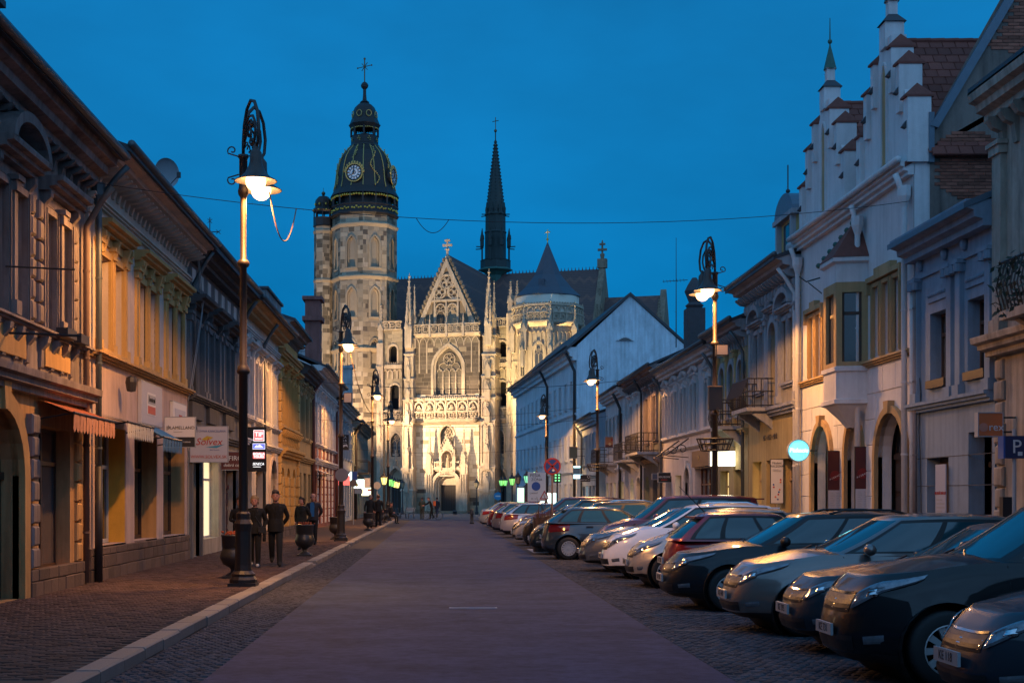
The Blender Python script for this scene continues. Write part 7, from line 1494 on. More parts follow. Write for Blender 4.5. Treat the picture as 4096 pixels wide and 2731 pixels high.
def car(name,label,col,L=4.3,W=1.76,H=1.48,hood0=.72,cowl=(1.15,.98),wst=1.95,roofr=3.55,rearb=4.15,beltr=1.02,tail=None,wx=(.82,3.42),wr=.31,x=3.5,Y=20,rear=False,hatch=True,spokes=10,rails=None,plate='KE 482',mirror=None,antenna=False,metal=.45,rough=.3,yaw=0,sidewin=((.05,.37),(.41,.70),(.74,.92)),grille=True,hl=(.10,.19)):
    dk=sum(col)<.12; pm=mat('paint_'+name,col,.42 if dk else rough,metal=0 if dk else metal,var=.04,scale=30,bump=0,coat=.6 if dk else 1,spec=.12 if dk else .4)
    e=empty('parked_car',(x if not rear else x+L,Y,0),(PI if rear else 0)+yaw,label,'car','cars parked along the right side')
    zb=.2; tail=tail or beltr-.06
    zsT=[(0,hood0),(.35,lerp(hood0,cowl[1],.55)),(cowl[0],cowl[1]),(rearb,beltr),(L,tail)]
    fxT=[(0,.16),(.12,.03),(.35,0),(.55,.025),(.72,.06),(.88,.13),(1,.27)]; rxT=[(0,.16),(.15,.03),(.38,0),(.55,.03),(.8,.07),(1,.14)]
    wT=[(0,.88),(.12,.95),(.45,1.0),(.68,.99),(.88,.955),(1,.885)]
    n=3.6
    def loop(xf,xr,w,q):
        """q in [0,1]: front centre -> side -> rear centre"""
        cx=(xf+xr)/2; hx=(xr-xf)/2
        if q<.18: f=q/.18*.86; yy=f*w; return cx-hx*(1-f**n)**(1/n),yy
        if q>.82: f=(1-q)/.18*.86; return cx+hx*(1-f**n)**(1/n),f*w
        s0=(1-.86**n)**(1/n); xx=lerp(-s0,s0,(q-.18)/.64); return cx+hx*xx,w*(1-abs(xx)**n)**(1/n)
    def body(q,t):
        xx,yy=loop(interp(fxT,t),L-interp(rxT,t),W/2*interp(wT,t),q)
        return Vector((xx,yy,zb+(interp(zsT,xx)-zb)*t))
    QB=[.18*i/7 for i in range(7)]+[.18+.64*i/52 for i in range(53)]+[.82+.18*(i+1)/7 for i in range(7)]; TB=[0,.06,.12,.2,.28,.36,.45,.54,.62,.7,.78,.86,.93,.97,1]
    zw=wr+.005; Ra=wr+.07
    def build_side(sg):
        V=[[body(q,t) for q in QB] for t in TB]; ins=[[False]*len(QB) for _ in TB]
        for j in range(len(TB)):
            for i in range(len(QB)):
                p=V[j][i]
                for xw in wx:
                    if p.y>W*.32:
                        dx,dz=p.x-xw,p.z-zw; r=math.hypot(dx,dz)
                        if r<Ra:
                            ins[j][i]=True; V[j][i]=Vector((xw+dx/max(r,1e-4)*Ra,p.y,zw+dz/max(r,1e-4)*Ra)); V[j][i].y=min(p.y+.012,W/2+.01)
        mb=MB(); N=len(QB); mb.v=[(p.x,sg*p.y,p.z) for row in V for p in row]
        for j in range(len(TB)-1):
            for i in range(N-1):
                if ins[j][i] and ins[j][i+1] and ins[j+1][i] and ins[j+1][i+1]: continue
                mb.f.append((j*N+i,j*N+i+1,(j+1)*N+i+1,(j+1)*N+i))
        # bonnet / boot deck
        top=V[-1]; base=len(mb.v); ss=[.93,.8,.55,.28,0]
        for s in ss:
            for p in top: mb.v.append((p.x,sg*p.y*s,p.z+.055*(1-s*s)*min(1,max(0,(p.x-.28)/.7))))
        prev=(len(TB)-1)*N
        for k in range(len(ss)):
            for i in range(N-1): mb.f.append((prev+i,prev+i+1,base+k*N+i+1,base+k*N+i))
            prev=base+k*N
        b2=len(mb.v)
        for p in V[0]: mb.v.append((p.x,0,p.z))
        for i in range(N-1): mb.f.append((i,i+1,b2+i+1,b2+i))
        return mb
    A=build_side(1); Bm=build_side(-1); k=len(A.v); A.v+=Bm.v; A.f+=[tuple(i+k for i in f[::-1]) for f in Bm.f]
    me=A.mesh('body',pm); import bmesh
    bm=bmesh.new(); bm.from_mesh(me); bmesh.ops.remove_doubles(bm,verts=bm.verts,dist=.002); bmesh.ops.recalc_face_normals(bm,faces=bm.faces); bm.to_mesh(me); bm.free()
    me.materials.append(BLKP)
    for pl_ in me.polygons:
        if pl_.center.z<.285 and pl_.normal.z<.6: pl_.material_index=1
    bo=put('body',me,e); autosmooth(bo,42)
    for xw in wx:
        for sg in (-1,1):
            q=MB(); m=20; pts=[(xw+Ra*cos(2*PI*i/m),zw+Ra*sin(2*PI*i/m)) for i in range(m)]; yo,yi=sg*W*.47,sg*W*.3
            q.strip([(a,yo,b) for a,b in pts],[(a,yi,b) for a,b in pts],True); q.f.append(tuple(range(len(q.v),len(q.v)+m))); q.v+=[(a,yi,b) for a,b in pts]; q.build('wheel_well',BLKP,e,fix=False)
            whl=shared(('tyre',wr),lambda: MB().lathe([(wr*.66,-.1),(wr*.9,-.105),(wr*.985,-.08),(wr,-.03),(wr,.03),(wr*.985,.08),(wr*.9,.105),(wr*.66,.1)],28,cap=False).mesh('tyre',TYRE,smooth=True))
            t=put('wheel',whl,e,(xw,sg*(W/2-.115),wr)); t.rotation_mode='ZYX'; t.rotation_euler=(PI/2*sg,0,random.uniform(0,1))
            def rim():
                r=MB(); ri=wr*.67; r.lathe([(ri,-.02),(ri,-.098),(ri*.94,-.104),(ri*.9,-.07),(ri*.88,0)],24,cap=False); r.lathe([(.0001,-.095),(.05,-.093),(.062,-.08),(.065,-.05)],12,cap=False)
                for s in range(spokes):
                    a=2*PI*s/spokes; d=Vector((cos(a),sin(a),0)); nn=Vector((-sin(a),cos(a),0)); w0,w1=.014+.08/spokes,.022+.09/spokes; p0,p1=d*.05,d*ri*.93
                    for zz in (-.088,): r.quad(tuple(p0-nn*w0+Vector((0,0,zz))),tuple(p0+nn*w0+Vector((0,0,zz))),tuple(p1+nn*w1+Vector((0,0,zz-.004))),tuple(p1-nn*w1+Vector((0,0,zz-.004))))
                    for sgn in (-1,1): r.quad(tuple(p0+nn*w0*sgn+Vector((0,0,-.088))),tuple(p1+nn*w1*sgn+Vector((0,0,-.092))),tuple(p1+nn*w1*sgn+Vector((0,0,-.05))),tuple(p0+nn*w0*sgn+Vector((0,0,-.05))))
                return r.mesh('rim',RIM)
            put('rim',shared(('rim',wr,spokes),rim),t)
            put('brake_disc',shared(('brk',wr),lambda: MB().lathe([(.0001,.02),(wr*.66,.02)],20,cap=False).mesh('brake_disc',BLKP,fix=False)),t)
    # ---------- cabin
    def cab(q,t):
        xf=lerp(cowl[0]-.05,wst,t**.92); xr=lerp(rearb+.02,roofr,t**1.35); w=W/2*lerp(.905,.70,t**1.25); m=5.0
        cx=(xf+xr)/2; hx=(xr-xf)/2
        if q<.2: f=q/.2*.84; xx,yy=cx-hx*(1-f**m)**(1/m),f*w
        elif q>.8: f=(1-q)/.2*.84; xx,yy=cx+hx*(1-f**m)**(1/m),f*w
        else:
            s0=(1-.84**m)**(1/m); u=lerp(-s0,s0,(q-.2)/.6); xx,yy=cx+hx*u,w*(1-abs(u)**m)**(1/m)
        xm=(wst+roofr)/2; zr=H-.03-.05*((xx-xm)/((roofr-wst)/2+.3))**2
        zbase=interp(zsT,xx)-.015
        return Vector((xx,yy,lerp(zbase,zr,t)))
    brk=sorted({v for ab in sidewin for v in ab}|{0.,1.}); QC=[.2*f for f in (0,.35,.7,.96)]
    for a,b in zip(brk,brk[1:]): QC+=[.2+.6*lerp(a,b,i/5) for i in range(5)]
    QC+=[.8]+[1-.2*f for f in (.96,.7,.35,0)]; TC=[0,.07,.12,.3,.5,.7,.86,.94,1]
    G={}; 
    def region(i,j):
        q=(QC[i]+QC[i+1])/2; t=(TC[j]+TC[j+1])/2
        if .1<t<.9:
            if q<.19: return 'windshield'
            if q>.808: return 'rear_window'
            s=(q-.2)/.6
            for k,(a,b) in enumerate(sidewin):
                if a<s<b and .1<t<.88: return 'side_window%d'%k
        s=(q-.2)/.6
        if sidewin[0][0]-.03<s<sidewin[-1][1]+.03 and .06<t<.93: return 'window_trim'+str(0)
        return 'roof'
    for sg in (1,-1):
        P=[[cab(q,t) for q in QC] for t in TC]
        for j in range(len(TC)-1):
            for i in range(len(QC)-1):
                g=region(i,j); key=g if g in('roof','windshield','rear_window') else g+('a' if sg>0 else 'b'); mb=G.setdefault(key,MB())
                f=[P[j][i],P[j][i+1],P[j+1][i+1],P[j+1][i]]; f=[(p.x,sg*p.y,p.z) for p in f]; mb.quad(*(f if sg>0 else f[::-1]))
        tp=P[-1]; mb=G['roof']; prev=[(p.x,sg*p.y,p.z) for p in tp]; xm=(wst+roofr)/2
        for s in (.85,.6,.3,0):
            cur=[(lerp(xm,p.x,1-(1-s)*.25),sg*p.y*s,p.z+.045*(1-s*s)) for p in tp]; mb.strip(prev,cur); prev=cur
    for key,mb in G.items():
        nm=key if key in('roof','windshield','rear_window') else ('window_trim' if key.startswith('window_trim') else 'side_window')
        me=mb.mesh(nm,pm if key=='roof' else (BLKP if nm=='window_trim' else CGL),fix=False); bm=bmesh.new(); bm.from_mesh(me); bmesh.ops.remove_doubles(bm,verts=bm.verts,dist=.003); bmesh.ops.recalc_face_normals(bm,faces=bm.faces); bm.to_mesh(me); bm.free(); autosmooth(put(nm,me,e),50)
    # ---------- fittings on the body surface
    def patch(nm,m,q0,q1,t0,t1,off=.012,shape=None,nq=8,ntt=5,sides=(1,-1)):
        for sg in sides:
            g=[]
            for j in range(ntt+1):
                row=[]
                for i in range(nq+1):
                    u=i/nq; vv=j/ntt; a,b=(t0,t1) if shape is None else shape(u)
                    q=lerp(q0,q1,u); t=lerp(a,b,vv); p=body(q,t); d1=body(min(q+.004,.999),t)-body(max(q-.004,.001),t); d2=body(q,min(t+.02,1))-body(q,max(t-.02,0)); nn=d2.cross(d1)
                    if nn.length>1e-9: nn.normalize()
                    if nn.y<-.2 or (q<.15 and nn.x>0) or (q>.85 and nn.x<0): nn=-nn
                    o2=off*(1 if 0<i<nq and 0<j<ntt else .35); p=p+nn*o2; row.append((p.x,sg*p.y,p.z))
                g.append(row)
            mb=MB()
            for a,b in zip(g,g[1:]): mb.strip(a,b)
            autosmooth(mb.build(nm,m,e),60)
    patch('headlight',HLAMP,hl[0],hl[1],.70,.93,.016,lambda u:(lerp(.70,.915,u**1.3),lerp(.85,.955,math.sqrt(u))),10,6); patch('headlight_reflector',CHR,lerp(*hl,.3),lerp(*hl,.55),.78,.87,.02,None,4,4)
    if grille:
        patch('grille',BLKP,0,.095,.66,.85,.01,None,5,4); patch('grille_trim',CHR,0,.095,.86,.885,.016,None,5,1)
        for k in range(3): patch('grille_bar',CHR,0,.09,.69+.05*k,.70+.05*k,.016,None,5,1)
    patch('lower_intake',BLKP,0,.12,.16,.36,.008,None,5,3); patch('fog_light',HLAMP,.14,.165,.24,.34,.012,None,4,3)
    patch('tail_light',TLAMP,.775,.87,.66,.93,.014,lambda u:(lerp(.74,.66,u),lerp(.95,.92,u)))
    patch('rear_bumper_insert',BLKP,.88,1,.05,.2,.01,None,5,2)
    for sg in (1,-1):
        for qx in (wx[0]+Ra+.12,lerp(wx[0],wx[1],.56)):   # door seams
            pts=[]
            for t in (.2,.4,.6,.8,.97):
                q=.18+.64*(qx/L); 
                for _ in range(3): q+= (qx-body(q,t).x)/L*.75
                p=body(q,t); pts.append((p.x,sg*(p.y+.001),p.z))
            MB().tube(pts,.006,4).build('door_seam',BLKP,e)
        for qx in (lerp(wx[0],wx[1],.5),lerp(wx[0],wx[1],.88)):
            q=.18+.64*qx/L; p=body(q,.88); MB().box(p.x-.1,p.x+.09,-.018,.018,p.z-.018,p.z+.018).build('door_handle',pm,e,loc=(0,sg*(p.y+.015),0))
        p=cab(.245,.14); MB().ball((0,0,0),.105,10,7,.75).build('mirror',mirror or pm,e,smooth=True,loc=(p.x+.05,sg*(p.y+.16),p.z+.02)).scale=(.75,1.1,.95)
        MB().tube([(p.x+.05,sg*p.y,p.z-.03),(p.x+.05,sg*(p.y+.12),p.z)],.025,5).build('mirror_arm',BLKP,e)
        if rails: 
            q=MB(); pts=[cab(.2+.6*s,1) for s in (.18,.3,.5,.7,.85)]; q.tube([(a.x,sg*a.y*.93,a.z+(.01 if i in(0,4) else .06)) for i,a in enumerate(pts)],.018,5); q.build('roof_rail',rails,e)
    for xx,sgn in ((-.0,-1),(L,1)):
        pl=MB().box(-.012,.012,-.26,.26,-.055,.055).build('number_plate',PLATE,e,loc=(xx+sgn*.022,0,.48 if sgn<0 else .62)); tag(text(plate,.1,PLTXT,pl,(sgn*.014,0,0),(PI/2,0,-PI/2 if sgn<0 else PI/2),name='plate_text',ext=.001),kind='stuff')
    for s in (-.3,.35): MB().tube([(cowl[0]+.0,s,cowl[1]+.03),(cowl[0]+.1,s*.4+.1,cowl[1]+.09)],.012,4).build('wiper',BLKP,e)
    if antenna: MB().tube([(roofr-.1,0,H),(roofr+.35,0,H+.45)],[.012,.004],5).build('antenna',BLKP,e)
    if hatch: MB().box(roofr-.08,roofr+.16,-W*.29,W*.29,H-.11,H-.075).build('spoiler',pm,e)
    return e
car('a','dark blue car in the bottom right corner, only its bonnet in view',(.015,.022,.032),x=3.95,Y=11.0,plate='KE 118',hood0=.7)
car('b','large black crossover with long bright headlight, second nearest car',(.006,.007,.009),L=4.45,W=1.85,H=1.66,hood0=.86,cowl=(1.2,1.12),wst=2.0,beltr=1.15,wx=(.85,3.5),wr=.35,x=3.68,Y=13.5,plate='KE 731')
car('c','dark blue grey sedan with kidney grille between crossover and grey hatchback',(.02,.026,.034),L=4.5,H=1.43,cowl=(1.35,.96),wst=2.2,roofr=3.5,rearb=4.2,x=3.86,Y=15.9,hatch=False,plate='KE 295')
car('d','warm grey hatchback with long swept headlight and fog lamp',(.17,.145,.135),L=4.3,W=1.8,H=1.5,hood0=.74,cowl=(1.1,1.0),wst=2.05,x=3.66,Y=18.3,plate='KE 640',rough=.32)
car('f','black estate car with multi spoke hubcap and roof rails',(.008,.012,.016),L=4.57,W=1.77,H=1.49,cowl=(1.2,.98),wst=2.05,roofr=4.0,rearb=4.42,wx=(.9,3.48),wr=.32,x=3.45,Y=22.1,spokes=12,rails=BLKP,plate='KE 905',hatch=True,sidewin=((.05,.33),(.36,.62),(.66,.93)),mirror=BLKP)
car('g','burgundy hatchback parked tail to the road with tall rear window',(.20,.018,.030),L=3.95,W=1.66,H=1.46,rearb=3.82,roofr=3.3,x=3.9,Y=24.9,rear=True,wx=(.75,3.2),antenna=True,plate='KE 228',beltr=.98)
car('h','small silver beige hatchback with rounded headlight',(.42,.385,.36),L=3.65,W=1.66,H=1.5,hood0=.74,cowl=(.85,.98),wst=1.6,roofr=3.0,rearb=3.5,wx=(.68,3.0),x=3.62,Y=27.5,plate='KE 417')
car('i','white compact van like car with dark headlight and black lower grille',(.82,.79,.82),L=4.2,W=1.76,H=1.58,hood0=.8,cowl=(.95,1.06),wst=1.85,roofr=3.55,rearb=4.05,x=3.48,Y=30.5,metal=0,rough=.35,plate='KE 360',rails=CHR,beltr=1.08)
car('j','grey blue sedan with barred chrome grille next to the white car',(.13,.145,.165),L=4.7,W=1.84,H=1.49,cowl=(1.25,1.0),wst=2.15,roofr=3.7,rearb=4.4,wx=(.95,3.7),wr=.33,x=3.28,Y=33.3,plate='KE 552',hatch=False)
car('k','maroon van with high roof behind the white and grey cars',(.15,.02,.028),L=4.4,W=1.8,H=1.77,hood0=.85,cowl=(.95,1.15),wst=1.7,roofr=4.1,rearb=4.3,beltr=1.15,x=3.95,Y=36.4,plate='KE 876',rough=.35)
car('l','dark grey hatchback parked tail to the road with fifteen spoke hubcap',(.055,.068,.078),L=4.2,W=1.76,H=1.45,hood0=.74,rearb=4.08,roofr=3.5,x=2.88,Y=40.1,rear=True,wx=(.85,3.5),spokes=15,plate='KE 703')
car('m','dark estate with bright roof rails behind the grey hatchback',(.014,.022,.026),L=4.7,W=1.82,H=1.6,cowl=(1.2,1.06),wst=2.0,roofr=4.1,rearb=4.5,x=2.75,Y=43.4,rails=CHR,plate='KE 189',beltr=1.1,wx=(.9,3.65),wr=.33)
car('n','black off roader with glowing amber headlight behind the dry planter',(.01,.01,.012),L=4.5,W=1.86,H=1.66,hood0=.9,cowl=(1.2,1.12),wst=1.95,beltr=1.15,x=2.85,Y=48.6,wr=.35,wx=(.88,3.5),plate='KE 334')
car('o','silver car facing the road left of the black off roader',(.34,.34,.36),x=2.65,Y=51.6,plate='KE 620')
car('p','maroon people carrier seen above the black off roader',(.10,.016,.022),L=4.4,H=1.75,hood0=.85,cowl=(.95,1.12),wst=1.8,roofr=4.0,rearb=4.3,beltr=1.12,x=2.95,Y=55.0,plate='KE 591')
car('q','white silver hatchback tail to the road with large red tail light',(.55,.53,.55),H=1.49,x=2.65,Y=62.0,rear=True,plate='KE 446',rearb=4.1,roofr=3.45)
car('r','taupe silver hatchback tail to the road, farther along the row',(.28,.24,.23),x=2.5,Y=67.5,rear=True,plate='KE 812')
car('s','red hatchback tail to the road near the end of the row',(.16,.02,.03),x=2.5,Y=73.5,rear=True,plate='KE 267')
car('t','small silver car facing the road near the end of the row',(.36,.36,.38),L=3.7,H=1.46,x=2.5,Y=77.5,wx=(.7,3.0),roofr=3.0,rearb=3.5,wst=1.65,cowl=(.9,.97),plate='KE 938')
car('u','pale blue silver car tail to the road, last in the row',(.30,.36,.42),L=4.4,x=2.35,Y=83,rear=True,hatch=False,plate='KE 155',roofr=3.3,rearb=3.95)
# ================================================================ PEOPLE
import bmesh
def head_geo(bm_v,bm_f,mi,c,hr,front,cols,turn=0):
    """head as a shaped ball with nose, brow, jaw, ears, eyes, mouth. returns lists"""
    pass
def person(loc,rz,h,top,leg,shoe,hair,skin=(.38,.22,.16),stride=.0,lab='',arms='down',hairlen=.0,coat=0,extra=None,sit=False,inner=None,lean=0,armpose=None,bald=False):
    e=empty('person',loc,rz,lab,'person','people in the street'); k=h/1.75
    J=[];E_=[];Rr=[]
    def add(p,r,par=None,tagn=0):
        J.append(Vector(p)*k); Rr.append((r[0]*k,r[1]*k) if isinstance(r,tuple) else (r*k,r*k)); i=len(J)-1; T.append(tagn)
        if par is not None: E_.append((par,i))
        return i
    T=[]
    L=lean
    pel=add((0,0,.95),(.15,.11),None,1); sp=add((0,-.02-L*.2,1.12),(.145,.105),pel,0); chst=add((0,-.01-L*.6,1.32),(.175,.12),sp,0); nb=add((0,0-L,1.46),(.075,.075),chst,0); nk=add((0,-.015-L*1.1,1.52),(.055,.058),nb,2)
    for s in (-1,1):
        st=stride*s
        if sit: hp=add((s*.09,0,.92),(.085,.09),pel,1); kn=add((s*.12,-.42,.9),(.065,.065),hp,1); an=add((s*.12,-.42-.02,.48),(.045,.045),kn,1); ft=add((s*.12,-.56,.43),(.04,.035),an,3)
        else:
            hp=add((s*.085,0,.86),(.1,.105),pel,1); kn=add((s*.095,-st*.16-.04,.5),(.074,.08),hp,1); lift=max(0,-st)*.12; an=add((s*.095,-st*.30+.02,.1+lift),(.06,.066),kn,1); ft=add((s*.1,-st*.30-.12,.045+lift*.7),(.042,.035),an,3)
        sh=add((s*.19,.0-L,1.40),(.07,.07),chst,0)
        if arms=='down': el=add((s*.25,.03,1.13),(.052,.052),sh,0); wr_=add((s*.255,-.04-st*-.06,.9),(.04,.04),el,0)
        elif arms=='pocket': el=add((s*.28,.07,1.14),(.055,.055),sh,0); wr_=add((s*.2,-.06,.95),(.04,.04),el,0)
        elif arms=='back': el=add((s*.28,.08,1.14),(.055,.055),sh,0); wr_=add((s*.14,.16,.97),(.04,.04),el,0)
        elif arms=='fold': el=add((s*.26,-.02,1.14),(.052,.052),sh,0); wr_=add((s*.08,-.2,1.12),(.038,.038),el,0)
        elif arms=='bar': el=add((s*.24,-.22-L,1.22),(.05,.05),sh,0); wr_=add((s*.24,-.5-L*.8,1.13),(.038,.038),el,0)
        T[wr_]=0; J_w=J[wr_]
        hand=MB(); d=(J[wr_]-J[el]).normalized(); c0=J[wr_]; a=Vector((1,0,0)); b=d.cross(a).normalized()
        hand.ball(c0+d*.045*k,.038*k,8,5,1.1)
        for fi in range(4):
            o=b*((fi-1.5)*.018*k); l=(.065,.075,.07,.055)[fi]*k; p0=c0+d*.07*k+o; hand.tube([p0,p0+d*l*.5+a*(-s*.006),p0+d*l*.95+a*(-s*.025)],[.009*k,.008*k,.007*k],5)
        p0=c0+d*.035*k-b*.03*k; hand.tube([p0,p0-b*.03*k+d*.03*k,p0-b*.032*k+d*.06*k],[.011*k,.009*k,.008*k],5)
        hand.build('hand',mat('skin_tone',skin,.6,var=.08,bump=0,spec=.3),e,smooth=True)
    me=bpy.data.meshes.new('body'); me.from_pydata([tuple(j) for j in J],E_,[])
    o=put('body',me,e); md=o.modifiers.new('Skin','SKIN'); md.use_smooth_shade=True
    sv=me.skin_vertices[0].data
    for i,r in enumerate(Rr): sv[i].radius=r
    sv[0].use_root=True; ss=o.modifiers.new('Sub','SUBSURF'); ss.levels=1; ss.render_levels=1
    PEOPLE.append((o,[j.copy() for j in J],T,e,(top,leg,shoe,skin)))
    # head
    S=mat('skin_tone',skin,.6,var=.08,bump=0,spec=.3); hc=Vector((0,-.03-L*1.35,1.635))*k; hr=.1*k
    hd=MB(); n0=0
    prof=[(0.0005,-.125),(.04,-.12),(.062,-.1),(.076,-.06),(.083,-.01),(.086,.04),(.078,.085),(.055,.112),(.02,.124),(.0005,.125)]
    hd.lathe([(r*k,z*k) for r,z in prof],16,cap=False); hd.v=[(x,y*1.18-(.012*k if z<-.03*k and y<0 else 0),z) for x,y,z in hd.v]
    hd.ball((0,-.105*k,-.015*k),.016*k,6,4,1.6); hd.ball((0,-.09*k,-.055*k),.02*k,6,4,.5)
    for s in (-1,1): hd.ball((s*.088*k,.005*k,0),.022*k,6,4,1.5); hd.ball((s*.033*k,-.088*k,.03*k),.016*k,6,4,.5)
    ho=hd.build('head',S,e,smooth=True,loc=hc); ey=MB()
    for s in (-1,1): ey.ball((s*.033*k,-.097*k,.012*k),.011*k,6,4)
    ey.build('eyes',flat('eye_dark',(.02,.015,.012)),ho); MB().box(-.024*k,.024*k,-.101*k,-.094*k,-.061*k,-.055*k).build('mouth',flat('lip_tone',(.22,.08,.07)),ho)
    H_=mat('hair_'+str(hair),hair,.7,var=.3,scale=30,bump=.3,bscale=120); hm=MB(); rr=random.Random(int(h*1000))
    hm.lathe([(r*1.09*k,z*k*1.06) for r,z in prof[4:]],14,cap=False); hm.v=[(x,y*1.2+.012*k,z+(.03*k if y<-.03*k else -.01*k)) for x,y,z in hm.v]
    if hairlen:
        for i in range(70):
            a=rr.uniform(-.35,PI+.35); z=rr.uniform(-hairlen,.08); hm.ball((.088*k*cos(a),.098*k*sin(a)+.01*k,z*k),.026*k,5,3)
    else: hm.lathe([(.088*k,-.03*k),(.092*k,.05*k)],14,0,0,cap=False) if False else None
    if not bald: hm.build('hair',H_,ho,smooth=True)
    else:
        q=MB()
        for i in range(14): a=-.15+i*(PI+.3)/13; q.ball((.085*k*cos(a),.1*k*sin(a),.0),.022*k,5,3,1.6)
        q.build('hair',H_,ho,smooth=True)
    # coat / jacket hem as clothing child
    if coat:
        cm_=mat('coat_'+str(top),top,.8,var=.15,scale=10,bump=.25,bscale=25)
        c=MB(); rows=[(.19,.15,coat),(.185,.145,1.0),(.17,.13,1.12),(.19,.14,1.3),(.165,.12,1.4),(.085,.08,1.47)]
        n=16; pts=[]
        for rx,ry,z in rows: pts.append([(rx*k*cos(2*PI*i/n),ry*k*sin(2*PI*i/n)-(.02+L*(z-.9))*k,z*k) for i in range(n)])
        for a,b in zip(pts,pts[1:]): c.strip(a,b,True)
        c.build('coat',cm_,e,smooth=True)
        q=MB().tube([(0.012*k,-.155*k-.03*L,coat*k),(.01*k,-.15*k,1.12*k),(.0,-.165*k,1.3*k),(0,-.13*k-.1*L,1.46*k)],.006*k,4); q.build('coat_seam',flat('seam_dark',(.008,.008,.008)),e)
        for s in (-1,1): MB().prism([(0,1.2*k),(s*.09*k,1.38*k),(s*.07*k,1.47*k),(s*.01*k,1.4*k)],-.172*k,-.15*k,'y').build('lapel',cm_,e)
    if inner: MB().prism([(-.06*k,.98*k),(.06*k,.98*k),(.075*k,1.4*k),(.04*k,1.47*k),(-.04*k,1.47*k),(-.075*k,1.4*k)],-.178*k,-.15*k,'y').build('sweater',mat('sweater_'+str(inner),inner,.85,var=.1,bump=.2),e)
    if extra: extra(e,k)
    return e
PEOPLE=[]
NV=(.006,.006,.008); BK=(.0045,.0045,.005); DN=(.007,.008,.011)
def bag(e,k): MB().box(.12*k,.3*k,-.2*k,-.1*k,.86*k,1.0*k).tube([(.2*k,-.15*k,1.0*k),(.05*k,-.17*k,1.25*k),(-.15*k,-.02*k,1.45*k)],.008,4).ball((.14*k,-.21*k,.9*k),.02,6,4).build('shoulder_bag',flat('bag_black',(.015,.017,.02)),e)
def paper(e,k): MB().box(-.05*k,.12*k,-.3*k,-.28*k,1.08*k,1.2*k).build('paper',flat('paper_white',(.5,.5,.5)),e)
def shades(e,k): MB().box(-.075*k,.075*k,-.125*k,-.1*k,1.7*k,1.73*k).build('sunglasses',flat('glasses_dark',(.01,.012,.02),.15),e)
person((-3.74,32.6,.12),R(4),1.74,BK,DN,(.01,.01,.01),(.06,.04,.03),(.42,.20,.15),.8,'man in black suit jacket walking towards the camera on the left pavement',arms='back',coat=.82,extra=shades)
person((-4.18,32.3,.12),R(-3),1.62,BK,BK,(.5,.5,.52),(.25,.17,.09),(.42,.25,.19),.35,'blonde woman in black coat with white sneakers and shoulder bag',arms='pocket',hairlen=.06,coat=.84,extra=bag)
person((-4.78,34.2,.12),R(6),1.6,NV,BK,(.01,.01,.01),(.03,.02,.015),(.40,.24,.18),.2,'dark clothed person with white paper half hidden by the lamp post',arms='fold',hairlen=.03,coat=.85,extra=paper)
person((-4.07,42.3,.12),R(-25),1.6,BK,BK,(.01,.01,.01),(.03,.018,.012),(.40,.24,.18),.1,'woman with dark curly hair and black jacket behind the lone urn',arms='pocket',hairlen=.1,coat=.9)
person((-4.2,47.6,.12),R(-8),1.72,(.02,.018,.024),BK,(.01,.01,.01),(.06,.05,.045),(.42,.24,.18),.5,'balding man in dark jacket over bright blue sweater',arms='back',coat=.86,inner=(.02,.12,.30),bald=True)
person((-3.55,73,.12),R(170),1.75,BK,BK,(.01,.01,.01),(.2,.19,.18),(.4,.24,.18),.3,'stooping grey haired person in black beside the far urn planter',coat=.85,lean=.08)
person((-3.3,77.5,.12),R(185),1.75,BK,BK,(.01,.01,.01),(.03,.02,.015),(.4,.24,.18),.5,'person in black walking away past the far planters',coat=.85)
person((-2.98,88,-.28),R(60),1.7,NV,BK,(.01,.01,.01),(.03,.02,.015),(.4,.24,.18),.0,'person sitting beside the far planters with bare forearms',arms='fold',sit=True)
person((xat(1688,112),112,0),R(180),1.76,(.03,.045,.04),(.035,.045,.04),(.02,.02,.02),(.04,.04,.035),(.3,.2,.15),.55,'walker in greenish clothes on the square before the cathedral',arms='fold',coat=.9)
person((xat(1747,121),121,0),R(160),1.74,(.015,.02,.035),(.02,.04,.09),(.02,.02,.02),(.03,.02,.02),(.4,.24,.18),.5,'walker in dark blue behind the cyclist',coat=.85)
def pack(e,k): MB().box(-.15*k,.15*k,.1*k,.28*k,1.08*k,1.45*k).build('backpack',flat('backpack_orange',(.45,.10,.03)),e)
cx,cyy=xat(1727,111),111
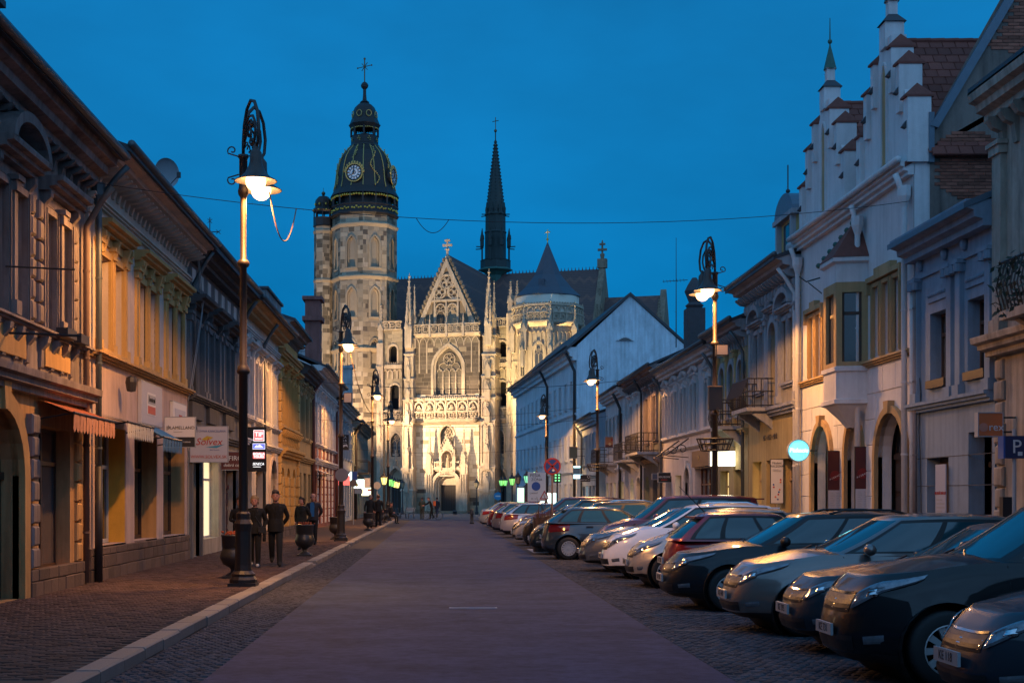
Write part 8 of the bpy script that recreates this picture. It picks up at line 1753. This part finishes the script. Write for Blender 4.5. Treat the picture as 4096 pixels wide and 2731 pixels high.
person((cx,cyy,.04),R(-78),1.72,BK,BK,(.02,.02,.02),(.03,.02,.02),(.4,.24,.18),.5,'cyclist in black with orange backpack before the cathedral',arms='bar',coat=0,extra=pack,lean=.18)
e=empty('bicycle',(cx,cyy,0),R(-78),'city bicycle under the cyclist with orange backpack','bicycle')
for yy in (-.52,.52):
    w_=MB().tube([(0,yy+.33*cos(a*PI/12),.34+.33*sin(a*PI/12)) for a in range(25)],.018,5).build('wheel',TYRE,e); q=MB()
    for a in range(10): q.tube([(0,yy,.34),(0,yy+.32*cos(a*PI/5),.34+.32*sin(a*PI/5))],.003,3)
    q.build('spokes',RIM,w_)
BF=flat('bike_frame_green',(.02,.05,.04),.35); MB().tube([(0,-.52,.34),(0,-.38,.95)],.016,5).tube([(0,-.42,.8),(0,.05,.3)],.016,5).tube([(0,.05,.3),(0,.18,.85)],.016,5).tube([(0,-.4,.88),(0,.16,.78)],.014,5).tube([(0,.05,.3),(0,.52,.34)],.012,5).tube([(0,.17,.8),(0,.52,.34)],.012,5).build('frame',BF,e)
MB().tube([(-.26,-.32,1.08),(0,-.4,1.02),(.26,-.32,1.08)],.013,5).tube([(0,-.38,.92),(0,-.4,1.03)],.014,5).build('handlebar',IRON,e); MB().box(-.07,.07,.08,.32,.85,.91).build('saddle',BLKP,e); MB().tube([(-.12,.05,.2),(0,.05,.3),(.12,.05,.4)],.012,4).build('crank',IRON,e)
# bake the skinned bodies and colour them by garment
dg=bpy.context.evaluated_depsgraph_get()
for o,J,T,e,cols in PEOPLE:
    me=bpy.data.meshes.new_from_object(o.evaluated_get(dg)); o.modifiers.clear(); old=o.data; o.data=me; me.materials.clear()
    for nm,c in zip(('top','trousers','shoes'),(cols[0],cols[1],cols[2])): me.materials.append(mat('cloth_%s_%s'%(nm,str(c)),c,.85,var=.15,scale=12,bump=.2,bscale=40))
    me.materials.append(mat('skin_tone',cols[3]))
    for p in me.polygons:
        c=p.center; best=min(range(len(J)),key=lambda i:(J[i]-c).length); t=T[best]; p.material_index={0:0,1:1,2:3,3:2}[t]; p.use_smooth=True
